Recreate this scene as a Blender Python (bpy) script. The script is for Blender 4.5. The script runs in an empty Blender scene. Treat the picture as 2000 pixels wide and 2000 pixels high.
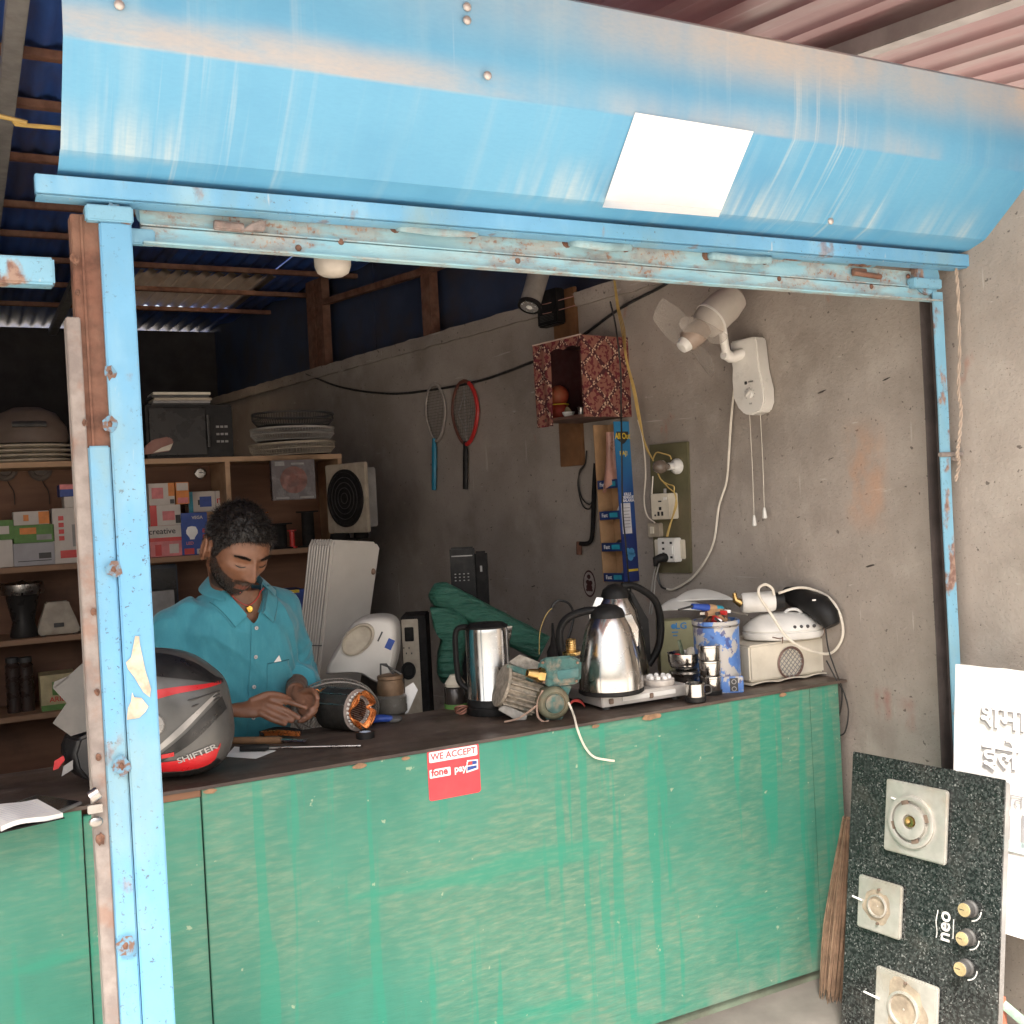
import bpy, bmesh, math, random
from mathutils import Vector, Matrix, Euler, noise
random.seed(7)
R = math.radians
scene = bpy.context.scene
# ------------------------------------------------------------------ camera
CAM_H = 1.58; YAW, PITCH, ROLL, FPX = R(27.338), R(-.677), R(-2.929), 2080.0
_f = Vector((math.sin(YAW)*math.cos(PITCH), math.cos(YAW)*math.cos(PITCH), math.sin(PITCH)))
_r0 = Vector((math.cos(YAW), -math.sin(YAW), 0)); _u0 = _r0.cross(_f)
_r = _r0*math.cos(ROLL)+_u0*math.sin(ROLL); _u = _u0*math.cos(ROLL)-_r0*math.sin(ROLL)
CAM = Vector((0, 0, CAM_H))
cd = bpy.data.cameras.new('camera'); cam = bpy.data.objects.new('camera', cd)
scene.collection.objects.link(cam); scene.camera = cam
M = Matrix((_r, _u, -_f)).transposed().to_4x4(); M.translation = CAM
cam.matrix_world = M
cd.sensor_width = 36; cd.lens = 36*FPX/2000; cd.clip_start = .05; cd.clip_end = 800
# ------------------------------------------------------------------ world, sun, exposure
SUN_EL, SUN_AZ = R(55), R(215)          # azimuth of the sun seen from the shop (clockwise from +Y): behind the camera, to the left
w = bpy.data.worlds.new('World'); scene.world = w; w.use_nodes = True
nt = w.node_tree; bg = nt.nodes['Background']
sky = nt.nodes.new('ShaderNodeTexSky'); sky.sky_type = 'NISHITA'; sky.sun_disc = False
sky.sun_elevation = SUN_EL; sky.sun_rotation = SUN_AZ; sky.air_density = 1.2; sky.dust_density = 6.0; sky.ozone_density = .6
hs = nt.nodes.new('ShaderNodeHueSaturation'); hs.inputs['Saturation'].default_value = .45
nt.links.new(sky.outputs[0], hs.inputs['Color']); nt.links.new(hs.outputs[0], bg.inputs[0]); bg.inputs[1].default_value = .15
sd = bpy.data.lights.new('sun', 'SUN'); sun = bpy.data.objects.new('sun', sd); scene.collection.objects.link(sun)
sd.energy = 4.0; sd.angle = R(12); sd.color = (1, .95, .88)
sdir = Vector((math.sin(SUN_AZ)*math.cos(SUN_EL), math.cos(SUN_AZ)*math.cos(SUN_EL), math.sin(SUN_EL)))
sun.rotation_euler = (-sdir).to_track_quat('-Z', 'Y').to_euler(); sun.location = sdir*20
vs = scene.view_settings; vs.view_transform = 'Standard'; vs.look = 'None'; vs.gamma = 1; vs.use_curve_mapping = False
vs.exposure = 1.3
# ------------------------------------------------------------------ pixel -> place helpers (2000 px photograph)
def ray(x, y): return _f+_r*((x-1000)/FPX)-_u*((y-1000)/FPX)
def at(x, y, X=None, Y=None, Z=None):
    d = ray(x, y)
    t = X/d.x if X is not None else Y/d.y if Y is not None else (Z-CAM_H)/d.z
    return CAM+d*t
def sc(P): return (Vector(P)-CAM).dot(_f)/FPX          # metres per photo pixel at P
W0 = Vector((2.52, 2.60, 0)); TH = R(9)                 # the side wall runs back 9 degrees off square
WD = Vector((-math.sin(TH), math.cos(TH), 0)); WN = Vector((-math.cos(TH), -math.sin(TH), 0))
def wl(x, y, off=0.0):
    d = ray(x, y); t = (WN.dot(W0)+off)/d.dot(WN); P = CAM+d*t
    return (P-W0).dot(WD), P.z
def WP(s, z, off=0.0):
    p = W0+WD*s+WN*off; return Vector((p.x, p.y, z))
def wmat(s, z, off=0.0):
    m = Matrix((-WD, -WN, Vector((0, 0, 1)))).transposed().to_4x4(); m.translation = WP(s, z, off); return m
CT = .944                                               # counter top height
CF, CB = 2.57, 3.03                                     # counter front and back
def P(x, y, Z=CT): return at(x, y, Z=Z)
# ------------------------------------------------------------------ mesh builder
class MB:
    def __init__(s, M=None): s.v = []; s.f = []; s.M = M or Matrix()
    def add(s, vs, fs, M=None):
        o = len(s.v); m = s.M @ M if M is not None else s.M
        s.v += [m @ Vector(p) for p in vs]; s.f += [tuple(i+o for i in f) for f in fs]; return s
    def box(s, c, d, M=None, tw=1.0):
        x, y, z = d[0]/2, d[1]/2, d[2]/2
        vs = [(c[0]+a*x*(tw if e > 0 else 1), c[1]+b*y*(tw if e > 0 else 1), c[2]+e*z) for e in (-1, 1) for b in (-1, 1) for a in (-1, 1)]
        return s.add(vs, [(0, 2, 3, 1), (4, 5, 7, 6), (0, 1, 5, 4), (2, 6, 7, 3), (0, 4, 6, 2), (1, 3, 7, 5)], M)
    def loft(s, rings, M=None, cap=True, closed=False):
        n = len(rings[0]); vs = [p for r in rings for p in r]; fs = []
        m = len(rings)
        for i in range(m if closed else m-1):
            for j in range(n):
                a, b = i*n+j, i*n+(j+1) % n; c = (i+1) % m*n
                fs.append((a, b, c+(j+1) % n, c+j))
        if cap and not closed: fs += [tuple(range(n-1, -1, -1)), tuple(range((m-1)*n, m*n))]
        return s.add(vs, fs, M)
    def lathe(s, prof, n=24, M=None, cap=True, a0=0, sx=1, sy=1):
        return s.loft([[(r*sx*math.cos(a0+2*math.pi*j/n), r*sy*math.sin(a0+2*math.pi*j/n), z) for j in range(n)] for r, z in prof], M, cap)
    def tube(s, pts, r, n=8, M=None, flat=None):
        pts = [Vector(p) for p in pts]; k = len(pts); rs = r if isinstance(r, (list, tuple)) else [r]*k
        rings = []; nx = None
        for i, p in enumerate(pts):
            t = (pts[min(i+1, k-1)]-pts[max(i-1, 0)]).normalized()
            if nx is None: nx = t.orthogonal().normalized() if flat is None else (Vector(flat)-t*t.dot(Vector(flat))).normalized()
            nx = (nx-t*nx.dot(t)).normalized(); ny = t.cross(nx)
            rr = rs[i] if isinstance(rs[i], (list, tuple)) else (rs[i], rs[i])
            rings.append([p+nx*(rr[0]*math.cos(2*math.pi*j/n))+ny*(rr[1]*math.sin(2*math.pi*j/n)) for j in range(n)])
        return s.loft(rings, M)
    def cyl(s, a, b, r, r2=None, n=20, M=None): return s.tube([a, b], [r, r if r2 is None else r2], n, M)
    def sph(s, c, r, n=16, m=10, M=None):
        r = (r, r, r) if not isinstance(r, (list, tuple)) else r
        vs = [(c[0], c[1], c[2]-r[2])]
        for i in range(1, m):
            a = -math.pi/2+math.pi*i/m
            vs += [(c[0]+r[0]*math.cos(a)*math.cos(2*math.pi*j/n), c[1]+r[1]*math.cos(a)*math.sin(2*math.pi*j/n), c[2]+r[2]*math.sin(a)) for j in range(n)]
        vs.append((c[0], c[1], c[2]+r[2])); fs = []
        for j in range(n):
            fs.append((0, 1+(j+1) % n, 1+j)); L = len(vs)-1; b = 1+(m-2)*n
            fs.append((L, b+j, b+(j+1) % n))
            for i in range(m-2):
                a = 1+i*n; fs.append((a+j, a+(j+1) % n, a+n+(j+1) % n, a+n+j))
        return s.add(vs, fs, M)
    def prism(s, poly, y0, y1, M=None):                  # polygon in local XZ, thickness along Y
        n = len(poly); vs = [(x, y0, z) for x, z in poly]+[(x, y1, z) for x, z in poly]
        fs = [tuple(range(n)), tuple(range(2*n-1, n-1, -1))]+[(i, i+n, (i+1) % n+n, (i+1) % n) for i in range(n)]
        return s.add(vs, fs, M)
    def grid(s, fn, nu, nv, M=None, thick=None):
        vs = [fn(i/nu, j/nv) for j in range(nv+1) for i in range(nu+1)]; n = nu+1
        fs = [(j*n+i, j*n+i+1, (j+1)*n+i+1, (j+1)*n+i) for j in range(nv) for i in range(nu)]
        if thick:
            t = Vector(thick); k = len(vs); vs = vs+[Vector(p)+t for p in vs]
            fs += [tuple(i+k for i in reversed(f)) for f in list(fs)]
            ed = [j*n for j in range(nv+1)]; 
            b = [i for i in range(n)]+[j*n+n-1 for j in range(1, nv+1)]+[nv*n+i for i in range(n-2, -1, -1)]+[j*n for j in range(nv-1, 0, -1)]
            fs += [(b[i], b[i]+k, b[(i+1) % len(b)]+k, b[(i+1) % len(b)]) for i in range(len(b))]
        return s.add(vs, fs, M)
    def mesh(s, name, bevel=0, smooth=40):
        me = bpy.data.meshes.new(name); me.from_pydata([tuple(p) for p in s.v], [], s.f)
        bm = bmesh.new(); bm.from_mesh(me)
        bmesh.ops.recalc_face_normals(bm, faces=bm.faces)
        if bevel: bmesh.ops.bevel(bm, geom=[e for e in bm.edges if e.is_manifold and e.calc_face_angle(0) > .5], offset=bevel, segments=2, affect='EDGES', clamp_overlap=True)
        bm.to_mesh(me); bm.free()
        if smooth:
            me.shade_smooth(); me.set_sharp_from_angle(angle=R(smooth))
        return me
    def build(s, name, mat, parent=None, bevel=0, smooth=40, world=False):
        me = s.mesh(name, bevel, smooth); return put(name, me, mat, parent, world)
def put(name, me, mat, parent=None, world=False):
    if mat is not None: me.materials.append(mat)
    o = bpy.data.objects.new(name, me); scene.collection.objects.link(o)
    if parent is not None:
        o.parent = parent
        if world: me.transform(world_of(parent).inverted())
    return o
WM = {}
def world_of(o): return WM[o.name]
def thing(name, label, cat, M=None, group=None):
    o = bpy.data.objects.new(name, None); scene.collection.objects.link(o); o.empty_display_size = .05
    M = M if M is not None else Matrix(); M = Matrix.Translation(M) if isinstance(M, Vector) else M
    o.matrix_world = M; WM[o.name] = M.copy(); return tag(o, label, cat, group)
def tag(o, label, cat, group=None, kind=None):
    if label: o['label'] = label
    if cat: o['category'] = cat
    if group: o['group'] = group
    if kind: o['kind'] = kind
    return o
def TR(x, y, z, rz=0, rx=0, ry=0): return Matrix.Translation((x, y, z)) @ Euler((rx, ry, rz), 'XYZ').to_matrix().to_4x4()
def TP(p, rz=0, rx=0, ry=0): return TR(p[0], p[1], p[2], rz, rx, ry)
def dup(o, parent=None, M=None, label=None):
    c = o.copy(); scene.collection.objects.link(c)
    if parent is not None: c.parent = parent
    if M is not None: c.matrix_world = M; WM[c.name] = M.copy()
    if label: c['label'] = label
    for ch in [q for q in bpy.data.objects if q.parent == o]: dup(ch, c)
    return c
def curve(pts, k=6):                                     # Catmull-Rom through points
    pts = [Vector(p) for p in pts]; q = [2*pts[0]-pts[1]]+pts+[2*pts[-1]-pts[-2]]; out = []
    for i in range(1, len(q)-2):
        for j in range(k):
            t = j/k; a, b, c, d = q[i-1:i+3]
            out.append(.5*((2*b)+(c-a)*t+(2*a-5*b+4*c-d)*t*t+(3*b-a-3*c+d)*t**3))
    return out+[pts[-1]]
def text(parent, s, size, mat, M, name='lettering', align='CENTER', sx=1.0, bold=0, ext=.0003):
    """lettering in the local XZ plane of M, reading towards local -Y"""
    cu = bpy.data.curves.new(name, 'FONT'); cu.body = s; cu.size = size; cu.align_x = align; cu.align_y = 'CENTER'; cu.extrude = ext; cu.offset = bold
    cu.resolution_u = 3
    o = bpy.data.objects.new('tmp', cu); scene.collection.objects.link(o)
    me = bpy.data.meshes.new_from_object(o.evaluated_get(bpy.context.evaluated_depsgraph_get())); bpy.data.objects.remove(o)
    me.transform(M @ Matrix.Rotation(R(90), 4, 'X') @ Matrix.Diagonal((sx, 1, 1, 1))); me.name = name
    me.materials.clear()
    return put(name, me, mat, parent)
# ------------------------------------------------------------------ materials
class N:
    def __init__(s, name):
        s.m = bpy.data.materials.new(name); s.m.use_nodes = True; s.t = s.m.node_tree; s.b = s.t.nodes['Principled BSDF']
        s.co = s.t.nodes.new('ShaderNodeTexCoord').outputs['Object']
    def n(s, t): return s.t.nodes.new(t)
    def l(s, a, b): s.t.links.new(a, b)
    def noise(s, scale=5, lo=.4, hi=.6, stretch=(1, 1, 1), detail=5, off=(0, 0, 0), rough=.6):
        mp = s.n('ShaderNodeMapping'); s.l(s.co, mp.inputs[0]); mp.inputs['Scale'].default_value = stretch; mp.inputs['Location'].default_value = off
        t = s.n('ShaderNodeTexNoise'); t.inputs['Scale'].default_value = scale; t.inputs['Detail'].default_value = detail; t.inputs['Roughness'].default_value = rough
        s.l(mp.outputs[0], t.inputs[0]); return s.ramp(t.outputs[0], lo, hi)
    def voro(s, scale=5, lo=.4, hi=.6, stretch=(1, 1, 1)):
        mp = s.n('ShaderNodeMapping'); s.l(s.co, mp.inputs[0]); mp.inputs['Scale'].default_value = stretch
        t = s.n('ShaderNodeTexVoronoi'); t.inputs['Scale'].default_value = scale; s.l(mp.outputs[0], t.inputs['Vector']); return s.ramp(t.outputs['Distance'], lo, hi)
    def ramp(s, v, lo, hi, a=0., b=1.):
        r = s.n('ShaderNodeMapRange'); r.interpolation_type = 'SMOOTHSTEP'; s.l(v, r.inputs[0])
        r.inputs[1].default_value = min(lo, hi); r.inputs[2].default_value = max(lo, hi)
        r.inputs[3].default_value = a if lo < hi else b; r.inputs[4].default_value = b if lo < hi else a; return r.outputs[0]
    def ax(s, i, lo, hi):
        x = s.n('ShaderNodeSeparateXYZ'); s.l(s.co, x.inputs[0]); return s.ramp(x.outputs[i], lo, hi)
    def op(s, a, b, o='MULTIPLY'):
        m = s.n('ShaderNodeMath'); m.operation = o
        for i, q in enumerate((a, b)):
            if isinstance(q, (int, float)): m.inputs[i].default_value = q
            else: s.l(q, m.inputs[i])
        return m.outputs[0]
    def mix(s, a, b, f):
        m = s.n('ShaderNodeMix'); m.data_type = 'RGBA'
        for i, q in ((6, a), (7, b)):
            if isinstance(q, tuple): m.inputs[i].default_value = (*q, 1)
            else: s.l(q, m.inputs[i])
        if isinstance(f, (int, float)): m.inputs[0].default_value = f
        else: s.l(f, m.inputs[0])
        return m.outputs[2]
    def fin(s, col, rough=.6, metal=0., bump=None, bs=.3, bd=.002, **kw):
        if isinstance(col, tuple): s.b.inputs['Base Color'].default_value = (*col, 1)
        else: s.l(col, s.b.inputs['Base Color'])
        for k, v in (('Roughness', rough), ('Metallic', metal)):
            if isinstance(v, (int, float)): s.b.inputs[k].default_value = v
            else: s.l(v, s.b.inputs[k])
        for k, v in kw.items(): s.b.inputs[k.replace('_', ' ')].default_value = v
        if bump is not None:
            b = s.n('ShaderNodeBump'); b.inputs['Strength'].default_value = bs; b.inputs['Distance'].default_value = bd
            s.l(bump, b.inputs['Height']); s.l(b.outputs[0], s.b.inputs['Normal'])
        return s.m
def hx(h): 
    c = [int(h[i:i+2], 16)/255 for i in (0, 2, 4)]
    return tuple(x/12.92 if x < .04045 else ((x+.055)/1.055)**2.4 for x in c)
def dk(c, k): return tuple(x*k for x in c)
_mc = {}
def mat(name, c, rough=.55, metal=0., var=.25, scale=12, dirt=0., dirtc=(.16, .12, .09), bump=.15, **kw):
    """plain painted / plastic / metal surface with mottling, a little grime and fine relief"""
    if name in _mc: return _mc[name]
    q = N(name); n1 = q.noise(scale, .3, .7)
    col = q.mix(dk(c, 1-var), tuple(min(.95, x*(1+var*.5)) for x in c), n1)
    if dirt: col = q.mix(col, dirtc, q.op(q.noise(scale*.6, .45, .75, off=(3, 1, 2)), dirt))
    r = q.ramp(q.noise(scale*2, .3, .7, off=(5, 5, 5)), 0, 1, max(.04, rough-.08), min(1, rough+.1))
    _mc[name] = q.fin(col, r, metal, q.noise(scale*8, .2, .8), bump, .001, **kw); return _mc[name]
# ------------------------------------------------------------------ shared materials
STEEL = mat('steel', (.58, .555, .525), .22, 1., .05, 5, .08, (.4, .34, .28), .0)
STEELD = mat('steel_dull', (.45, .43, .41), .32, 1., .2, 20, .3, (.2, .16, .13), .06)
BLACK = mat('black_plastic', (.012, .0115, .0115), .5, 0, .3, 20, .15, (.05, .042, .036), .1, Specular_IOR_Level=.25)
BLACKM = mat('black_matte', (.013, .012, .012), .75, 0, .3, 20, .2, (.05, .042, .034), .15, Specular_IOR_Level=.2)
DARK = mat('dark_grey', (.05, .048, .046), .55, 0, .3, 15, .3, (.12, .1, .08), .1)
GREY = mat('grey_plastic', (.28, .27, .26), .5, 0, .2, 15, .35, (.16, .13, .1), .1)
WHITE = mat('white_plastic', (.72, .70, .66), .4, 0, .08, 10, .3, (.36, .30, .24), .06)
CREAM = mat('cream_plastic', (.66, .60, .49), .45, 0, .1, 10, .35, (.33, .26, .19), .06)
CREAMD = mat('dusty_cream', (.42, .36, .28), .6, 0, .2, 14, .5, (.2, .15, .11), .1)
PAPER = mat('paper', (.82, .80, .77), .8, 0, .04, 30, .05, (.5, .42, .35), .05)
CARD = mat('cardboard', (.42, .25, .13), .85, 0, .15, 18, .2, (.25, .15, .08), .1)
RED = mat('red_paint', (.55, .035, .03), .4, 0, .2, 15, .15, (.2, .06, .05), .05)
ORANGE = mat('orange_print', (.65, .22, .05), .6, 0, .15, 25, .1)
GREENP = mat('green_print', (.10, .22, .05), .6, 0, .2, 25, .1)
BLUEP = mat('blue_print', (.02, .06, .28), .5, 0, .2, 25, .1)
CYANP = mat('cyan_print', (.02, .30, .42), .5, 0, .2, 25, .1)
YELLOWP = mat('yellow_print', (.70, .50, .04), .6, 0, .15, 25, .1)
PINKP = mat('pink_print', (.62, .20, .20), .6, 0, .2, 25, .1)
BRASS = mat('brass', (.55, .36, .14), .33, 1., .2, 20, .3, (.2, .12, .06), .1)
COPPER = mat('copper', (.72, .24, .07), .3, .75, .25, 60, .15, (.3, .1, .03), .3)
WIREW = mat('white_wire', (.72, .66, .56), .5, 0, .1, 20, .25, (.4, .3, .22))
WIREK = mat('black_wire', (.02, .02, .02), .45, 0, .2, 20, .3, (.1, .08, .06))
WIREY = mat('yellow_wire', (.55, .38, .12), .5, 0, .15, 20, .3, (.3, .2, .1))
WIREG = mat('grey_wire', (.35, .33, .30), .5, 0, .15, 20, .3, (.2, .16, .12))
WIRER = mat('red_wire', (.5, .06, .05), .5, 0, .15, 20, .2)
WOOD = mat('wood', (.20, .095, .04), .65, 0, .35, 9, .3, (.06, .035, .02), .3)
GLASSD = mat('smoky_glass', (.025, .023, .022), .3, 0, .1, 6, .15, (.07, .06, .05), .02, Specular_IOR_Level=.3)
def m_rust():
    q = N('rust'); a = q.noise(30, .3, .7); b = q.noise(7, .4, .65, off=(2, 3, 1))
    c = q.mix(q.mix((.10, .042, .026), (.19, .083, .052), a), (.26, .15, .10), q.op(b, .5))
    return q.fin(c, .8, 0, q.noise(60, .2, .8), .4, .001)
RUST = m_rust()
def m_rustgrey():
    q = N('rusty_grey_angle'); c = q.mix((.20, .165, .15), (.30, .26, .235), q.noise(25, .3, .7)); c = q.mix(c, (.25, .11, .06), q.op(q.noise(14, .5, .7), .5))
    return q.fin(c, .75, 0, q.noise(60, .2, .8), .3, .001)
RUSTG = m_rustgrey()
def m_bluepost(name, base=(.125, .325, .50), rust=.6, lo=.62):
    q = N(name); c = q.mix(base, tuple(x*1.2 for x in base), q.noise(3, .3, .7)); c = q.mix(c, (.42, .60, .62), q.op(q.noise(6, .5, .75, (1, 1, .35)), .35))
    sp = q.noise(120, .63, .68, off=(1, 4, 2), detail=3); c = q.mix(c, (.07, .08, .10), q.op(q.op(sp, q.noise(6, .4, .6, (1, 1, .4), 3, (5, 5, 1))), .8)); c = q.mix(c, (.26, .36, .33), q.op(q.noise(5, .48, .75, (1, 1, .5), 7, (8, 2, 4)), .6)); c = q.mix(c, (.55, .55, .52), q.op(q.noise(45, .68, .72, (1, 1, .15), 3, (2, 6, 6)), .5))
    ru = q.noise(11, lo, lo+.08, (1, 1, .6), 8); c = q.mix(c, q.mix((.20, .08, .04), (.34, .2, .13), q.noise(50, .4, .6)), q.op(ru, rust))
    return q.fin(c, q.ramp(ru, 0, 1, .42, .85), 0, q.noise(40, .3, .7), .2, .001)
BLUEPOST = m_bluepost('blue_painted_steel')
BLUERUST = m_bluepost('blue_paint_rusting', (.17, .365, .49), .9, .53)
def m_bar():
    q = N('rusty_shutter_bar'); c = q.mix((.24, .46, .55), (.36, .56, .60), q.noise(5, .3, .7, (1, 1, 3)))
    ru = q.op(q.noise(16, .40, .58, (.55, 1, 1.6), 9), q.noise(2.2, .22, .5, (1, 1, 1), 3, (4, 4, 4)))
    fine = q.noise(90, .55, .62, detail=3); ru = q.op(ru, q.op(q.op(fine, .45), .55, 'ADD'))
    c = q.mix(c, q.mix((.24, .10, .05), (.42, .30, .22), q.noise(40, .35, .65)), q.op(ru, .95))
    return q.fin(c, .7, 0, q.noise(50, .3, .7), .3, .001)
BARM = m_bar()
def m_hood():
    # local origin: rail, z up from the rail's top
    q = N('weathered_blue_sheet')
    c = q.mix((.075, .275, .47), (.12, .355, .545), q.noise(1.6, .3, .7)); c = q.mix(c, (.25, .42, .53), q.op(q.noise(14, .48, .8, (1, .05, .05), 6), .6))
    st = q.noise(42, .54, .72, (1, .025, .025), 3, (2, 0, 0)); st = q.op(st, q.noise(2.2, .48, .66, (1, .5, .4), 3, (6, 1, 3)))
    c = q.mix(c, (.55, .58, .55), q.op(st, .7))
    up = q.op(q.ax(2, .23, .36), q.op(q.ax(0, .3, 1.5), 1.0)); patch = q.op(q.op(q.noise(3.0, .25, .6, (1, .2, .5), 5, (1, 7, 0)), .55), .45, 'ADD')
    c = q.mix(c, (.47, .40, .34), q.op(q.op(up, patch), .95))            # tan dust lying on the upper sheet
    band = q.op(q.op(q.ax(2, .168, .175), q.ax(2, .25, .19)), q.ax(0, 1.05, .5))
    c = q.mix(c, (.46, .39, .34), q.op(q.op(band, q.noise(9, .2, .6, (.6, 1, 1.5), 7)), .8))
    b2 = q.op(q.op(q.ax(2, .17, .18), q.ax(2, .26, .18)), q.noise(3, .38, .72, (1, 1, .2), 5, (9, 0, 0))); c = q.mix(c, (.48, .43, .39), q.op(b2, .6)); dl_ = q.op(q.op(q.ax(2, .115, .03), q.ax(2, .02, .035)), q.noise(2.5, .45, .62, (1, .1, .1), 5, (0, 3, 0))); c = q.mix(c, (.46, .52, .52), q.op(dl_, q.noise(30, .3, .7, (1, .04, .04), 4)))
    sc_ = q.noise(50, .70, .76, (.6, .02, .02), 2, (4, 2, 8)); c = q.mix(c, (.5, .58, .62), q.op(sc_, .5)); gr_ = q.noise(200, .3, .8, (.3, 1, 1), 3); c = q.mix(c, (.08, .26, .45), q.op(gr_, .18))
    spots = q.noise(7, .74, .78, (1, 1, 1), 4, (3, 9, 2)); c = q.mix(c, (.55, .47, .40), q.op(spots, .8))
    return q.fin(c, q.ramp(up, 0, 1, .5, .7), 0, q.noise(1.3, .2, .8, (1, 1, 1), 2), .25, .012)
HOOD = m_hood()
def m_green():
    q = N('worn_green_paint')
    c = q.mix((.022, .17, .118), (.042, .235, .165), q.noise(2.2, .3, .7, (1, 1, .7)))
    worn = q.op(q.noise(1.3, .36, .58, (1, 1, .75), 4, (2, 0, 1)), 1.0)
    grain = q.noise(55, .42, .62, (.35, 1, 1.7), 8, (0, 0, 5)); pale = q.mix((.085, .205, .14), (.165, .265, .18), q.noise(40, .35, .7, (.35, 1, 1.7)))
    c = q.mix(c, pale, q.op(worn, q.op(q.op(grain, .55), .45, 'ADD')))
    brush = q.noise(9, .54, .60, (1.6, 1, .10), 3, (3, 0, 0)); c = q.mix(c, (.012, .24, .155), q.op(brush, .6))
    brush2 = q.noise(6, .57, .66, (.2, 1, 1.2), 4, (8, 0, 2)); c = q.mix(c, (.014, .25, .16), q.op(brush2, .55))
    sp = q.noise(26, .68, .72, (1, 1, 1), 3, (7, 2, 1)); c = q.mix(c, (.30, .38, .26), q.op(sp, .8))
    low = q.op(q.ax(2, .16, .0), .5); c = q.mix(c, (.33, .29, .23), q.op(low, q.noise(8, .35, .65)))
    return q.fin(c, .55, 0, q.noise(60, .3, .7, (.3, 1, 1.5)), .35, .0015)
GREEN = m_green()
def m_ctop():
    q = N('worn_dark_counter_top'); c = q.mix((.035, .022, .016), (.085, .058, .043), q.noise(7, .3, .7, (.3, 1.5, 1), 7))
    c = q.mix(c, (.15, .115, .09), q.op(q.noise(3, .45, .7), .55)); c = q.mix(c, (.25, .21, .17), q.op(q.noise(45, .66, .72, (.25, 1, 1)), .6))
    return q.fin(c, q.ramp(q.noise(5, .3, .7), 0, 1, .4, .75), 0, q.noise(40, .3, .7, (.4, 1, 1)), .3, .001)
CTOP = m_ctop()
def m_wall():
    q = N('grey_cement_plaster')
    c = q.mix((.27, .23, .195), (.40, .35, .305), q.noise(1.5, .3, .7, (1, 1, 1), 6)); c = q.mix(c, (.47, .42, .37), q.op(q.noise(4, .5, .75, off=(5, 1, 1)), .5))
    c = q.mix(c, (.17, .145, .12), q.op(q.noise(2.4, .55, .75, off=(1, 8, 3)), .5))
    c = q.mix(c, (.55, .51, .46), q.op(q.noise(26, .68, .73, (.3, .3, 1.1), 3, (3, 3, 3)), .55))
    pit = q.noise(42, .68, .71, (1, 1, 1), 2, (9, 2, 4)); c = q.mix(c, (.06, .045, .04), q.op(pit, .7))
    sp = q.noise(130, .63, .68, detail=2); c = q.mix(c, (.10, .08, .07), q.op(sp, .45))
    red = q.op(q.noise(5, .66, .72, (1, 1, .5), 4, (2, 6, 9)), .5); c = q.mix(c, (.36, .14, .09), red)
    for (px, py, rx, rz, cc, k) in ((1690, 930, .075, .16, (.50, .27, .16), .55), (1725, 1375, .03, .05, (.30, .09, .07), .6), (1770, 1395, .03, .05, (.30, .09, .07), .5), (1660, 1450, .22, .10, (.20, .16, .14), .5), (1450, 860, .5, .5, (.20, .165, .14), .35)):
        s_, z_ = wl(px, py); x_ = -s_
        m_ = q.op(q.op(q.ax(0, x_-rx*1.3, x_-rx*.5), q.ax(0, x_+rx*1.3, x_+rx*.5)), q.op(q.ax(2, z_-rz*1.3, z_-rz*.5), q.ax(2, z_+rz*1.3, z_+rz*.5)))
        c = q.mix(c, cc, q.op(q.op(m_, q.noise(11, .35, .65, (1, 1, .6), 7, (px*.01, 1, 2))), k))
    for sc2, st2, o2 in ((30, (.06, 1, 1.0), 3), (26, (1.0, 1, .08), 8)): c = q.mix(c, (.52, .47, .42), q.op(q.noise(sc2, .69, .72, st2, 2, (o2, o2, o2)), .45))
    b = q.op(q.noise(9, .2, .8, detail=8), q.op(q.noise(90, .2, .8), .35), 'ADD'); b = q.op(b, q.op(pit, -.4), 'ADD')
    return q.fin(c, .88, 0, b, .5, .006)
WALLM = m_wall()
def m_ground():
    q = N('dusty_concrete'); c = q.mix((.46, .405, .345), (.60, .545, .48), q.noise(1.1, .3, .7, detail=9)); c = q.mix(c, (.36, .31, .26), q.op(q.noise(11, .5, .72), .5))
    return q.fin(c, .9, 0, q.noise(25, .2, .8, detail=8), .5, .006)
GROUND = m_ground()
def m_sheet(name, a, b, d):
    q = N(name); c = q.mix(a, b, q.noise(3, .3, .7)); c = q.mix(c, d, q.op(q.noise(5, .42, .7, (1, .3, 1), off=(2, 2, 2)), .7))
    return q.fin(c, .5, .0, q.noise(30, .3, .7), .1, .001)
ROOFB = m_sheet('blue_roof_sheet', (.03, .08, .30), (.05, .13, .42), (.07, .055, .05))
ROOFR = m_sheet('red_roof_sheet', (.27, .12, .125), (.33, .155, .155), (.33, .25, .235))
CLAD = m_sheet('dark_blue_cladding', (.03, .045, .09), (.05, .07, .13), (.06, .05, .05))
def m_wood_shelf(name, a, b):
    q = N(name); c = q.mix(a, b, q.noise(6, .3, .7, (.3, 1, 2), 6)); c = q.mix(c, dk(a, .4), q.op(q.noise(3, .5, .7, off=(4, 4, 4)), .6))
    return q.fin(c, .65, 0, q.noise(30, .3, .7, (.3, 1, 1)), .2, .001)
PLY = m_wood_shelf('brown_plywood', (.13, .055, .028), (.20, .095, .05))
PLYE = m_wood_shelf('pale_plywood_edge', (.34, .20, .11), (.46, .30, .18))
# ------------------------------------------------------------------ ground and floor
def sheet(name, x0, x1, y0, y1, z, m, n=1):
    b = MB(); b.grid(lambda u, v: (x0+(x1-x0)*u, y0+(y1-y0)*v, z), n, n); o = b.build(name, m, smooth=0); o['kind'] = 'structure'; return o
sheet('ground', -250, 250, -300, 250, 0, GROUND, 4)
sheet('shop_floor', -1.7, 2.7, 2.3, 8.2, .006, mat('shop_floor_cement', (.17, .15, .13), .85, 0, .3, 3, .4, (.08, .07, .06), .3))
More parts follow.
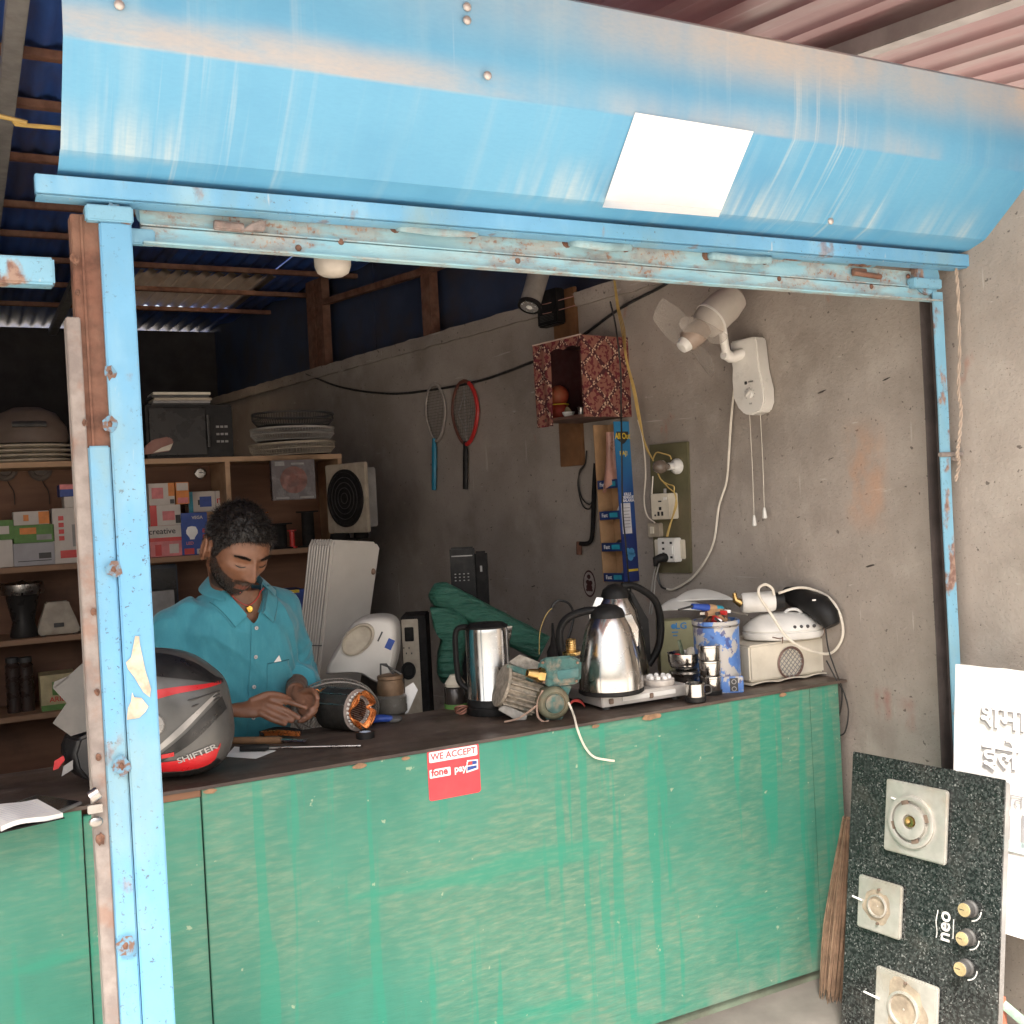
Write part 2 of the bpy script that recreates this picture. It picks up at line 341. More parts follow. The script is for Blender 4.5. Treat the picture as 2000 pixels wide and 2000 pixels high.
# ------------------------------------------------------------------ side wall and back wall
ZT = sum(wl(x, y)[1] for x, y in ((1004, 596), (639, 722), (458, 774)))/3
sw = thing('side_wall', 'long bare grey cement plaster side wall with stains and scratches', 'wall', wmat(0, 0))
def wallslab(b, s0, s1, z0, z1, t=.15): b.box((-(s0+s1)/2, t/2, (z0+z1)/2), (abs(s1-s0), t, z1-z0))
b = MB(); b.prism([(2.3, -.05), (2.3, 2.60), (-.35, 2.60), (-.35, ZT), (-6.2, ZT), (-6.2, -.05)], 0, .15); b.build('plaster', WALLM, sw, smooth=0)
b = MB(); b.grid(lambda u, v: (-(.36+5.8*u), -.018+.012*noise.noise((u*40, v*3, 1)), ZT-.05+.06*v+.008*noise.noise((u*60, v*2, 5))), 90, 3, thick=(0, .03, 0)); b.build('mortar_ledge', WALLM, sw)
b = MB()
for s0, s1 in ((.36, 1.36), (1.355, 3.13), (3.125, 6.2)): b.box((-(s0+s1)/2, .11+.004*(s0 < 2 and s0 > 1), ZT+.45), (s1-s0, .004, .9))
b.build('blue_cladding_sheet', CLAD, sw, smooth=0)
for px in ((600, 615), (616, 631), (825, 842)):
    s0 = wl(px[0], 650)[0]; s1 = wl(px[1], 650)[0]; b = MB(); b.box((-(s0+s1)/2, .03, ZT+.26), (abs(s0-s1), .05, .56)); b.build('steel_post', RUST, sw)
for (a, c) in (((606, 597), (833, 526)),):
    s0, z0 = wl(*a); s1, z1 = wl(*c); b = MB(); b.tube([(-s0, .02, z0), (-s1, .02, z1), (-s1+1.2, .02, z1+.02)], .024, 4); b.build('rafter', RUST, sw, smooth=0)
# dark chips, nails and scrapes on the plaster
for (x, y, r) in ((1606, 765, .014), (1732, 740, .012), (1700, 1105, .013), (1042, 1145, .011), (1625, 895, .006), (1050, 1250, .006), (960, 1030, .007), (1560, 1010, .006)):
    s, z = wl(x, y); b = MB(); b.add([(-s+r*1.3*math.cos(a)*(1+.5*noise.noise((a, x, 0))), -.0015, z+r*.22*math.sin(a)*(1+.6*noise.noise((a*2, y, 3)))+.3*r*math.cos(a)) for a in [i*math.tau/9 for i in range(9)]], [tuple(range(9))]); b.build('chip', mat('chip_dark', (.045, .035, .03), .9), sw, smooth=0)
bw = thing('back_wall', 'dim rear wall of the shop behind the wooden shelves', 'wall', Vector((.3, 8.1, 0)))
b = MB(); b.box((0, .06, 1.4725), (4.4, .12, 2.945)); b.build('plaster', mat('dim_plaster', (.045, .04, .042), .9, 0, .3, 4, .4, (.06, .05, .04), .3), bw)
lw = thing('far_side_wall', 'plain cement wall closing the other end of the shop', 'wall', Vector((-1.7, 5.1, 0)))
b = MB(); b.box((0, 0, 1.45), (.12, 6.0, 2.9)); b.build('plaster', WALLM, lw)
# ------------------------------------------------------------------ roof
RZ = 2.95
rf = thing('shop_roof', 'blue corrugated metal roof on rusty purlins over the shop', 'roof', Vector((.4, 2.2, RZ)))
def corr(b, x0, x1, y0, y1, z0, z1, pitch=.075, amp=.011, base=Vector((0, 0, 0))):
    n = int((x1-x0)/pitch*6)
    b.grid(lambda u, v: Vector((x0+(x1-x0)*u, y0+(y1-y0)*v, z0+(z1-z0)*v+amp*math.sin(2*math.pi*u*(x1-x0)/pitch)))-base, n, 3, thick=(0, 0, .0015))
base = Vector((.4, 2.2, RZ))
sky0, sky1 = at(395, 640, Z=RZ), at(545, 600, Z=RZ)
for (x0, x1, y0, y1) in ((-1.8, .95, 2.75, 8.5), (.93, 1.70, 3.25, 6.3), (.93, 1.70, 7.25, 8.5), (1.68, 2.75, 3.25, 8.5)):
    b = MB(); corr(b, x0, x1, y0, y1, RZ, RZ+.03, base=base); b.build('roof_sheet', ROOFB, rf)
b = MB(); corr(b, .91, 1.72, 6.2, 7.35, RZ+.022, RZ+.03, base=base)
q = N('translucent_sheet'); q.fin(q.mix((.26, .19, .13), (.34, .27, .2), q.noise(6, .3, .7)), .6, Transmission_Weight=.55, Alpha=1.0); b.build('skylight_sheet', q.m, rf)
for py in (98, 197, 303, 395, 452, 500, 548, 588):
    p = at(60, py+6, Z=RZ-.03); b = MB(); b.box((.45-.4, p.y-2.2, -.03), (4.1, .035, .026)); b.build('purlin', RUST, rf, bevel=.003)
for xx, r in ((.19, .03), (.62, .025)):
    b = MB(); b.box((xx-.4, 2.9, -.066), (.05, 5.6, .045)); b.build('rafter', GREY, rf, bevel=.003)
# ------------------------------------------------------------------ red awning
aw = thing('awning', 'red corrugated awning with a pale steel beam above the blue shutter hood', 'awning', Vector((1.6, 2.2, 3.05)))
def awz(y): return 3.05+.13*(y-2.2)
b = MB(); n = 150
def trap(u):
    t = u % 1.0; return .016*(min(1, max(0, (abs(t-.5)-.18)/.1)))
b.grid(lambda u, v: (-3.2+5.7*u, -1.35+2.75*v, .13*(-1.35+2.75*v)+trap(u*5.7/.19)), 360, 2, thick=(0, 0, .0015)); b.build('awning_sheet', ROOFR, aw, smooth=25)
p0, p1 = at(1740, 90, Y=2.45), at(1990, 0, Y=2.2)
b = MB(); b.box((1.25, 0.0, -.035), (.07, 2.6, .06), Matrix.Rotation(math.atan(.13), 4, 'X')); b.build('beam', mat('pale_beam', (.42, .38, .36), .6, 0, .2, 6, .3, (.2, .15, .13)), aw, bevel=.004)
for y in (-1.2, 1.25):
    b = MB(); b.box((0, y, .13*y-.025), (5.0, .04, .045)); b.build('purlin', RUST, aw, bevel=.003)
# ------------------------------------------------------------------ rolling shutter
HX0 = .19
sh = thing('rolling_shutter', 'raised blue rolling shutter with dusty faceted hood and rusty bottom bar', 'shutter', Vector((HX0, 2.15, 2.215)))
prof = [(2.145, 2.222), (2.10, 2.226), (2.05, 2.245), (1.965, 2.325), (1.903, 2.388), (1.892, 2.44), (1.88, 2.60), (1.90, 2.615), (2.10, 2.64), (2.14, 2.60)]
o = Vector((HX0, 2.15, 2.215))
def strip(name, pr, m, x0, x1, nx=60, dent=.004):
    b = MB(); k = len(pr)-1
    def fn(u, v):
        i = min(k-1, int(v*k)); t = v*k-i; y = pr[i][0]*(1-t)+pr[i+1][0]*t; z = pr[i][1]*(1-t)+pr[i+1][1]*t; x = x0+(x1-x0)*u
        e = min(1, 4*v*(1-v)*2); return Vector((x, y+dent*noise.noise((x*2.3, z*7, 1))*e, z))-o
    b.grid(fn, nx, k*4, thick=(0, .0012, 0)); return b.build(name, m, sh, smooth=22)
strip('hood_soffit', prof[:3], HOOD, HX0, 2.64, dent=.002)
strip('hood_panel', prof[2:5], HOOD, HX0+.001, 2.68, dent=.003)
strip('hood_panel', prof[4:7], HOOD, HX0+.001, 2.72, dent=.003)
strip('hood_cover', prof[6:], HOOD, HX0+.001, 2.72, dent=.003)
b = MB(); b.box((1.245-.02, -.035, -.018), (2.53, .03, .034)); b.box((1.245-.02, -.02, -.037), (2.53, .05, .003)); b.build('hood_rail', BLUEPOST, sh, bevel=.002)
xb0, xb1 = at(275, 470, Y=2.17).x-HX0, at(1826, 585, Y=2.17).x-HX0; zb = 2.116-2.215; SHR = Matrix(((1, 0, 0, 0), (0, 1, 0, 0), (-.0112, 0, 1, .0112*xb0), (0, 0, 0, 1)))
b = MB(SHR); b.box(((xb0+xb1)/2, .02, (zb-.02)/2), (xb1-xb0, .004, -zb-.02)); b.box(((xb0+xb1)/2, .013, zb+.034), (xb1-xb0, .012, .003)); b.build('bottom_slat', BARM, sh)
b = MB(SHR); b.box(((xb0+xb1)/2, .013, zb+.014), (xb1-xb0, .006, .034)); b.box(((xb0+xb1)/2, .002, zb-.004), (xb1-xb0, .028, .004)); b.build('bottom_angle', BARM, sh, bevel=.0015)
b = MB(); b.cyl((xb0+.05, .30, .16), (2.42, .30, .16), .14, n=28); b.build('shutter_roll', BLUERUST, sh)
def handle(xa, xb_, y, r=.0055, sag=.024):
    A = at(xa, y, Y=2.15)-o; B = at(xb_, y+9, Y=2.15)-o; zc = (A.z+B.z)/2
    pts = curve([(A.x, .016, zc+.012), (A.x+.008, -.014, zc+.004), ((A.x+B.x)/2, -.022, zc-.002), (B.x-.008, -.014, zc+.004), (B.x, .016, zc+.012)], 5)
    b = MB(); b.tube(pts, [(.009, .004)]*len(pts), 8, flat=(0, 0, 1)); h = b.build('handle', mat('rusty_handle', (.26, .40, .44), .6, 0, .3, 25, .75, (.27, .17, .12)), sh)
    for q_ in (A, B): b = MB(); b.cyl((q_.x, .018, zc+.012), (q_.x, .008, zc+.012), .013, .011, 10); b.build('weld', RUST, h)
handle(778, 930, 452); handle(1115, 1230, 480); handle(1388, 1502, 505)
A = at(418, 438, Y=2.15)-o; B = at(515, 438, Y=2.15)-o
b = MB(); b.tube([(A.x, .004, A.z), (A.x+.06, .002, A.z-.003)], [(.011, .008)]*2, 8, flat=(0, 0, 1)); b.prism([(A.x+.05, A.z-.012), (B.x, A.z-.008), (B.x+.006, A.z+.008), (A.x+.095, A.z+.016), (A.x+.07, A.z+.004)], -.006, .0); b.build('hasp', mat('rusty_hasp', (.25, .2, .18), .7, 0, .4, 40, .5, (.2, .07, .03), .4), sh, bevel=.002)
A = at(1668, 532, Y=2.15)-o
b = MB(); b.cyl((A.x, .004, A.z), (A.x+.105, .004, A.z-.006), .008, n=10); b.box((A.x+.03, .01, A.z+.004), (.05, .012, .02)); b.cyl((A.x+.035, .01, A.z+.03), (A.x+.035, -.002, A.z+.03), .012, n=10); b.build('bolt', RUST, sh, bevel=.002)
for x, y in ((665, 473), (582, 485), (1010, 510), (1520, 545), (1772, 540), (1700, 560)):
    p = at(x, y, Y=2.163)-o; b = MB(); b.sph((p.x, .0095, p.z), (.007, .004, .007), 10, 6); b.build('rivet', RUST, sh)
for x, y, Y in ((233, 10, 1.886), (912, 14, 1.882), (912, 40, 1.882), (952, 148, 1.888), (1622, 432, 2.0)):
    p = at(x, y, Y=Y)-o; b = MB(); b.sph((p.x, p.y-.001, p.z), (.009, .006, .009), 12, 6); b.build('screw', mat('zinc_screw', (.5, .45, .42), .4, .6), sh)
# taped sheet of paper lying on the sloping hood panel
cor = [(1239, 220), (1470, 257), (1402, 424), (1175, 405)]
def hoodpt(x, y):                                        # on the sloping panels, 3 mm proud
    best = None
    for (ya, za), (yb, zb_) in ((prof[4], prof[5]), (prof[3], prof[4]), (prof[2], prof[3])):
        d = ray(x, y); n = Vector((0, zb_-za, -(yb-ya))); t = n.dot(Vector((0, ya, za))-CAM)/n.dot(d); p = CAM+d*t
        if za-1e-3 <= p.z <= zb_+1e-3 or best is None: best = p+Vector((0, -.0035, -.001)); 
        if za-1e-3 <= p.z <= zb_+1e-3: break
    return best
def bil(u, v):
    (a, b_), (c, d) = [((cor[3][i]*(1-u)+cor[2][i]*u), (cor[0][i]*(1-u)+cor[1][i]*u)) for i in (0, 1)]
    return hoodpt(a*(1-v)+b_*v, c*(1-v)+d*v)-o
b = MB(); b.grid(bil, 12, 12); pp = b.build('paper_notice', mat('white_notice', (.86, .85, .83), .85, 0, .02, 20, 0, bump=.02), sh, smooth=60); pp['label'] = 'blank white sheet of paper taped on the blue hood'
b = MB()
for i in range(26):
    u = .33+.58*i/26; p = bil(u, .06+.012*noise.noise((i*1.7, 0, 0))); b.box((p.x, p.y-.0008, p.z), (.005 if i % 5 else .001, .0005, .0012))
b.build('faint_print', mat('faint_grey_ink', (.45, .44, .43), .9), pp, smooth=0)
# ------------------------------------------------------------------ steel door frame on the left
PY = 2.15
df = thing('door_frame', 'blue painted steel door post with rusty channel, welds and torn paper scraps', 'door frame', Vector((.30, PY, 0)))
def X_(x, y, Y=PY-.03): return at(x, y, Y=Y).x-.30
x0, x1 = X_(236, 1200), X_(299, 1200)
b = MB(); b.box(((x0+x1)/2, 0, 1.07), (x1-x0, .06, 2.14)); t1 = b.build('tube', BLUEPOST, df, bevel=.003)
xa, xb_ = X_(191, 1200), X_(234.5, 1200)
b = MB(); b.box(((xa+xb_)/2, .006, .86), (xb_-xa, .055, 1.72)); b.build('tube', BLUEPOST, df, bevel=.003)
b = MB(); b.box((xa+.02, .01, 1.935), (.056, .05, .44)); b.build('rusty_channel', RUST, df, bevel=.002)
b = MB(); b.box((xa+.01, -.017, 1.935), (.004, .004, .43)); b.build('channel_lip', RUST, df)
b = MB(); b.box((xa-.0135, .0, .98), (.025, .05, 1.96)); b.build('angle_iron', RUSTG, df, bevel=.002)
cb = at(0, 518, Y=PY)
b = MB(); b.box((xa-.04-1.0, .005, 2.045), (2.0, .05, .05)); b.build('crossbar', BLUERUST, df, bevel=.004)
b = MB(); b.box(((x0+x1)/2-.01, -.012, 2.155), (.085, .05, .03)); b.box((x1+.02, .012, 2.125), (.055, .02, .03)); b.build('top_bracket', BLUERUST, df, bevel=.003)
def weld(x, y, r, Y=PY-.031):
    p = at(x, y, Y=Y)-Vector((.30, PY, 0)); r *= .62; b = MB(); n = 14; rs = [r*(1+.45*noise.noise((math.cos(i*.45)*2, math.sin(i*.45)*2, x))) for i in range(n)]
    b.loft([[(p.x+rs[i]*k*math.cos(i*math.tau/n), p.y+.001-dy, p.z+1.35*rs[i]*k*math.sin(i*math.tau/n)) for i in range(n)] for k, dy in ((1, -.004), (.97, .0002), (.6, .0008), (.45, .0012), (.3, .003), (.12, .0036))]); o_ = b.build('weld', rp, df, smooth=60); b = MB(); b.add([(p.x+1.9*rs[i]*(1+.35*noise.noise((i*.9, x, 2)))*math.cos(i*math.tau/n), p.y+.0002, p.z+2.1*rs[i]*(1+.35*noise.noise((i*.9, y, 5)))*math.sin(i*math.tau/n)) for i in range(n)], [tuple(range(n))]); b.build('rust_halo', rh, o_, smooth=0) if x > 196 else None; return o_
qh = N('rust_halo'); rh = qh.fin(qh.mix((.16, .095, .07), (.13, .27, .38), qh.noise(70, .42, .58, detail=7)), .8)
rp = mat('rust_stain', (.17, .085, .055), .85, 0, .5, 70, .6, (.09, .035, .02), .5)
for x, y, r in ((222, 1112, .012), (238, 1497, .014), (245, 1848, .014), (216, 728, .01), (215, 828, .012), (183, 1195, .008), (190, 1352, .008), (193, 1480, .008), (166, 825, .008), (196, 1640, .013), (220, 415, .014), (245, 425, .010), (146, 505, .014), (152, 570, .008)): weld(x, y, r)
p = at(186, 1580, Y=PY-.04)-Vector((.30, PY, 0))
b = MB(); b.box((p.x, p.y+.004, p.z), (.026, .012, .016)); b.cyl((p.x-.008, p.y, p.z+.022), (p.x+.008, p.y, p.z+.03), .012, n=12); b.sph((p.x, p.y, p.z-.024), (.013, .006, .01)); b.build('door_latch', STEELD, df, bevel=.002)
def scrap(pts):
    q = [at(x, y, Y=PY-.0325)-Vector((.30, PY, 0)) for x, y in pts]; b = MB(); b.add(q, [tuple(range(len(q)))]); b.build('torn_paper', mat('torn_paper', (.62, .50, .38), .9, 0, .3, 40, .3, (.3, .2, .13)), df, smooth=0)
scrap([(264, 1242), (272, 1243), (273, 1258), (284, 1310), (295, 1345), (293, 1362), (280, 1352), (262, 1322), (250, 1307), (246, 1294), (256, 1284)])
scrap([(258, 1352), (262, 1362), (276, 1363), (290, 1380), (284, 1390), (276, 1398), (272, 1402), (248, 1406), (250, 1383), (256, 1370)])
# ------------------------------------------------------------------ right guide channel
gp = thing('shutter_guide', 'bent blue shutter guide channel against the cement wall', 'guide rail', Vector((2.50, PY, 0)))
gx = [(at(x, y, Y=PY).x, at(x, y, Y=PY).z) for x, y in ((1820, 570), (1832, 800), (1840, 1000), (1853, 1250), (1864, 1498))]
dz = gx[0][1]-gx[-1][1]; gx.append((gx[-1][0]+.003, 0.0))
def gstrip(name, dx0, dx1, dy0, dy1, m):
    b = MB(); rings = [[(x-2.5+dx0, dy0, z), (x-2.5+dx1, dy0, z), (x-2.5+dx1, dy1, z), (x-2.5+dx0, dy1, z)] for x, z in gx]; b.loft(rings); return b.build(name, m, gp, smooth=0)
gstrip('front_flange', 0, .040, -.003, .001, BLUERUST); gstrip('web', .038, .041, .001, .045, mat('shaded_recess_steel', (.07, .055, .05), .7, 0, .3, 10)); gstrip('back_flange', -.002, .039, .0425, .045, mat('shaded_recess_steel', (.07, .055, .05), .7, 0, .3, 10))  # shade of the guide recess put into the web and back flange colour
p = at(1790, 550, Y=PY-.02)-Vector((2.5, PY, 0)); b = MB(); b.box((p.x+.055, 0, p.z), (.11, .03, .028)); b.cyl((p.x+.07, .03, p.z+.02), (p.x+.07, .0, p.z+.02), .05, n=20); b.build('bracket', BLUERUST, gp, bevel=.003)
p = at(1858, 887, Y=PY-.02)-Vector((2.5, PY, 0)); b = MB(); b.cyl((p.x-.03, -.006, p.z), (p.x+.062, -.004, p.z), .007, n=8); b.cyl((p.x+.02, -.006, p.z-.012), (p.x+.05, -.006, p.z-.018), .006, n=8); b.build('hook', RUSTG, gp)
pts = [at(x, y, Y=PY-.03)-Vector((2.5, PY, 0)) for x, y in ((1867, 520), (1871, 570), (1874, 680), (1872, 760), (1877, 800), (1874, 850), (1870, 885), (1873, 905), (1866, 940))]
b = MB()
for k in (0, 1): b.tube([p+Vector((.003*math.sin(i*1.1+k*3), .003*math.cos(i*1.1+k*3), 0)) for i, p in enumerate(curve(pts, 8))], .003, 6)
r_ = b.build('tie_wire', mat('dirty_string', (.42, .33, .26), .8), gp)
# ------------------------------------------------------------------ counter
CX0, CX1 = -1.2, 2.48
ct = thing('shop_counter', 'worn green painted plywood counter with dark scratched top', 'counter', Vector((.9, CF, 0)))
CO = Vector((.9, CF, 0))
b = MB()
nx = 150
def edge(x): return .004*noise.noise((x*9, 0, 3))+.003*noise.noise((x*33, 0, 7))
vs = []
for i in range(nx+1):
    x = CX0+(CX1+.03-CX0)*i/nx; e = edge(x)
    vs.append([(x-.9, -.006+e, CT-.008), (x-.9, CB-CF, CT-.008), (x-.9, CB-CF, CT), (x-.9, -.004+e*1.5, CT-.0005*random.random())])
b.loft(vs); b.build('counter_top', CTOP, ct, smooth=20)
xs = at(397, 1600, Y=CF).x-.9; xe = at(1589, 1500, Y=CF).x-.9
def panel(xa, xb, name='front_panel', y=0., zt=CT-.0085, z0=.04):
    b = MB(); b.box(((xa+xb)/2, y+.009, (zt+z0)/2), (xb-xa, .018, zt-z0)); return b.build(name, GREEN, ct, bevel=.0015)
panel(CX0-.9, at(160, 1600, Y=CF).x-.9); panel(at(160, 1600, Y=CF).x-.897, xs-.003, y=.006, zt=CT-.026); panel(xs, xe-.002); panel(xe, CX1-.9, 'end_batten', .003)
b = MB(); b.box((xs-.08, .012, CT-.017), (.155, .018, .0165)); b.build('plywood_trim', PLY, ct)
b = MB(); b.box(((CX0+CX1)/2-.9, .03, .02), (CX1-CX0, .03, .04)); b.build('plinth', mat('dirty_plinth', (.16, .2, .14), .8, 0, .4, 8, .6), ct)
for xx in (CX1-.9-.009, CX0-.9+.009):
    b = MB(); b.box((xx, (CB-CF)/2+.012, .46), (.018, CB-CF-.03, .93)); b.build('end_panel', PLY, ct)
for x, y, w_ in ((1160, 1416, .014), (1270, 1398, .034), (700, 1490, .02), (410, 1545, .016), (1525, 1350, .016), (790, 1475, .012)):
    p = at(x, y, Y=CF)-CO; b = MB(); b.add([(p.x+w_*math.cos(a)*(1+.4*noise.noise((a*3, x, 0))), -.0075, CT-.014+.006*math.sin(a)*(w_/.03+.4)*(1+.5*noise.noise((a*2, y, 1)))) for a in [i*math.tau/11 for i in range(11)]], [tuple(range(11))]); b.build('chipped_edge', mat('raw_wood_chip', (.27, .16, .09), .8, 0, .3, 40), ct, smooth=0)
# payment sticker
a_, c_ = at(833, 1465, Y=CF)-CO, at(939, 1542, Y=CF)-CO
sx, sz = (a_.x+c_.x)/2, (a_.z+c_.z)/2-.004; sw_, sh_ = c_.x-a_.x, (a_.z-c_.z)+.004
def rrect(w_, h_, r, cx=0, cz=0, k=5):
    out = []
    for (ex, ez, a0) in ((1, 1, 0), (-1, 1, 90), (-1, -1, 180), (1, -1, 270)):
        out += [(cx+ex*(w_/2-r)+r*math.cos(R(a0+90*i/k)), cz+ez*(h_/2-r)+r*math.sin(R(a0+90*i/k))) for i in range(k+1)]
    return out
def flatpoly(poly, y, name, m, parent, off=(0, 0)):
    b = MB(); b.add([(x+off[0], y, z+off[1]) for x, z in poly], [tuple(range(len(poly)))]); return b.build(name, m, parent, smooth=0)
SR = mat('sticker_red', (.62, .045, .06), .45, 0, .06, 20, .1, (.4, .2, .15), .02); SWt = mat('sticker_white', (.8, .78, .78), .5, 0, .03, 20, .05, (.6, .5, .5), .02)
st = flatpoly(rrect(sw_, sh_, .008), -.0012, 'payment_sticker', SR, ct, (sx, sz)); st['label'] = 'red and white WE ACCEPT fonepay sticker on the green counter'
def T(x, z, y=-.0022): return TR(sx+x*sw_, y, sz+z*sh_)
flatpoly(rrect(sw_*.93, sh_*.21, .004), -.0018, 'white_band', SWt, st, (sx, sz+.355*sh_))
text(st, 'WE ACCEPT', .0235, SR, T(0, .355), bold=.0003)
flatpoly(rrect(sw_*.40, sh_*.17, .003), -.0018, 'white_band', SWt, st, (sx-.27*sw_, sz+.03*sh_))
text(st, 'fone', .026, SR, T(-.28, .045), bold=.0008); text(st, 'pay', .026, SWt, T(.12, .045), bold=.0006)
b = MB(); b.box((sx+.245*sw_, -.0019, sz+.05*sh_), (.0008, .0006, .026)); b.build('divider', SWt, st)
flatpoly([(-.018, -.017), (.017, -.012), (.018, .014), (-.014, .016)], -.0018, 'card_mark', SWt, st, (sx+.35*sw_, sz+.06*sh_))
flatpoly([(-.014, .002), (.0, .002), (.001, .012), (-.011, .012)], -.0022, 'card_mark', RED, st, (sx+.35*sw_, sz+.06*sh_)); flatpoly([(.0, .002), (.014, .003), (.014, .011), (.001, .012)], -.0022, 'card_mark', BLUEP, st, (sx+.35*sw_, sz+.06*sh_)); flatpoly([(-.015, -.012), (.013, -.008), (.013, -.001), (-.014, -.001)], -.0022, 'card_mark', BLUEP, st, (sx+.35*sw_, sz+.06*sh_))
# ------------------------------------------------------------------ things hung on the side wall
class WF:
    """a thing hung on the side wall; L(px,py) gives local (x,z) of a photo pixel on the plane `off` metres out"""
    def __init__(s, name, label, cat, px, py, off=0.0, group=None):
        s.s0, s.z0 = wl(px, py, off); s.off = off; s.t = thing(name, label, cat, wmat(s.s0, s.z0, off), group)
    def L(s, x, y, out=0.0):
        a, z = wl(x, y, s.off+out); return (s.s0-a, z-s.z0)
    def V(s, x, y, out=0.0):
        a, z = s.L(x, y, out); return Vector((a, -out, z))
def boxout(px_wall, px_edge, y):                         # how far a box sticks out: wall pixel and outer-edge pixel at the same place along the wall
    s, z = wl(px_wall, y); lo, hi = 0, 1.0
    for i in range(40):
        m = (lo+hi)/2; p = WP(s, z, m); d = p-CAM; x = 1000+FPX*d.dot(_r)/d.dot(_f)
        if x > px_edge: lo = m
        else: hi = m
    return lo
# --- rackets
def racket(name, label, rim, handle_m, px, top, neck, bot, wpx, lean, red=False):
    f = WF(name, label, 'racket', px, top, .015, 'mosquito rackets hung on the wall')
    (_, zt), (xn, zn), (xb, zb) = f.L(px, top), f.L(px+lean, neck), f.L(px+lean, bot)
    hw = abs(f.L(px-wpx/2, (top+neck)/2)[0]-f.L(px+wpx/2, (top+neck)/2)[0])/2
    zc = (zt+zn)/2; hh = (zt-zn)/2; cx = xn/2
    ring = [Vector((cx+hw*math.sin(a)*(1-.18*(1-math.cos(a))/2*0-.22*max(0, -math.cos(a))), 0, zc+hh*math.cos(a))) for a in [i*math.tau/28 for i in range(28)]]
    b = MB(); b.tube(ring+[ring[0], ring[1]], [(.006, .009)]*30, 8, flat=(0, 1, 0)); b.build('rim', rim, f.t)
    if red:
        b = MB(); b.tube([p+Vector((.003, -.003, 0)) for p in ring[2:15]], [(.009, .011)]*13, 8, flat=(0, 1, 0)); b.build('red_rim', RED, f.t)
    b = MB()
    for i in range(-9, 10):
        z = hh*i/10; w_ = hw*math.sqrt(max(0, 1-(i/10)**2))*.93
        b.cyl((cx-w_, 0, zc+z), (cx+w_, 0, zc+z), .0009, n=3)
    for i in range(-6, 7):
        x = hw*i/7; h_ = hh*math.sqrt(max(0, 1-(i/7)**2))*.93
        b.cyl((cx+x, .002, zc-h_), (cx+x, .002, zc+h_), .0009, n=3)
    o_ = b.build('mesh_grid', mat('mesh_wire', (.12, .11, .10), .5, .6), f.t); o_['kind'] = 'stuff'
    b = MB(); b.tube([(xn, -.004, zn+.015), (xn, -.004, zn-.02), (xn, -.004, zn-.03), (xb, -.004, zb)], [(.010, .008), (.013, .011), (.016, .012), (.015, .011)], 10, flat=(1, 0, 0)); b.build('handle', handle_m, f.t)
    if red:
        b = MB(); b.tube([(cx+hw*.0, .001, zc+hh*.55), (cx+hw*.55, .001, zc), (cx, .001, zc-hh*.6), (cx-hw*.55, .001, zc), (cx, .001, zc+hh*.6)], .0016, 5); b.tube([(cx, .001, zc+hh), (cx, .001, zc-hh)], .0016, 5); b.build('inner_frame', GREY, f.t)
CYH = mat('cyan_handle', (.01, .22, .36), .4, 0, .15, 20, .15)
racket('mosquito_racket', 'mosquito racket with white rim and blue handle hanging from a cable', mat('grey_white_rim', (.36, .32, .28), .5, 0, .2, 20, .2), CYH, 851, 749, 862, 957, 38, -2)
racket('mosquito_racket', 'mosquito racket with red rim and black handle hanging from a cable', mat('brown_rim', (.16, .06, .04), .5), BLACK, 906, 744, 868, 955, 50, 4, True)
# --- sagging cable along the wall
def wire(name, label, pts, r, m, cat='cable', group=None, k=6, n=6):
    o0 = pts[0]; t = MB(); t.tube([p-o0 for p in curve(pts, k)], r, n); o = t.build(name, m); o.location = o0; tag(o, label, cat, group); return o
def wpts(px, out=.012): return [WP(*wl(x, y, o_ if isinstance(o_, float) else out), o_ if isinstance(o_, float) else out) for x, y, o_ in [(p+(None,))[:3] for p in px]]
wire('wall_cable', 'black cable sagging along the wall above the rackets', wpts([(598, 730), (665, 756), (755, 769), (833, 763), (936, 744), (1037, 708), (1100, 680), (1145, 650), (1215, 600), (1300, 555), (1380, 500)]), .006, WIREK)
# --- plank, transformer, spotlight
f = WF('wooden_plank', 'narrow brown wooden plank fixed upright behind the cloth shrine', 'plank', 1112, 911, .0)
(xa, zb), (xb, zt) = f.L(1102, 911), f.L(1127, 560)
b = MB(); b.box(((xa+xb)/2, -.011, (zt)/2), (abs(xb-xa), .02, zt)); b.build('plank', WOOD, f.t, bevel=.002)
f = WF('transformer_box', 'small black adapter box tied with wire to the plank', 'adapter', 1084, 600, .03)
(xa, zb), (xb, zt) = f.L(1066, 642), f.L(1101, 562)
b = MB(); b.box(((xa+xb)/2, -.02, (zt+zb)/2), (abs(xb-xa), .05, zt-zb)); b.build('case', BLACK, f.t, bevel=.006)
b = MB()
for i in range(5): b.box(((xa+xb)/2, -.046, zb+.02+i*.006), (abs(xb-xa)*.7, .002, .002))
b.build('vent', DARK, f.t)
for k in (0, 1):
    b = MB(); z = (zt+zb)/2+(.02, -.02)[k]; b.tube(curve([(xb+.06, .02, z+.015), (xb+.004, -.03, z), ((xa+xb)/2, -.048, z-.004), (xa-.004, -.03, z+.006)], 6), .002, 5); b.build('tie_wire', mat('pink_wire', (.4, .2, .16), .6), f.t)
pl, pu = WP(*wl(1034, 599, .30), .30), WP(*wl(1056, 520, .30), .30)
sl = thing('spotlight', 'grey tubular spotlight hanging from the roof with bright reflector', 'lamp', pl)
ax = ((pu-pl).normalized()*.75+(pl-CAM).normalized()*.66).normalized(); rr = 21*sc(pl)
b = MB(); b.tube([ax*.004, ax*.06, ax*.2, ax*.62], [rr, rr*.98, rr*1.05, rr*1.05], 24); b.build('tube', mat('grey_tube', (.27, .25, .22), .5, 0, .2, 15, .3), sl)
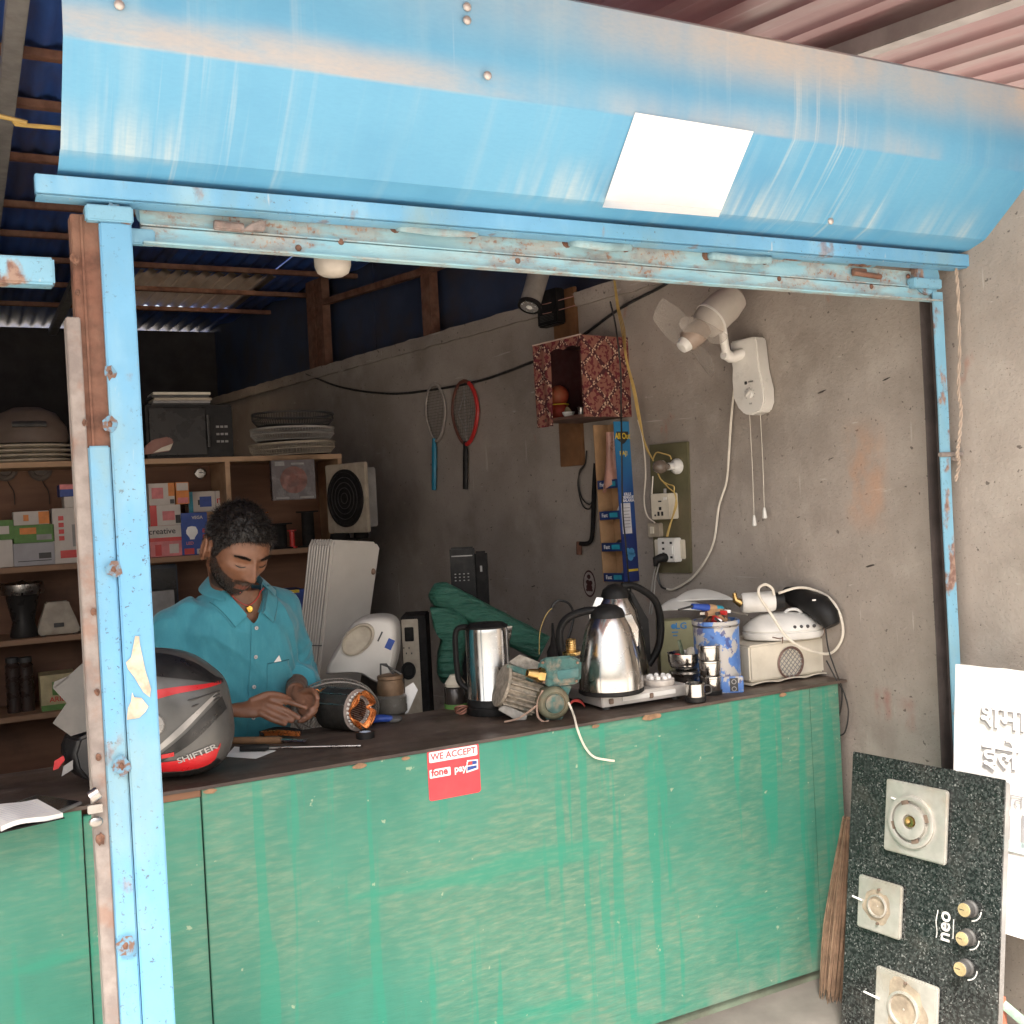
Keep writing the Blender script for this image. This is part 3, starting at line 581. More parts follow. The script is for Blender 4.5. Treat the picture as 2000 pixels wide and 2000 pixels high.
b = MB(); b.tube([ax*.012, ax*-.002, ax*-.002, ax*.01], [rr*1.12, rr*1.12, rr*.9, rr*.88], 24); b.build('bezel', BLACK, sl)
b = MB(); b.tube([ax*-.0022, ax*-.0036], [rr*.86, rr*.3], 20); b.build('reflector', mat('reflector', (.85, .83, .8), .18, .8, .1, 60), sl)
b = MB(); b.tube([ax*-.0036, ax*-.0055], [rr*.3, rr*.22], 12); b.build('led_chip', WHITE, sl)
# --- cloth shrine shelf
D = boxout(1234, 1143, 740)
s0, z0 = wl(1234, 814); _, z1 = wl(1232, 658); lo, hi = 0, 2.
for i in range(40):
    m_ = (lo+hi)/2; d = WP(s0+m_, z1, D)-CAM; x = 1000+FPX*d.dot(_r)/d.dot(_f)
    if x > 1042: lo = m_
    else: hi = m_
LN = lo; Hs = z1-z0
sr = thing('shrine_shelf', 'wall shrine box covered in maroon and gold printed cloth', 'shrine', wmat(s0, z0, 0))
def m_cloth():
    q = N('maroon_printed_cloth'); mp = q.n('ShaderNodeMapping'); q.l(q.co, mp.inputs[0]); mp.inputs['Rotation'].default_value = (0, R(45), 0)
    mp.inputs['Rotation'].default_value = (R(45), R(45), 0)
    x = q.n('ShaderNodeSeparateXYZ'); q.l(q.co, x.inputs[0])
    def wav(a, b_, k): 
        s_ = q.op(q.op(a, b_, 'ADD'), k); return q.op(q.op(s_, 1.0, 'FRACT'), .5, 'SUBTRACT')
    xy = q.op(x.outputs[0], x.outputs[1], 'SUBTRACT'); nz = q.op(x.outputs[2], -1.0)
    d1 = q.ramp(q.op(wav(xy, x.outputs[2], 8.0), 0, 'ABSOLUTE'), .12, .07); d2 = q.ramp(q.op(wav(xy, nz, 8.0), 0, 'ABSOLUTE'), .12, .07)
    dots = q.voro(95, .45, .35); band = q.op(q.op(d1, d2, 'MAXIMUM'), 1.0)
    fine = q.ramp(q.op(q.noise(38, .0, 1.0, detail=1), 0, 'ADD'), .47, .53); fine2 = q.ramp(q.noise(75, 0, 1, detail=1), .5, .56)
    inner = q.op(fine, fine2, 'MAXIMUM')
    c = q.mix((.12, .014, .02), (.36, .19, .12), q.op(inner, .45)); c = q.mix(c, (.055, .008, .012), band); c = q.mix(c, (.50, .34, .24), q.op(band, dots))
    return q.fin(c, .8, 0, q.noise(120, .2, .8), .3, .001)
CLOTH = m_cloth(); INN = mat('dark_cloth_inside', (.06, .015, .015), .9)
b = MB(); b.grid(lambda u, v: (.0015*noise.noise((u*9, v*5, 0)), -D*u, Hs*v+(.004*noise.noise((u*8, 3, 0)) if v < .01 else 0)), 12, 8, thick=(-.010, 0, 0)); b.build('side_panel', CLOTH, sr)
b = MB(); b.box((-LN/2-.01, -D/2, Hs-.004), (LN-.01, D-.004, .008)); b.build('top_board', INN, sr)
b = MB(); b.box((-LN/2-.01, -D/2, .006), (LN-.01, D-.002, .012)); b.build('base_board', mat('dark_board', (.10, .05, .035), .8), sr)
b = MB(); b.box((-LN/2-.01, -.006, Hs/2), (LN-.01, .008, Hs-.02)); b.build('back_board', INN, sr)
b = MB(); b.box((-LN+.004, -D/2, Hs/2), (.008, D-.006, Hs-.02)); b.build('side_board', INN, sr)
b = MB(); b.grid(lambda u, v: (-LN+.001+LN*.34*u, -D-.002-.004*math.sin(u*9+v*2), -.02+(Hs+.018)*v-.02*(1-v)*u*0), 10, 10, thick=(0, .002, 0)); b.build('curtain', CLOTH, sr)
b = MB(); b.grid(lambda u, v: (-LN*.66+LN*.66*u, -D-.002-.002*math.sin(u*14), Hs-.045+.043*v+.012*abs(math.sin(u*7))*(1-v)), 14, 4, thick=(0, .002, 0)); b.build('valance', CLOTH, sr)
b = MB()
for i in range(40):
    u = i/39; b.sph((-LN*u, -D-.004, Hs+.001), .0035, 6, 4)
o_ = b.build('bead_trim', mat('beads', (.45, .33, .27), .5), sr); o_['kind'] = 'stuff'
def shp(x, y, out): 
    a, z = wl(x, y, out); return WP(a, z, out)
pc = shp(1090, 762, D*.55); pc.z = z0+.012
po = thing('clay_pot', 'round red and ochre clay pot inside the cloth shrine', 'pot', pc)
b = MB(); b.lathe([(.02, 0), (.036, .006), (.044, .03), (.04, .05), (.030, .062), (.032, .068)], 20); b.build('pot', mat('red_clay', (.42, .05, .03), .6, 0, .3, 12, .3, (.3, .16, .07)), po)
b = MB(); b.sph((0, 0, .10), (.043, .043, .043), 20, 12); b.build('coconut', mat('red_coconut', (.48, .07, .03), .6, 0, .3, 9, .7, (.33, .20, .09)), po)
b = MB(); b.tube([(.041*math.cos(a), .041*math.sin(a), .063) for a in [i*math.tau/16 for i in range(17)]], .0025, 5); b.build('thread', YELLOWP, po)
pc = shp(1135, 795, D*.8); pc.z = z0+.012
o_ = thing('lamp_cup', 'tiny steel lamp cup at the shrine edge', 'cup', pc); b = MB(); b.lathe([(.010, 0), (.014, .004), (.012, .02), (.017, .032), (.015, .03), (.010, .02), (.0, .018)], 14); b.build('cup', STEELD, o_)
pc = shp(1110, 800, D*.75); pc.z = z0+.012
o_ = thing('offering_bowl', 'small white bowl with folded leaf on the shrine floor', 'bowl', pc); b = MB(); b.lathe([(.012, 0), (.022, .012), (.026, .022), (.023, .02), (.012, .006), (0, .005)], 14); b.build('bowl', PAPER, o_)
b = MB(); b.grid(lambda u, v: (-.02+.04*u, .01*math.sin(u*3), .015+.03*v*math.sin(u*3)), 6, 3, thick=(0, .001, 0)); b.build('leaf', mat('leaf_dry', (.25, .2, .12), .7), o_)
# --- wall fan
fo = .06
f = WF('wall_fan', 'white wall fan without guard turned down towards the counter', 'fan', 1470, 740, 0.0); t = f.t
def fl(x, y, out): 
    a, z = f.L(x, y, out); return (a, z)
WF_ = mat('fan_white', (.70, .67, .62), .35, 0, .06, 10, .15, (.4, .33, .27), .03)
outl = [(1437, 668), (1484, 658), (1487, 662), (1494, 720), (1503, 760), (1504, 785), (1498, 803), (1480, 811), (1464, 809), (1452, 797), (1443, 778), (1440, 742), (1441, 720), (1437, 700)]
pl_ = [f.L(x, y, .03) for x, y in outl]
b = MB(); b.prism(pl_, -.06, -.003); b.build('stand_body', WF_, t, bevel=.008)
kx, kz = f.L(1463, 769, .065); Mk = TR(kx, -.061, kz, 0, R(90))
b = MB(); b.lathe([(.016, 0), (.016, .006), (.013, .009)], 20, Mk); b.build('speed_knob', WHITE, t); b = MB(); b.box((kx, -.073, kz), (.024, .008, .005), Matrix.Translation((kx, 0, kz)) @ Matrix.Rotation(R(-40), 4, 'Y') @ Matrix.Translation((-kx, 0, -kz))); b.build('knob_grip', WF_, t, bevel=.001)
INK = mat('black_ink', (.03, .03, .03), .6, 0, .1, 20)
b = MB()
for i in range(9): a = R(-130+i*32); b.box((kx+.021*math.sin(a), -.0615, kz+.021*math.cos(a)), (.0018, .001, .0018))
b.build('dial_marks', INK, t)['kind'] = 'stuff'
(lx, lz) = f.L(1455, 748, .065); b = MB(); b.prism(rrect(.011, .011, .003, lx, lz), -.0615, -.0605); b.build('logo', INK, t); text(t, 'orient', .011, INK, TR(lx+.022, -.0612, lz+.003), sx=.8); text(t, '0-3', .008, INK, TR(kx+.002, -.0612, kz-.034))
hub = WP(*wl(1332, 678, .30), .30); mback = WP(*wl(1415, 598, .14), .14)
Mi = WM[t.name].inverted(); hl, ml = Mi @ hub, Mi @ mback; axd = (ml-hl).normalized(); Lm = (ml-hl).length
rk = 1*sc(hub)
MOT = mat('fan_motor_housing', (.46, .41, .36), .5, 0, .12, 10, .3, (.3, .24, .19))
b = MB(); b.tube([hl+axd*.105, hl+axd*.115, hl+axd*.15, hl+axd*.22, hl+axd*.27, hl+axd*.29], [.040, .052, .060, .060, .050, .022], 28); b.build('motor_housing', MOT, t)
b = MB(); b.tube([hl+axd*.145, hl+axd*.152], [.0625, .0625], 28); b.build('housing_band', WF_, t)
b = MB(); b.tube([hl+axd*.02, hl+axd*.03, hl+axd*.07, hl+axd*.105], [.028, .036, .040, .036], 24); b.build('blade_hub', mat('hub_brown', (.33, .25, .20), .5, 0, .2, 10, .3), t)
b = MB(); b.tube([hl-axd*.006, hl-axd*.003, hl+axd*.012, hl+axd*.022], [.012, .021, .027, .028], 24); b.build('hub_cap', WHITE, t)
ux = axd.orthogonal().normalized(); uy = axd.cross(ux)
BL = N('clear_fan_blade'); BL.fin((.5, .45, .40), .3, Alpha=.28); 
for k in range(3):
    a0 = R(25+120*k); b = MB()
    def blade(u, v):
        r = .030+.135*u; w_ = (.020+.062*math.sin(math.pi*min(1, u*.75+.12)))*(v-.5)*2; a = a0+w_/max(r, .06)*1.0+.35*u
        return hl+axd*(.05+.018*(v-.5)*2+.006*u)+ux*(r*math.cos(a))+uy*(r*math.sin(a))
    b.grid(blade, 10, 6, thick=axd*.0015); b.build('blade', BL.m, t)
ar = [Vector((f.L(1452, 690, .05)[0], -.05, f.L(1452, 690, .05)[1])), Vector((f.L(1425, 690, .09)[0], -.10, f.L(1425, 690, .09)[1]-.008)), hl+axd*.20+Vector((0, 0, -.05))]
b = MB(); b.tube(curve(ar, 5), [.020]*6+[.015]*5, 12); b.build('neck', WF_, t); b = MB(); b.cyl(ar[1]+Vector((-.0, -.022, .0)), ar[1]+Vector((.0, .022, .0)), .014, n=16); b.build('tilt_knob', WHITE, t)
for (xa, ya, xb, yb) in ((1464, 808, 1473, 1013), (1485, 809, 1493, 998)):
    A, B = f.V(xa, ya, .035), f.V(xb, yb, .035); A.y = B.y = -.035; b = MB(); b.tube([A, (A+B)/2+Vector((.002, 0, 0)), B], .0011, 5); c_ = b.build('pull_cord', WIREW, t)
    b = MB(); b.tube([B+Vector((0, 0, .012)), B, B-Vector((0, 0, .022)), B-Vector((0, 0, .026))], [.003, .006, .008, .005], 12); b.build('pull_bell', WHITE, c_)
wire('fan_flex', 'white flex hanging from the wall fan to the switchboard', wpts([(1440, 712), (1434, 760), (1428, 820), (1424, 880), (1419, 940), (1404, 990), (1392, 1065), (1358, 1122), (1318, 1150), (1300, 1150)], .02), .0042, WIREW)
wire('plug_flex', 'black flex joining the fan cord below the switchboard', wpts([(1300, 1150), (1292, 1146), (1286, 1132), (1284, 1112), (1287, 1092)], .03), .0042, WIREK)
# --- switchboard
f = WF('switchboard', 'olive metal switchboard panel with bulb holder and two sockets', 'switchboard', 1315, 990); t = f.t
b = MB(); b.prism([f.L(x, y) for x, y in ((1272, 869), (1347, 862), (1354, 1119), (1282, 1118))], -.012, -.001); b.build('board', mat('olive_board', (.115, .105, .055), .6, 0, .25, 6, .4, (.2, .13, .09)), t, bevel=.002)
def wbox(x0, y0, x1, y1, d0, d1, name, m, bev=.003):
    (a, z0_), (c, z1_) = f.L(x0, y0, d1), f.L(x1, y1, d1); b = MB(); b.box(((a+c)/2, -(d0+d1)/2, (z0_+z1_)/2), (abs(c-a), d1-d0, abs(z0_-z1_))); return b.build(name, m, t, bevel=bev), (a+c)/2, (z0_+z1_)/2, abs(c-a), abs(z0_-z1_)
(cx, cz) = f.L(1313, 911, .04); Mh = TR(cx, -.012, cz, 0, R(90))
b = MB(); b.lathe([(.030, 0), (.030, .006), (.024, .018), (.015, .026), (.014, .05), (.012, .05)], 24, Mh); hd = b.build('bulb_holder', WHITE, t)
b = MB(); b.lathe([(.0105, .046), (.012, .056), (.024, .078), (.026, .094), (.020, .110), (.008, .118)], 22, Mh); bu = b.build('bulb', mat('smoky_bulb', (.16, .125, .10), .25, 0, .2, 15, .3), t)
s1, cx, cz, ww, hh = wbox(1270, 965, 1309, 1014, .012, .060, 'socket', CREAM)
for (dx, dz_, w_, h_) in ((-.1, -.28, .10, .16), (.1, -.28, .10, .16), (0, -.08, .12, .12), (0, .2, .16, .05), (-.28, -.34, .07, .07), (.28, .3, .18, .12)):
    b = MB(); b.box((cx+dx*ww, -.0605, cz+dz_*hh), (w_*ww, .002, h_*hh)); b.build('slot' if dx < .25 else 'switch', INK if dx < .25 else WHITE, s1)
b = MB(); b.cyl((cx+.2*ww, -.05, cz+hh/2), (cx+.2*ww, -.05, cz+hh/2+.018), .006, n=10); b.build('neon_lamp', GREY, s1)
s2, cx2, cz2, w2, h2 = wbox(1264, 1022, 1289, 1049, .0, .030, 'switch_box', CREAMD)
b = MB(); b.box((cx2-.1*w2, -.032, cz2), (.3*w2, .004, .5*h2)); b.build('rocker', CREAM, s2, bevel=.001)
s3, cx3, cz3, w3, h3 = wbox(1283, 1051, 1319, 1098, .012, .05, 'socket', WHITE)
wbox(1277, 1054, 1337, 1092, .004, .02, 'back_plate', CREAM)
for (dx, dz_) in ((-.15, .3), (-.15, .05), (-.15, -.15), (.3, .3), (.3, -.3)):
    b = MB(); b.box((cx3+dx*w3, -.0505, cz3+dz_*h3), (.12*w3, .002, .09*h3)); b.build('slot', INK, s3)
b = MB(); b.box((cx3+.27*w3, -.053, cz3), (.3*w3, .006, .35*h3)); b.build('rocker', WHITE, s3, bevel=.001)
p3 = f.V(1292, 1090, .07); b = MB(); b.tube([p3+Vector((.0, .02, .0)), p3, p3+Vector((-.012, -.02, -.005)), p3+Vector((-.014, -.022, -.03))], [.017, .018, .014, .006], 12); b.build('plug', BLACK, t)
for k, pts in enumerate(([(1275, 897), (1282, 884), (1295, 886), (1308, 890), (1311, 897)], [(1285, 925), (1292, 938), (1303, 945), (1316, 950), (1316, 962)], [(1292, 937), (1305, 952), (1320, 968), (1316, 1000), (1305, 1035), (1302, 1048)], [(1318, 965), (1322, 985), (1314, 1010), (1308, 1030), (1304, 1048)], [(1275, 930), (1274, 950), (1273, 965)])):
    b = MB(); b.tube(curve([f.V(x, y, .062) for x, y in pts], 6), .0026, 6); b.build('flex', (WIREY if k in (0, 1, 2, 3) else WIREW), t)
for k in range(3):
    wire('feed_wire', 'yellow feed wires hanging past the shrine to the switchboard', wpts([(1199+k, 548, D*.2), (1205+2*k, 600, D*.3), (1214+k*3, 645, D*.5), (1222+3*k-k*k, 700, .20), (1236+2*k, 760, .06), (1247+k*2, 820, .05), (1262-k, 870, .05), (1276, 900, .06)]), .0024, WIREY, group='yellow feed wires')
wire('drop_wire', 'thin white wire dropping beside the switchboard to a small switch', wpts([(1246, 820), (1256, 862), (1261, 924), (1258, 976), (1264, 1007), (1279, 1021)], .04), .0028, WIREW)
for k, pts in enumerate(([(1284, 1098), (1276, 1125), (1272, 1160), (1268, 1200)], [(1288, 1100), (1280, 1130), (1277, 1165), (1272, 1200)])): wire('mains_lead', 'grey mains leads falling behind the counter kettles', wpts(pts, .05), .003, WIREG, group='grey mains leads')
wire('drop_lead', 'dark lead hanging in front of the blue cardboard rack', wpts([(1192, 590, .1), (1203, 640, D+.03), (1212, 720, D+.03), (1213, 790, D+.03), (1214, 850, .16), (1216, 990, .16), (1222, 1060, .16), (1228, 1130, .14), (1234, 1165, .08)]), .0035, WIREK)
# --- cardboard rack
D2 = boxout(1243, 1214, 980); s0, zb = wl(1249, 1134); st_, zt = wl(1236, 822); Hr = zt-zb
lo, hi = 0, 1.
for i in range(40):
    m_ = (lo+hi)/2; d = WP(s0+m_, (zt+zb)/2, D2)-CAM; x = 1000+FPX*d.dot(_r)/d.dot(_f)
    if x > 1171: lo = m_
    else: hi = m_
L2 = lo
cr = thing('cardboard_rack', 'tall blue and brown cardboard display rack hanging under the shrine', 'rack', wmat(s0, zb, 0) @ Matrix.Rotation(R(-1.5), 4, 'Y'))
def m_rackside():
    q = N('blue_rack_print'); c = q.mix((.02, .07, .26), (.03, .20, .40), q.op(q.ax(2, Hr*.45, Hr*.95), 1)); c = q.mix(c, (.015, .03, .14), q.ax(2, Hr*.38, Hr*.28))
    return q.fin(c, .45, 0, q.noise(20, .3, .7), .05, .001)
RS = m_rackside(); b = MB(); b.box((-.002, -D2/2, Hr/2), (.004, D2, Hr)); sd_ = b.build('side_panel', RS, cr)
b = MB(); b.box((-L2, -D2/2, Hr/2), (.004, D2, Hr)); b.build('side_panel', CARD, cr)
b = MB(); b.box((-L2/2, -.003, Hr/2), (L2-.006, .004, Hr-.002)); b.build('back_panel', CARD, cr)
MX = Matrix(((0, 1, 0, .0012), (-1, 0, 0, 0), (0, 0, 1, 0), (0, 0, 0, 1)))   # lettering plane on the side panel, facing +X
MX = Matrix(((0, -1, 0, .0008), (1, 0, 0, 0), (0, 0, 1, 0), (0, 0, 0, 1)))
def RT(d, z): return MX.copy() @ Matrix.Translation((-(D2*(1-d)), 0, Hr*z))
flat_ = [(-.034, .02), (.034, .02), (.034, -.004), (.012, -.024), (.0, -.03), (-.03, -.012)]
b = MB(); b.add([RT(.5, .905) @ Vector((x*D2/.085, -.0004, z)) for x, z in flat_], [tuple(range(6))]); b.build('logo_patch', INK, sd_, smooth=0)
text(sd_, 'All Out', .036*D2/.085, YELLOWP, RT(.5, .907) @ Matrix.Translation((0, -.001, 0)), sx=.8, bold=.0006); text(sd_, 'RAJ!', .026*D2/.085, YELLOWP, RT(.5, .80), bold=.0004)
for i, z in enumerate((.545, .525, .505)): text(sd_, ('KILLS', 'DENGUE', 'MALARIA')[i], .017*D2/.085, SWt, RT(.58, z), bold=.0004)
for (dd, zz, rr2) in ((.35, .19, .012), (.6, .185, .014), (.5, .155, .015), (.72, .165, .008)): b = MB(); b.add([RT(dd, zz) @ Vector((rr2*math.cos(a), -.0006, rr2*1.1*math.sin(a))) for a in [i*math.tau/12 for i in range(12)]], [tuple(range(12))]); b.build('print_spot', mat('pale_blue_print', (.08, .30, .55), .5), sd_, smooth=0)
b = MB(); b.box((.0005, -D2*.6, Hr*.395), (.003, D2*.6, Hr*.19)); nt_ = b.build('price_note', mat('note_paper', (.62, .60, .62), .8), sd_)
for i in range(7):
    b = MB(); b.box((.0022, -D2*.58, Hr*(.46-.02*i)), (.0006, D2*(.45-.05*(i % 3)), .0016)); b.build('written_line', INK, nt_)
b = MB(); b.box((.0005, -D2*.4, Hr*.07), (.0016, D2*.7, Hr*.014)); b.build('yellow_strip', YELLOWP, sd_)
BB = mat('rack_band', (.015, .035, .13), .45, 0, .3, 14); rackshelf = []
for i, y in enumerate((951, 1010, 1068, 1131)):
    z = Hr*(.60, .405, .205, .015)[i]
    b = MB(); b.box((-L2/2, -D2/2-.004, z-.004), (L2-.008, D2-.010, .004)); b.build('tray', CARD, cr); b = MB(); b.box((-L2/2, -D2+.001, z+.010), (L2-.006, .003, .034)); bd_ = b.build('band', BB, cr)
    b = MB(); b.box((-L2*.30, -D2-.0012, z+.010), (L2*.36, .001, .018)); b.build('band_print', CYANP, bd_); text(bd_, 'Fast', .022, SWt, TR(-L2*.72, -D2-.0012, z+.010), bold=.0003)
pb = thing('plastic_bag', 'crumpled pinkish plastic bag stuffed in the cardboard rack top', 'bag', wmat(s0+L2*.55, zb+Hr*.64, D2*.6))
b = MB(); b.grid(lambda u, v: ((.022+.03*(1-v)**2+.012*noise.noise((u*4, v*3, 2)))*math.cos(u*math.tau)*(1+.3*math.sin(u*19)), (.02+.02*(1-v)**2)*math.sin(u*math.tau)*(1+.3*math.sin(u*19)), -.03+.22*v-.02*math.sin(u*12)*(1-v)), 60, 14)
b.build('bag', mat('pink_polythene', (.50, .26, .20), .35, 0, .3, 12, Transmission_Weight=.2), pb)
for i, (z_, m_, lab) in enumerate(((.605, DARK, 'dark wire scraps'), (.41, WHITE, 'white plug holder'), (.21, DARK, 'dark clip strip'), (.02, GREY, 'bundle of grey brackets'))):
    o_ = thing(('wire_scraps', 'lamp_socket', 'clip_strip', 'bracket_bundle')[i], lab+' lying in a pocket of the cardboard rack', ('wire', 'socket', 'clip', 'bracket')[i], wmat(s0+L2*.45, zb+Hr*z_, D2*.5)); b = MB()
    if i == 1: b.lathe([(.012, 0), (.014, .02), (.006, .05), (.004, .07)], 12, Matrix.Rotation(R(18), 4, 'Y')); b.build('holder', m_, o_)
    else:
        for k in range(7 if i != 2 else 3):
            a = random.uniform(0, 6); b = MB(); b.tube(curve([(-.04+.01*k, -.01*math.sin(a), .004), (-.01+.006*k, .012*math.cos(a), .012+.02*random.random()), (.03, -.006*math.sin(a), .02*random.random())], 4), .0028 if i != 2 else .006, 5); b.build('strand', m_, o_)
# --- iron rod, cable coil, picture sticker
f = WF('iron_rod', 'bent black iron bar on the wall beside the cardboard rack', 'rod', 1157, 1059, .02)
b = MB(); b.tube(curve([f.V(x, y, .0) for x, y in ((1163, 905), (1160, 960), (1157, 1040), (1150, 1060), (1131, 1062))], 6), .009, 8); b.build('bar', BLACKM, f.t); b = MB(); b.tube([f.V(1131, 1058), f.V(1131, 1083)], .012, 8); b.build('end_piece', RUST, f.t)
for k in range(2): wire('cable_loop', 'thin black cable loops hanging by the wooden plank', wpts([(1146, 880), (1143, 905), (1132, 920+5*k), (1131-2*k, 950), (1138, 975+12*k), (1152, 985+8*k), (1160, 970)], .015), .003, WIREK, group='black cable loops')
f = WF('picture_sticker', 'small oval maroon and white picture sticker on the wall', 'sticker', 1151, 1140, .001)
(xa, zt_), (xb, zb_) = f.L(1138, 1113), f.L(1165, 1166); cx, cz, a_, c_ = (xa+xb)/2, (zt_+zb_)/2, abs(xb-xa)/2, (zt_-zb_)/2
def oval(k): return [(cx+a_*k*math.sin(q_), cz+c_*k*(math.cos(q_)*(1.0 if math.cos(q_) < 0 else 1.05)-.05)) for q_ in [i*math.tau/24 for i in range(24)]]
flatpoly(oval(1), -.001, 'border', mat('sticker_maroon', (.05, .012, .012), .6), f.t); flatpoly(oval(.86), -.0018, 'ground', mat('sticker_pale', (.36, .31, .28), .6, 0, .3, 40), f.t)
for (u, v, r) in ((0, .5, .30), (-.2, .1, .3), (.25, .05, .3), (0, -.3, .5), (-.35, -.5, .2), (.35, -.5, .2)): flatpoly([(cx+a_*(u+r*math.cos(q_)), cz+c_*(v+r*.6*math.sin(q_))) for q_ in [i*math.tau/10 for i in range(10)]], -.0024-.0002*u, 'motif', mat('sticker_maroon', (.05, .012, .012), .6), f.t)
# --- round ceiling lamp behind the shutter bar
p = at(651, 541, Y=2.5); cl = thing('ceiling_lamp', 'round dusty white lamp body hanging just behind the shutter bar', 'lamp', p); r_ = 36*sc(p)
b = MB(); b.lathe([(0, 0), (r_*.55, .002), (r_*.85, .010), (r_*.98, .026), (r_, .045), (r_, .075), (r_*.8, .085)], 30); b.build('diffuser', mat('dusty_white', (.50, .45, .39), .4, 0, .15, 9, .4, (.28, .22, .17)), cl)
b = MB(); b.cyl((0, 0, .08), (0, 0, .80), .009, n=8); b.build('stem', GREY, cl)
wire('roof_rope', 'thin tan rope strung under the purlins beside the hood', [Vector((-1.63, 3.1, 2.86)), Vector((-.8, 3.05, 2.78)), at(-20, 222, Y=3.0), at(40, 236, Y=3.0), at(118, 250, Y=3.0), Vector((1.4, 3.0, 2.66)), Vector((2.42, 3.0, 2.75))], .006, WIREY, 'rope')
# ------------------------------------------------------------------ things on and behind the counter
class CFm:
    """a thing standing at photo pixel (px,py) on the plane z=Z; V() maps photo pixels onto its own upright mid plane (dy metres further back)"""
    def __init__(s, name, label, cat, px, py, Z=CT, back=0.0, rz=-YAW, group=None, Y=None):
        p = at(px, py, Y=Y) if Y is not None else at(px, py, Z=Z)
        m = Matrix.Rotation(rz, 4, 'Z'); p = p+m @ Vector((0, back, 0))
        if Y is None: p.z = Z
        m.translation = p; s.M = m; s.Mi = m.inverted(); s.n = m.to_3x3() @ Vector((0, 1, 0)); s.p = p
        s.t = thing(name, label, cat, m, group); s.s = sc(p)
    def V(s, x, y, dy=0.0):
        d = ray(x, y); q = s.p+s.n*dy; k = (q-CAM).dot(s.n)/d.dot(s.n); return s.Mi @ (CAM+d*k)
    def xz(s, x, y, dy=0.0): v = s.V(x, y, dy); return (v.x, v.z)
def above(zmin, v): return Vector((v.x, v.y, max(zmin, v.z)))
# --- open notebook and phone
nb = thing('notebook', 'open white notebook at the counter edge beside the phone', 'notebook', TP(P(28, 1606)+Vector((-.05, .015, 0)), R(14)))
for k in (-1, 1):
    b = MB(); b.grid(lambda u, v: (.002*k+k*.125*u, -.085+.17*v, .012+.010*math.sin(math.pi*min(1, u*1.3))*(1-u)), 10, 2, thick=(0, 0, -.010)); b.build('page_block', PAPER, nb)
b = MB(); b.box((0, 0, .0012), (.258, .178, .0022)); b.build('cover', BLACKM, nb)
b = MB()
for i in range(9): b.box((.06, -.07+.015*i, .0225-.004), (.09, .0008, .0004))
b.build('ruled_lines', mat('pale_ink', (.5, .5, .58), .8), nb)['kind'] = 'stuff'
c = [P(x, y, CT+.008) for x, y in ((14, 1573), (72, 1551), (161, 1565), (96, 1591))]; cc = sum(c, Vector())/4
ph = thing('phone', 'black smartphone lying face up behind the notebook', 'phone', Vector((cc.x, cc.y, CT)))
b = MB(); q_ = [(v.x-cc.x, v.y-cc.y) for v in c]; b.loft([[(x, y, .0005) for x, y in q_], [(x, y, .008) for x, y in q_]]); b.build('body', mat('phone_edge', (.2, .2, .21), .35, .6), ph, bevel=.002)
b = MB(); b.add([(x*.93, y*.93, .0084) for x, y in q_], [(0, 1, 2, 3)]); b.build('screen', mat('phone_glass', (.012, .012, .014), .1, 0, .1, 8, .2, (.06, .05, .05)), ph)
# --- full-face helmet
h = CFm('motorcycle_helmet', 'grey black and red full-face motorcycle helmet resting on the counter', 'helmet', 300, 1548, CT, .14, rz=-YAW+R(6)); t = h.t
HG = mat('helmet_grey', (.10, .098, .095), .38, .25, .2, 9, .3, (.16, .14, .12), .06); HK = mat('helmet_black', (.012, .012, .013), .35, 0, .3, 14, .25, (.07, .06, .05)); HR = mat('helmet_red', (.50, .015, .02), .35, 0, .15, 14, .2, (.2, .05, .04)); HS = mat('helmet_silver', (.33, .32, .31), .35, .4, .2, 14, .2)
def HV(x, y): v = h.V(x, y); return (v.x, v.z)
# centreline outline of the shell in side view: profile as polar function
cx, cz = HV(300, 1420); 
top = [(455, 1420), (458, 1470), (440, 1515), (400, 1538), (340, 1546), (260, 1546), (205, 1530), (188, 1470), (180, 1400), (196, 1330), (245, 1304), (310, 1298), (370, 1308), (415, 1335), (442, 1365)]
pol = [HV(x, y) for x, y in top]; zmin = min(z for _, z in pol); pol = [(x, z-zmin+.004) for x, z in pol]
cxp = sum(x for x, _ in pol)/len(pol); czp = sum(z for _, z in pol)/len(pol)
cl = curve([(x, 0, z) for x, z in pol]+[(pol[0][0], 0, pol[0][1])], 5)[:-1]
def shellring(k, y): return [(cxp+(v.x-cxp)*k, y, czp+(v.z-czp)*k*(1 if v.z > czp else 1)+(.0)) for v in cl]
WH = .125
def hring(i, n=16):
    a = math.pi*i/n; return shellring(max(.02, math.sin(a)**.62), -WH*math.cos(a))
rings = [hring(i) for i in range(0, 17)]
for r_ in range(len(rings)): rings[r_] = [(x, y, max(.004, z)) for x, y, z in rings[r_]]
b = MB(); b.loft(rings); b.build('shell', HG, t, smooth=60)
def hsurf(x, z):                                         # y of the near side of the shell at (x,z)
    a = math.atan2(z-czp, x-cxp); d = math.hypot(x-cxp, z-czp); best = min(cl, key=lambda v: abs((math.atan2(v.z-czp, v.x-cxp)-a+math.pi) % math.tau-math.pi)); k = min(.999, d/max(1e-4, math.hypot(best.x-cxp, best.z-czp)))
    return -WH*math.cos(math.asin(min(1, k**(1/.62)))) if k > 0 else -WH
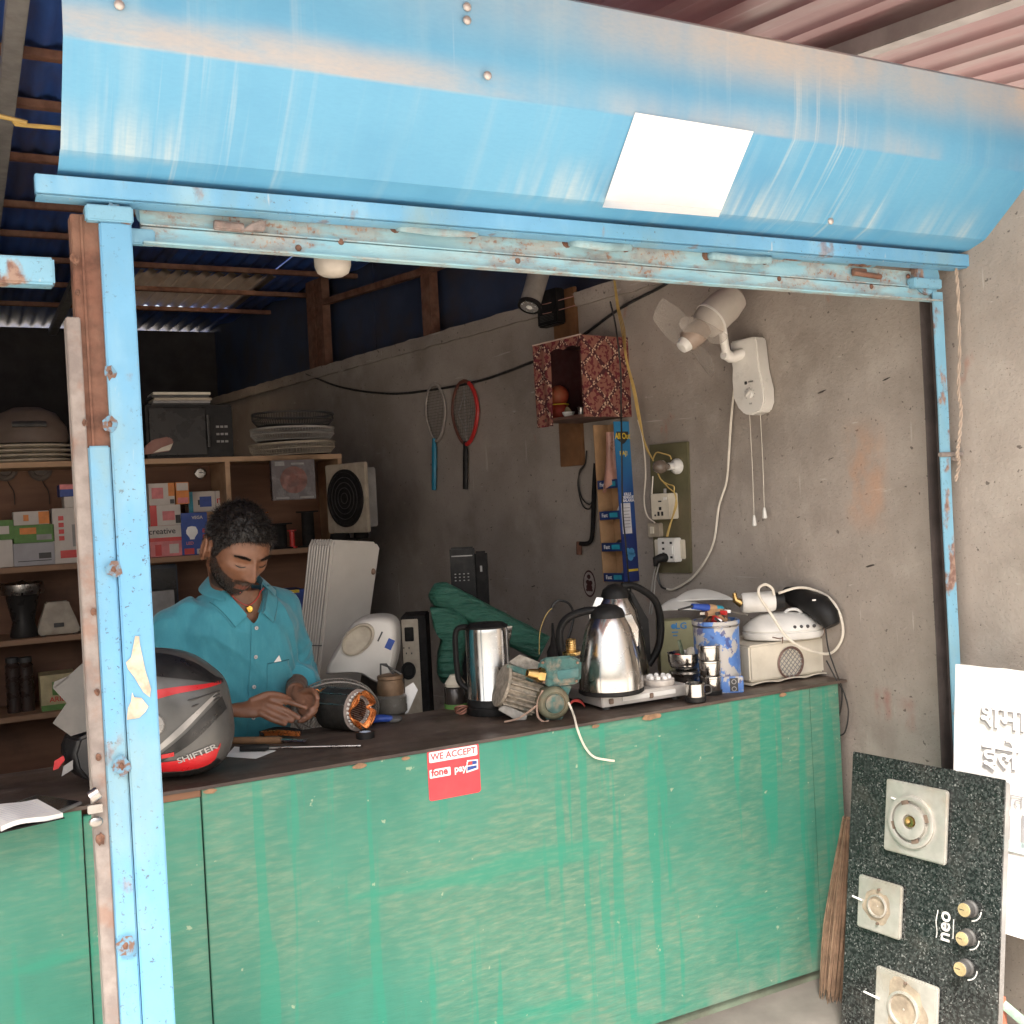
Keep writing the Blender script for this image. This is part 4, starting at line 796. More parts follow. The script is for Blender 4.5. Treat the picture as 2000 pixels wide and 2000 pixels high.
def decal(name, lo, hi, m, off=.0015, nu=40, nv=8):
    cl_, ch_ = curve([(x, y, 0) for x, y in lo], 8), curve([(x, y, 0) for x, y in hi], 8)
    def pk_(c, u): i = u*(len(c)-1); k = min(len(c)-2, int(i)); return c[k].lerp(c[k+1], i-k)
    def fn(u, v):
        p = pk_(cl_, u).lerp(pk_(ch_, u), v); x, z = HV(p.x, p.y); z = max(.006, z-zmin+.004); return Vector((x, hsurf(x, z)-off, z))
    bb_ = MB(); bb_.grid(fn, nu, nv); o_ = bb_.build(name, m, t, smooth=70); return o_
decal('black_crown', [(200, 1340), (305, 1338), (390, 1348), (440, 1362)], [(215, 1316), (305, 1302), (380, 1317), (438, 1356)], HK)
decal('red_stripe', [(322, 1382), (370, 1370), (438, 1362)], [(310, 1366), (370, 1358), (436, 1357)], HR)
decal('silver_band', [(330, 1482), (380, 1440), (436, 1380)], [(326, 1474), (372, 1432), (434, 1374)], HS)
decal('black_band', [(335, 1500), (395, 1462), (450, 1410)], [(332, 1487), (386, 1442), (442, 1384)], HK)
decal('red_sweep', [(255, 1522), (310, 1522), (380, 1520), (425, 1508), (440, 1482)], [(255, 1506), (310, 1503), (380, 1494), (432, 1480), (443, 1470)], HR)
decal('black_hem', [(250, 1544), (320, 1546), (400, 1538), (440, 1512)], [(250, 1526), (320, 1526), (398, 1520), (436, 1500)], HK)
ys = -WH+.004
def hplate(name, pts, m, y, th=.004):
    q_ = [HV(x, yy) for x, yy in pts]; b = MB(); b.prism([(x, z-zmin+.004) for x, z in q_], y-th, y); return b.build(name, m, t, bevel=.0015)
x_, z_ = HV(318, 1428); z_ += -zmin+.004
Mv = TR(x_, ys-.002, z_, 0, R(90))
b = MB(); b.lathe([(.030, 0), (.028, .007), (.018, .008), (.016, .005), (.0, .005)], 24, Mv, sx=1.15); b.build('visor_pivot', HS, t)
hplate('pivot_cover', [(306, 1370), (326, 1372), (342, 1430), (336, 1456), (310, 1462), (302, 1420)], GREY, ys+.0015, .004)
x_, z_ = HV(402, 1486); tx_ = text(t, 'SHIFTER', .020, mat('pale_grey_print', (.36, .35, .34), .5), TR(x_, 0, z_-zmin+.004, 0, 0, R(-15)), sx=1.25, bold=.0003)
for v_ in tx_.data.vertices: v_.co.y = hsurf(v_.co.x, v_.co.z)-.0028+(v_.co.y)
decal('red_tag', [(338, 1492), (362, 1487)], [(338, 1484), (362, 1479)], HR, .003, 8, 3)
for k, (xa, ya) in enumerate(((352, 1392), (356, 1410), (356, 1432))):
    A, B = HV(xa, ya), HV(440, 1372+k*6); b = MB(); b.tube([(A[0], ys+.004, A[1]-zmin+.004), ((A[0]+B[0])/2, ys+.010, (A[1]+B[1])/2-zmin+.004), (B[0], ys+.055, B[1]-zmin+.004)], [(.001, .004), (.004, .003), (.001, .002)], 6, flat=(0, 1, 0)); b.build('moulded_rib', HK, t)
# chin bar and raised smoky visor on the far left
ch = [(205, 1545), (150, 1540), (126, 1520), (118, 1492), (130, 1462), (160, 1452), (205, 1470)]
q_ = [HV(x, y) for x, y in ch]; q_ = [(x, max(.002, z-zmin+.004)) for x, z in q_]
b = MB(); b.loft([[(x*1+(cxp-x)*.25*abs(k)**2, .095*k, z) for x, z in q_] for k in (-1, -.9, -.6, 0, .6, .9, 1)]); b.build('chin_bar', HK, t, bevel=.006)
hplate('red_decal', [(133, 1500), (150, 1490), (153, 1498), (140, 1515), (130, 1518)], HR, -.0955, .001); hplate('grey_decal', [(150, 1510), (168, 1498), (168, 1516), (146, 1530)], GREY, -.0955, .001)
vz = [(205, 1300), (160, 1340), (135, 1350), (132, 1362), (158, 1390), (132, 1428), (166, 1452), (205, 1440)]
q_ = [HV(x, y) for x, y in vz]; q_ = [(x, z-zmin+.004) for x, z in q_]
b = MB(); b.prism(q_, -.104, -.099); b.prism(q_, .099, .104); b.prism([(q_[1][0], q_[1][1]), (q_[3][0], q_[3][1]), (q_[3][0]+.006, q_[3][1]), (q_[1][0]+.006, q_[1][1])], -.104, .104); b.build('visor', mat('visor_smoke', (.06, .058, .055), .15, 0, .2, 10, .3, (.2, .17, .15)), t)
# --- hand tools and paper on the left
o_ = thing('chisel', 'long wooden handled chisel lying by the helmet', 'chisel', P(455, 1452)); A, B = Vector((0, 0, .008)), P(600, 1452)-P(455, 1452)+Vector((0, 0, .008))
b = MB(); b.tube([A, A.lerp(B, .6), A.lerp(B, .66)], [.010, .011, .009], 10); b.build('handle', mat('worn_handle', (.25, .13, .06), .6, 0, .3, 20, .3), o_); b = MB(); b.tube([A.lerp(B, .64), B], [(.006, .006), (.012, .003)], 8, flat=(0, 1, 0)); b.build('blade', STEELD, o_)
o_ = thing('coil_scrap', 'copper coil scrap with black sleeve lying on the counter', 'coil', P(508, 1442)); A = P(588, 1438)-P(508, 1442)
b = MB(); b.tube(curve([(0, 0, .01), A*.4+Vector((0, .01, .018)), A*.8+Vector((0, 0, .016)), A+Vector((0, 0, .008))], 5), .010, 8); b.build('sleeve', BLACKM, o_)
for k in range(4): b = MB(); b.tube(curve([Vector((0, 0, .008+.003*k)), A*.4+Vector((0, -.012-.002*k, .010+.004*k)), A*.95+Vector((0, -.012, .004+.003*k))], 5), .0028, 6); b.build('copper_strand', COPPER, o_)
c = [P(x, y, CT+.0015) for x, y in ((440, 1478), (458, 1458), (540, 1466), (500, 1482))]; cc = sum(c, Vector())/4; b = MB(); b.add([v-cc for v in c], [(0, 1, 2, 3)]); o_ = b.build('paper_slip', PAPER, smooth=0); o_.location = cc; tag(o_, 'white paper slip lying beside the helmet', 'paper')
o_ = thing('screwdriver', 'thin long screwdriver lying on the counter in front of the hands', 'screwdriver', P(470, 1470)); A = P(705, 1461)-P(470, 1470)
b = MB(); b.tube([Vector((0, 0, .011)), A*.2+Vector((0, 0, .011)), A*.24+Vector((0, 0, .011))], [.008, .010, .006], 10); b.build('handle', BLACK, o_); b = MB(); b.tube([A*.22+Vector((0, 0, .010)), A+Vector((0, 0, .006))], .0028, 8); b.build('shaft', STEELD, o_)
# --- stator with copper windings
h = CFm('stator_core', 'black motor stator with bright copper windings on the counter', 'stator', 672, 1432, CT, .05); t = h.t
ca, cb_ = h.V(640, 1388), h.V(703, 1388); ca.z = cb_.z = .062; cb_.y = -.040; ca.y = .02; r0 = .0595; ax = (cb_-ca).normalized()
b = MB(); b.tube([ca, ca+ax*.002, cb_-ax*.002, cb_], [r0*.97, r0, r0, r0*.97], 40); b.build('core', mat('lamination', (.035, .033, .03), .5, .4, .3, 40, .3, (.12, .1, .08), .3), t)
b = MB(); b.tube([cb_-ax*.001, cb_+ax*.0012], [r0*.99, r0*.99], 40); b.build('end_plate', mat('pink_paper_edge', (.33, .27, .24), .8), t)
ux = ax.cross(Vector((0, 0, 1))).normalized(); uz = ux.cross(ax)
def pol_(c_, r, a): return c_+ux*(r*math.cos(a))+uz*(r*math.sin(a))
for k in range(4):
    a0 = math.pi/4+k*math.pi/2
    for j in range(9):
        b = MB(); b.tube(curve([pol_(cb_, .036+.003*(j % 2), a0-.78)+ax*.001, pol_(cb_, .044+.0012*j, a0-.55)+ax*(.010+.0013*j), pol_(cb_, .040+.003*(j % 4), a0)+ax*(.014+.0016*j), pol_(cb_, .044+.0012*j, a0+.55)+ax*(.010+.0013*j), pol_(cb_, .036, a0+.78)+ax*.001], 5), .0028, 6); b.build('winding', COPPER, t)
for k in range(24):
    a = k*math.tau/24; b = MB(); b.tube([pol_(cb_, .047, a), pol_(cb_, .047, a)+ax*.008], [(.0045, .003), (.0035, .002)], 6, flat=tuple(uz)); b.build('slot_liner', WHITE, t)
b = MB(); b.tube([cb_+ax*.0014, cb_+ax*.0018], [.034, .034], 30); b.build('bore', BLACKM, t)
for k in range(12):
    z = -.028+k*.0051; w_ = math.sqrt(max(0, .033**2-z*z)); b = MB(); b.tube([cb_+ax*.003+uz*z-ux*w_, cb_+ax*.003+uz*z+ux*w_], .0011, 5); b.build('slot_line', STEELD, t)
for k in range(4):
    a0 = k*math.pi/2; b = MB(); b.tube(curve([pol_(ca, .04, a0-.7), pol_(ca, .046, a0)-ax*.02, pol_(ca, .04, a0+.7)], 5), .009, 8); b.build('winding', COPPER, t)
for k in range(3):
    b = MB(); b.tube([pol_(ca, r0+.0005, .4+k*.55)+ax*.002, pol_(cb_, r0+.0005, .4+k*.55)-ax*.002], .0016, 6); b.build('weld_bead', STEELD, t)
for k in range(5):
    b = MB(); b.tube(curve([pol_(ca, .035, k)-ax*.01, ca-ax*.04+Vector((0, .004*k, .02+.006*k)), ca-ax*.075+Vector((.003*k, -.006*k+.01, .012+.007*k))], 5), .0016, 5); b.build('lead_wire', COPPER, t)
h = CFm('tape_roll', 'roll of black insulating tape beside the stator', 'tape', 712, 1444, CT, .02); t = h.t
b = MB(); b.lathe([(.0255, 0), (.0255, .017), (.016, .017), (.016, 0), (.0255, 0)], 28, cap=False); b.build('tape', BLACK, t); b = MB(); b.lathe([(.016, .0005), (.016, .0165), (.0135, .0165), (.0135, .0005), (.016, .0005)], 28, cap=False); b.build('core', mat('pale_blue_core', (.45, .52, .62), .6), t)
h = CFm('pliers', 'pliers with blue grips lying behind the tape roll', 'pliers', 720, 1420, CT, .03); t = h.t
for k, (dy, dz) in enumerate(((0, .012), (.022, .010))):
    b = MB(); b.tube(curve([(0, dy, dz), (.03, dy-.004+.01*k, dz+.004), (.062, .012, .012)], 5), .009, 8); b.build('grip', mat('blue_grip', (.02, .06, .30), .5, 0, .2, 20), t)
b = MB(); b.tube([(.058, .012, .012), (.08, .01, .012), (.092, .008, .012)], [(.013, .007), (.012, .006), (.006, .005)], 8); b.build('jaw', DARK, t)
# --- wire fan guard leaning behind the counter edge
p = at(655, 1388, Y=3.10); fg = thing('fan_guard', 'grey wire fan guard propped behind the stator', 'fan guard', TP(p, -YAW+R(10), R(-50))); r_ = 84*sc(p)
def guard(parent, R0, nr, rings, m, wr=.0011, dome=.04, h0=0):
    b = MB()
    for i in range(nr):
        a = i*math.tau/nr; b.tube([(R0*.2*math.cos(a), R0*.2*math.sin(a), h0+dome), (R0*.65*math.cos(a+.03), R0*.65*math.sin(a+.03), h0+dome*.85), (R0*.95*math.cos(a+.05), R0*.95*math.sin(a+.05), h0+dome*.45), (R0*math.cos(a+.05), R0*math.sin(a+.05), h0)], wr, 3)
    for q, dz in rings: b.tube([(R0*q*math.cos(i*math.tau/36), R0*q*math.sin(i*math.tau/36), h0+dz) for i in range(37)], wr*1.6, 4)
    o = b.build('guard_wires', m, parent); o['kind'] = 'stuff'; return o
GW = mat('guard_grey', (.30, .27, .24), .5, .2, .2, 15, .3)
guard(fg, r_, 72, ((.2, .04), (.65, .035), (.95, .019), (1, 0)), GW); b = MB(); b.tube([(r_*math.cos(i*math.tau/40), r_*math.sin(i*math.tau/40), 0) for i in range(41)], .003, 6); b.build('rim', GW, fg); b = MB(); b.lathe([(0, .041), (r_*.2, .041), (r_*.2, .036)], 20); b.build('badge', GREY, fg)
# --- brass-topped burner unit
h = CFm('burner_unit', 'tarnished brass burner on a glass jar at the rear counter edge', 'burner', 762, 1396, CT, .045); t = h.t; s_ = h.s
b = MB(); b.lathe([(29*s_, 0), (31*s_, .004), (31*s_, 30*s_), (25*s_, 36*s_)], 24); b.build('jar', mat('cloudy_glass', (.12, .11, .095), .2, 0, .3, 15, .3, (.25, .2, .15)), t)
b = MB(); b.lathe([(26*s_, 34*s_), (27*s_, 50*s_), (24*s_, 64*s_), (26*s_, 66*s_), (25*s_, 72*s_), (15*s_, 74*s_)], 24); b.build('brass_collar', mat('tarnished_brass', (.21, .13, .075), .55, .5, .3, 20, .4, (.1, .07, .05)), t)
b = MB(); b.tube([(-18*s_, 0, 70*s_), (-17*s_, 0, 94*s_), (-2*s_, -.01, 90*s_), (22*s_, 0, 72*s_)], .0035, 6); b.tube([(-18*s_, 0, 94*s_), (-6*s_, 0, 94*s_), (8*s_, 0, 70*s_)], .003, 6); b.build('wire_bail', DARK, t)
b = MB(); b.prism([h.xz(x, y) for x, y in ((790, 1345), (806, 1335), (815, 1350), (796, 1394), (790, 1398))], .02, .022); o_ = b.build('card_label', PAPER, t)
# --- jar with cream lid, copper scrap
h = CFm('lidded_jar', 'small dark jar with cream lid beside the straight kettle', 'jar', 890, 1386, CT, .035); t = h.t; s_ = h.s
b = MB(); b.lathe([(21*s_, 0), (22*s_, 10*s_), (22*s_, 38*s_), (17*s_, 44*s_)], 22); b.build('jar', mat('dark_jar', (.035, .03, .028), .2, .3, .2, 10, .3), t); b = MB(); b.lathe([(19*s_, 42*s_), (20.5*s_, 48*s_), (12*s_, 60*s_), (10*s_, 64*s_), (0, 65*s_)], 22); b.build('lid', CREAM, t); b = MB(); b.lathe([(23*s_, .0005), (23*s_, 9*s_), (22.3*s_, 9*s_)], 22); b.build('green_band', GREENP, t)
h = CFm('copper_scrap', 'small twisted lump of copper coil in front of the jar', 'coil', 901, 1398, CT, .012); s_ = h.s
for k in range(4): b = MB(); b.tube([((9+k)*s_*math.cos(a), 7*s_*math.sin(a)*(1 if k % 2 else .6), (8+2*k+5*math.sin(a+k))*s_) for a in [i*math.tau/14 for i in range(15)]], .0035, 6); b.build('turn', mat('old_copper', (.30, .13, .09), .5, .4, .3, 30), h.t)
# --- straight kettle
def ring_pts(h, pts, dy): return [h.V(x, y, dy) for x, y in pts]
h = CFm('electric_kettle', 'straight sided steel electric kettle with black handle next to the pump', 'kettle', 958, 1400, CT, .062); t = h.t; s_ = h.s
r0 = 43*s_; H = 178*s_
b = MB(); b.lathe([(r0*1.02, 30*s_), (r0, 32*s_), (r0*.985, H*.9), (r0*.95, H*.945), (r0*.90, H*.95)], 48); b.build('body', STEEL, t)
b = MB(); b.lathe([(r0*1.04, 0), (r0*1.06, .004), (r0*1.06, 14*s_), (r0*1.03, 15*s_), (r0*1.03, 17*s_), (r0*1.05, 18*s_), (r0*1.03, 31*s_)], 40); b.build('power_base', BLACK, t)
b = MB(); b.lathe([(r0*.96, H*.938), (r0*.97, H*.955), (r0*.80, H*.985), (r0*.3, H*.995), (0, H)], 40); b.build('lid', BLACK, t)
b = MB(); b.tube(curve([(-r0*.85, 0, H*.955), (-r0*1.28, 0, H*.94), (-r0*1.44, 0, H*.85), (-r0*1.44, 0, H*.55), (-r0*1.35, 0, H*.36), (-r0*.98, 0, H*.27)], 5), [(.013, .009)]*26, 10, flat=(0, 1, 0)); b.build('handle', BLACK, t)
b = MB(); b.loft([[(r0*.75, -.024, H*.935), (r0*1.18, -.004, H*.94), (r0*1.18, .004, H*.94), (r0*.75, .024, H*.935)], [(r0*.88, -.016, H*.80), (r0*1.10, -.003, H*.84), (r0*1.10, .003, H*.84), (r0*.88, .016, H*.80)], [(r0*.94, -.004, H*.72), (r0*.97, -.001, H*.72), (r0*.97, .001, H*.72), (r0*.94, .004, H*.72)]]); b.build('spout', STEEL, t, bevel=.001)
# --- water pump
h = CFm('water_pump', 'old teal water pump with brass outlets and cooling fins', 'pump', 1020, 1412, CT, .06); t = h.t; s_ = h.s
TEAL = mat('old_teal_paint', (.032, .105, .095), .6, 0, .4, 40, 1.0, (.24, .185, .13), .5); FIN = mat('dusty_motor_fins', (.33, .28, .22), .7, .1, .4, 60, .8, (.10, .11, .09), .4)
A, B = h.V(985, 1352, .03), h.V(1040, 1385, -.02); 
# motor body: finned barrel, axis pointing down-left towards the viewer's left
a0, a1 = h.V(978, 1338, .0), h.V(1048, 1368, .03); a0 = above(.065, a0); a1 = above(.06, a1); ax = (a1-a0).normalized(); rm = 40*s_
b = MB(); b.tube([a0-ax*.002, a0, a0+ax*.008, a0+ax*.008, a1], [rm*.9, rm*1.06, rm*1.06, rm*.84, rm*.84], 36); b.build('motor_barrel', FIN, t)
ux = ax.cross(Vector((0, 0, 1))).normalized(); uz = ux.cross(ax)
for k in range(22):
    a = k*math.tau/22; d_ = ux*math.cos(a)+uz*math.sin(a); q_ = ax.cross(d_)*.0022
    b = MB(); b.loft([[a0+ax*.010+d_*(rm*.8)+q_, a0+ax*.010+d_*(rm*.8)-q_, a0+ax*.010+d_*(rm*1.07)-q_*.6, a0+ax*.010+d_*(rm*1.07)+q_*.6], [a1-ax*.004+d_*(rm*.8)+q_, a1-ax*.004+d_*(rm*.8)-q_, a1-ax*.004+d_*(rm*1.07)-q_*.6, a1-ax*.004+d_*(rm*1.07)+q_*.6]]); b.build('fin', FIN, t)
b = MB(); b.loft([[h.V(x, y, dy) for x, y in ((992, 1294), (1015, 1278), (1060, 1296), (1046, 1316))] for dy in (.02, .035)]); b.build('terminal_plate', mat('speckled_plate', (.33, .29, .24), .6, 0, .4, 60, .5, (.1, .09, .08)), t, bevel=.002)
b = MB(); b.loft([[h.V(x, y, dy) for x, y in ((991, 1296), (1050, 1314), (1040, 1334), (988, 1304))] for dy in (-.02, .03)]); b.build('terminal_box', TEAL, t, bevel=.003)
hd = [(1052, 1292), (1066, 1284), (1116, 1280), (1136, 1290), (1134, 1330), (1124, 1336), (1070, 1342), (1058, 1330), (1050, 1310)]
b = MB(); b.loft([[h.V(x, y, dy) for x, y in hd] for dy in (-.045, .04)]); b.build('pump_head', TEAL, t, bevel=.006)
b = MB(); b.loft([[h.V(x, y, dy) for x, y in ((1088, 1310), (1130, 1304), (1130, 1322), (1090, 1328))] for dy in (-.048, -.04)]); b.build('head_panel', mat('teal_panel', (.04, .16, .16), .5, 0, .3, 20, .4, (.25, .2, .15)), t, bevel=.002)
b = MB(); b.loft([[h.V(x, y, dy) for x, y in ((1070, 1338), (1118, 1336), (1106, 1368), (1072, 1366))] for dy in (-.03, .03)]); b.build('neck_casting', TEAL, t, bevel=.005)
for (x, y, dy) in ((1060, 1294, -.047), (1062, 1332, -.047), (1128, 1294, -.047), (1126, 1330, -.047)): v = h.V(x, y, dy); b = MB(); b.lathe([(.0045, 0), (.0045, .004), (.003, .005)], 6, Matrix.Translation(v) @ Matrix.Rotation(R(90), 4, 'X')); b.build('bolt', mat('rusty_bolt', (.2, .13, .09), .6, .4), t)
b = MB(); b.loft([[h.V(x, y, dy) for x, y in ((1064, 1285), (1078, 1283), (1080, 1340), (1068, 1341))] for dy in (-.050, .044)]); b.build('flange', TEAL, t, bevel=.003)
c0 = above(.05, h.V(1082, 1380, -.05)); Mc = Matrix.Translation(c0) @ Matrix.Rotation(R(12), 4, 'Z') @ Matrix.Rotation(R(90), 4, 'X')
b = MB(); b.lathe([(31*s_, -.06), (32*s_, -.01), (31*s_, .002), (27*s_, .008), (22*s_, .010), (21*s_, .007), (0, .006)], 32, Mc); b.build('impeller_cover', mat('rusty_teal_cover', (.13, .13, .085), .6, .1, .4, 18, .8, (.25, .16, .09), .3), t)
b = MB(); b.lathe([(19*s_, .006), (18*s_, .013), (0, .014)], 24, Mc); b.build('cover_boss', TEAL, t)
e = h.V(1116, 1276, .0); b = MB(); b.lathe([(17*s_, -3*s_), (18*s_, 3*s_), (15*s_, 5*s_)], 6, Matrix.Translation(e)); b.build('brass_nut', BRASS, t)
b = MB(); b.lathe([(10*s_, 4*s_)]+[(v*s_, (6+i*2.2)*s_) for i, v in enumerate((9.5, 10.5)*5)]+[(9*s_, 28*s_), (7*s_, 28*s_), (7*s_, 20*s_)], 20, Matrix.Translation(e)); b.build('brass_outlet', BRASS, t)
e = h.V(1052, 1318, -.05); Mo = Matrix.Translation(e) @ Matrix.Rotation(R(-75), 4, 'Y') @ Matrix.Rotation(R(20), 4, 'X')
b = MB(); b.lathe([(14*s_, -10*s_), (15*s_, 0), (12*s_, 4*s_)], 6, Mo); b.build('brass_nut', BRASS, t); b = MB(); b.lathe([(11*s_, 3*s_), (10*s_, 12*s_), (8*s_, 24*s_), (6.2*s_, 24*s_), (6.2*s_, 12*s_)], 20, Mo); b.build('brass_outlet', BRASS, t)
b = MB(); b.loft([[(v.x, v.y, max(0.002, v.z)) for v in [h.V(x, y, dy) for x, y in ((972, 1386), (985, 1376), (1030, 1396), (1028, 1414), (1010, 1416))]] for dy in (-.035, .03)]); b.build('foot_plate', mat('grey_foot', (.33, .31, .28), .7, .1, .3, 30, .4), t, bevel=.003)
b = MB(); b.box((c0.x, .0, .008), (.05, .08, .016)); b.build('foot_block', TEAL, t, bevel=.003)
b = MB(); b.tube(curve([h.V(x, y, -.055) for x, y in ((1060, 1348), (1050, 1372), (1050, 1398), (1062, 1410), (1072, 1408))], 6), .0032, 6); b.build('lead', mat('dusty_lead', (.36, .24, .18), .6), t)
b = MB(); b.tube(curve([above(.004, h.V(x, y, -.06)) for x, y in ((1048, 1378), (1030, 1392), (1010, 1404), (985, 1410))], 6), .0028, 6); b.build('lead', mat('dusty_lead', (.36, .24, .18), .6), t)
# cream cable over the counter edge
pts = [P(1110, 1372, CT+.05), P(1116, 1385, CT+.03), at(1122, 1405, Y=CF+.02)+Vector((0, 0, .006)), at(1128, 1425, Y=CF-.012), at(1142, 1458, Y=CF-.012), at(1160, 1478, Y=CF-.012), at(1185, 1484, Y=CF-.02), at(1200, 1486, Y=CF-.025)]
wire('loose_flex', 'cream flex hanging over the counter edge from the pump', pts, .0034, WIREW)
for k in range(3): wire('joint_wire', 'red wire ends by the hotplate foot', [P(1108, 1378+2*k, CT+.03), P(1120, 1366+2*k, CT+.04), P(1134, 1366+3*k, CT+.03), P(1142, 1380, CT+.01)], .0022, WIRER if k else WIREK, group='wire ends by the pump')
# --- hotplate
h = CFm('hotplate', 'flat silver electric hotplate under the rounded kettle', 'hotplate', 1260, 1378, CT, 0.0, rz=R(-1)); t = h.t
xl, xr = at(1177, 1372, Y=h.p.y).x-h.p.x, at(1343, 1350, Y=h.p.y).x-h.p.x; hz = .034
SIL = mat('silver_paint', (.50, .47, .44), .4, .3, .1, 12, .3, (.3, .25, .2))
b = MB(); b.box(((xl+xr)/2, .13, .012+hz/2), (xr-xl, .26, hz)); b.build('body', SIL, t, bevel=.003)
b = MB(); b.box(((xl+xr)/2+.01, -.002, .030), ((xr-xl)*.62, .005, .014)); b.build('front_strip', WHITE, t, bevel=.001)
for k in (0, 1): b = MB(); b.box((xl+.03+.14*k, -.003, .028), (.014, .008, .016)); b.build('bracket', mat('rusty_bracket', (.22, .15, .11), .7), t, bevel=.002)
for x_, y_ in ((xl+.03, .03), (xr-.03, .03), (xl+.03, .23), (xr-.03, .23)): b = MB(); b.cyl((x_, y_, 0), (x_, y_, .013), .012, n=12); b.build('foot', DARK, t)
HPZ = CT+.012+hz
# --- rounded kettle on the hotplate and the one behind it
def jug(name, label, px, py, Z, back, hpx, wb, wt, side, rz=-YAW):
    h = CFm(name, label, 'kettle', px, py, Z, back, rz); t = h.t; s_ = h.s; rb, rt, H = wb/2*s_, wt/2*s_, hpx*s_
    b = MB(); b.lathe([(rb*.98, .0), (rb*1.02, .003), (rb*1.02, .012), (rb*.99, .014)], 44); b.build('base_ring', BLACK, t)
    prof_ = [(rb, .014), (rb*1.0, H*.12), (rb*.97, H*.25), (rb*.9, H*.42), (rb*.80, H*.58), (rb*.70+rt*.02, H*.72), (rt*1.02, H*.84), (rt*.98, H*.855)]
    b = MB(); b.lathe(prof_, 48); b.build('body', STEEL, t)
    b = MB(); b.lathe([(rt*1.0, H*.85), (rt*.99, H*.885), (rt*.86, H*.94), (rt*.5, H*.985), (rt*.2, H*.995), (0, H)], 36); b.build('lid', BLACK, t)
    k = -1 if side == 'left' else 1
    if side == 'left': hp = [(rt*.4*k, 0, H*.93), (rt*1.3*k, 0, H*.93), (rb*1.25*k, 0, H*.86), (rb*1.5*k, 0, H*.72), (rb*1.5*k, 0, H*.5), (rb*1.42*k, 0, H*.36)]
    else: hp = [(rt*.5*k, 0, H*.97), (rt*1.4*k, 0, H*.96), (rb*1.35*k, 0, H*.80), (rb*1.52*k, 0, H*.55), (rb*1.4*k, 0, H*.3), (rb*1.02*k, 0, H*.12)]
    cp = curve(hp, 5); b = MB(); b.tube(cp, [(.012+.006*math.sin(math.pi*i/len(cp)), .012) for i in range(len(cp))], 10, flat=(0, 1, 0)); b.build('handle', BLACK, t)
    if side == 'right':
        b = MB(); b.loft([[(rt*.9, -.018, H*.93), (rt*.9, .018, H*.93), (rt*1.2, .012, H*.9), (rt*1.2, -.012, H*.9)], [(rb*.7, -.018, H*.6), (rb*.7, .018, H*.6), (rb*1.08, .012, H*.6), (rb*1.08, -.012, H*.6)], [(rb*.94, -.016, H*.2), (rb*.94, .016, H*.2), (rb*1.1, .012, H*.16), (rb*1.1, -.012, H*.16)]]); b.build('grip_plate', BLACK, t, bevel=.003)
    b = MB(); b.loft([[(-k*rt*.55, -.022, H*.855), (-k*(rt*1.35), -.004, H*.87), (-k*(rt*1.35), .004, H*.87), (-k*rt*.55, .022, H*.855)], [(-k*rb*.75, -.012, H*.66), (-k*rb*.93, -.003, H*.70), (-k*rb*.93, .003, H*.70), (-k*rb*.75, .012, H*.66)], [(-k*rb*.86, -.002, H*.5), (-k*rb*.89, -.001, H*.5), (-k*rb*.89, .001, H*.5), (-k*rb*.86, .002, H*.5)]]); b.build('spout', STEEL, t, bevel=.001)
    b = MB(); b.box((-k*rb*.05, -rb*1.012, H*.1), (.006, .003, .006)); b.build('indicator', WHITE, t)
    return h
jug('electric_kettle', 'rounded steel electric kettle standing on the silver hotplate', 1199, 1360, HPZ, .075, 172, 126, 68, 'left')
jug('electric_kettle', 'taller steel kettle with curved black handle behind the rounded kettle', 1226, 1336, CT+.03, .11, 186, 116, 56, 'right', rz=-YAW+R(8))
# stack board under the kettle behind
p = P(1226, 1336, CT+.03); o_ = thing('stove_box', 'dark closed box behind the hotplate carrying the taller kettle', 'box', TP(Vector((p.x+.05, p.y+.12, CT)), R(-4))); b = MB(); b.box((0, .0, .0148), (.20, .17, .0296)); b.build('box', DARK, o_, bevel=.003)
# ceramic burner ring
h = CFm('ceramic_burner', 'white ceramic burner ring lying on the hotplate', 'burner', 1290, 1340, HPZ, .03); t = h.t; s_ = h.s
b = MB(); b.lathe([(28*s_, 0), (30*s_, 3*s_), (30*s_, 11*s_), (26*s_, 13*s_), (12*s_, 12*s_), (0, 11*s_)], 30); b.build('ring', mat('ceramic', (.62, .57, .52), .5, 0, .1, 20, .4), t)
for k in range(9): a = k*math.tau/9+.3; b = MB(); b.lathe([(5*s_, 10*s_), (5*s_, 17*s_), (3*s_, 19*s_), (2.5*s_, 15*s_)], 10, Matrix.Translation((20*s_*math.cos(a), 20*s_*math.sin(a), 0))); b.build('stud', PAPER, t)
# --- steel bowl on mixer jars
h = CFm('mixer_jar', 'squat steel mixer jar holding a bowl of small parts', 'jar', 1346, 1352, CT, .035); t = h.t; s_ = h.s
b = MB(); b.lathe([(22*s_, 0), (24*s_, 4*s_), (24*s_, 26*s_), (30*s_, 34*s_), (33*s_, 36*s_), (33*s_, 40*s_), (26*s_, 41*s_)], 30); b.build('jar', STEELD, t)
BZ = h.p.z+41*s_; bp = Vector((h.p.x, h.p.y, BZ)); o_ = thing('steel_bowl', 'small steel bowl of loose parts balanced on the mixer jar', 'bowl', bp)
b = MB(); b.lathe([(20*s_, 0), (30*s_, 6*s_), (34.5*s_, 18*s_), (34.5*s_, 33*s_), (36*s_, 34*s_), (34*s_, 33*s_), (32*s_, 10*s_), (0, 5*s_)], 32); b.build('bowl', STEEL, o_)
def loose(name, label, cat, off, fn): 
    q_ = thing(name, label, cat, Matrix.Translation(bp+Vector(off)) @ Matrix.Rotation(-YAW, 4, 'Z')); fn(q_)
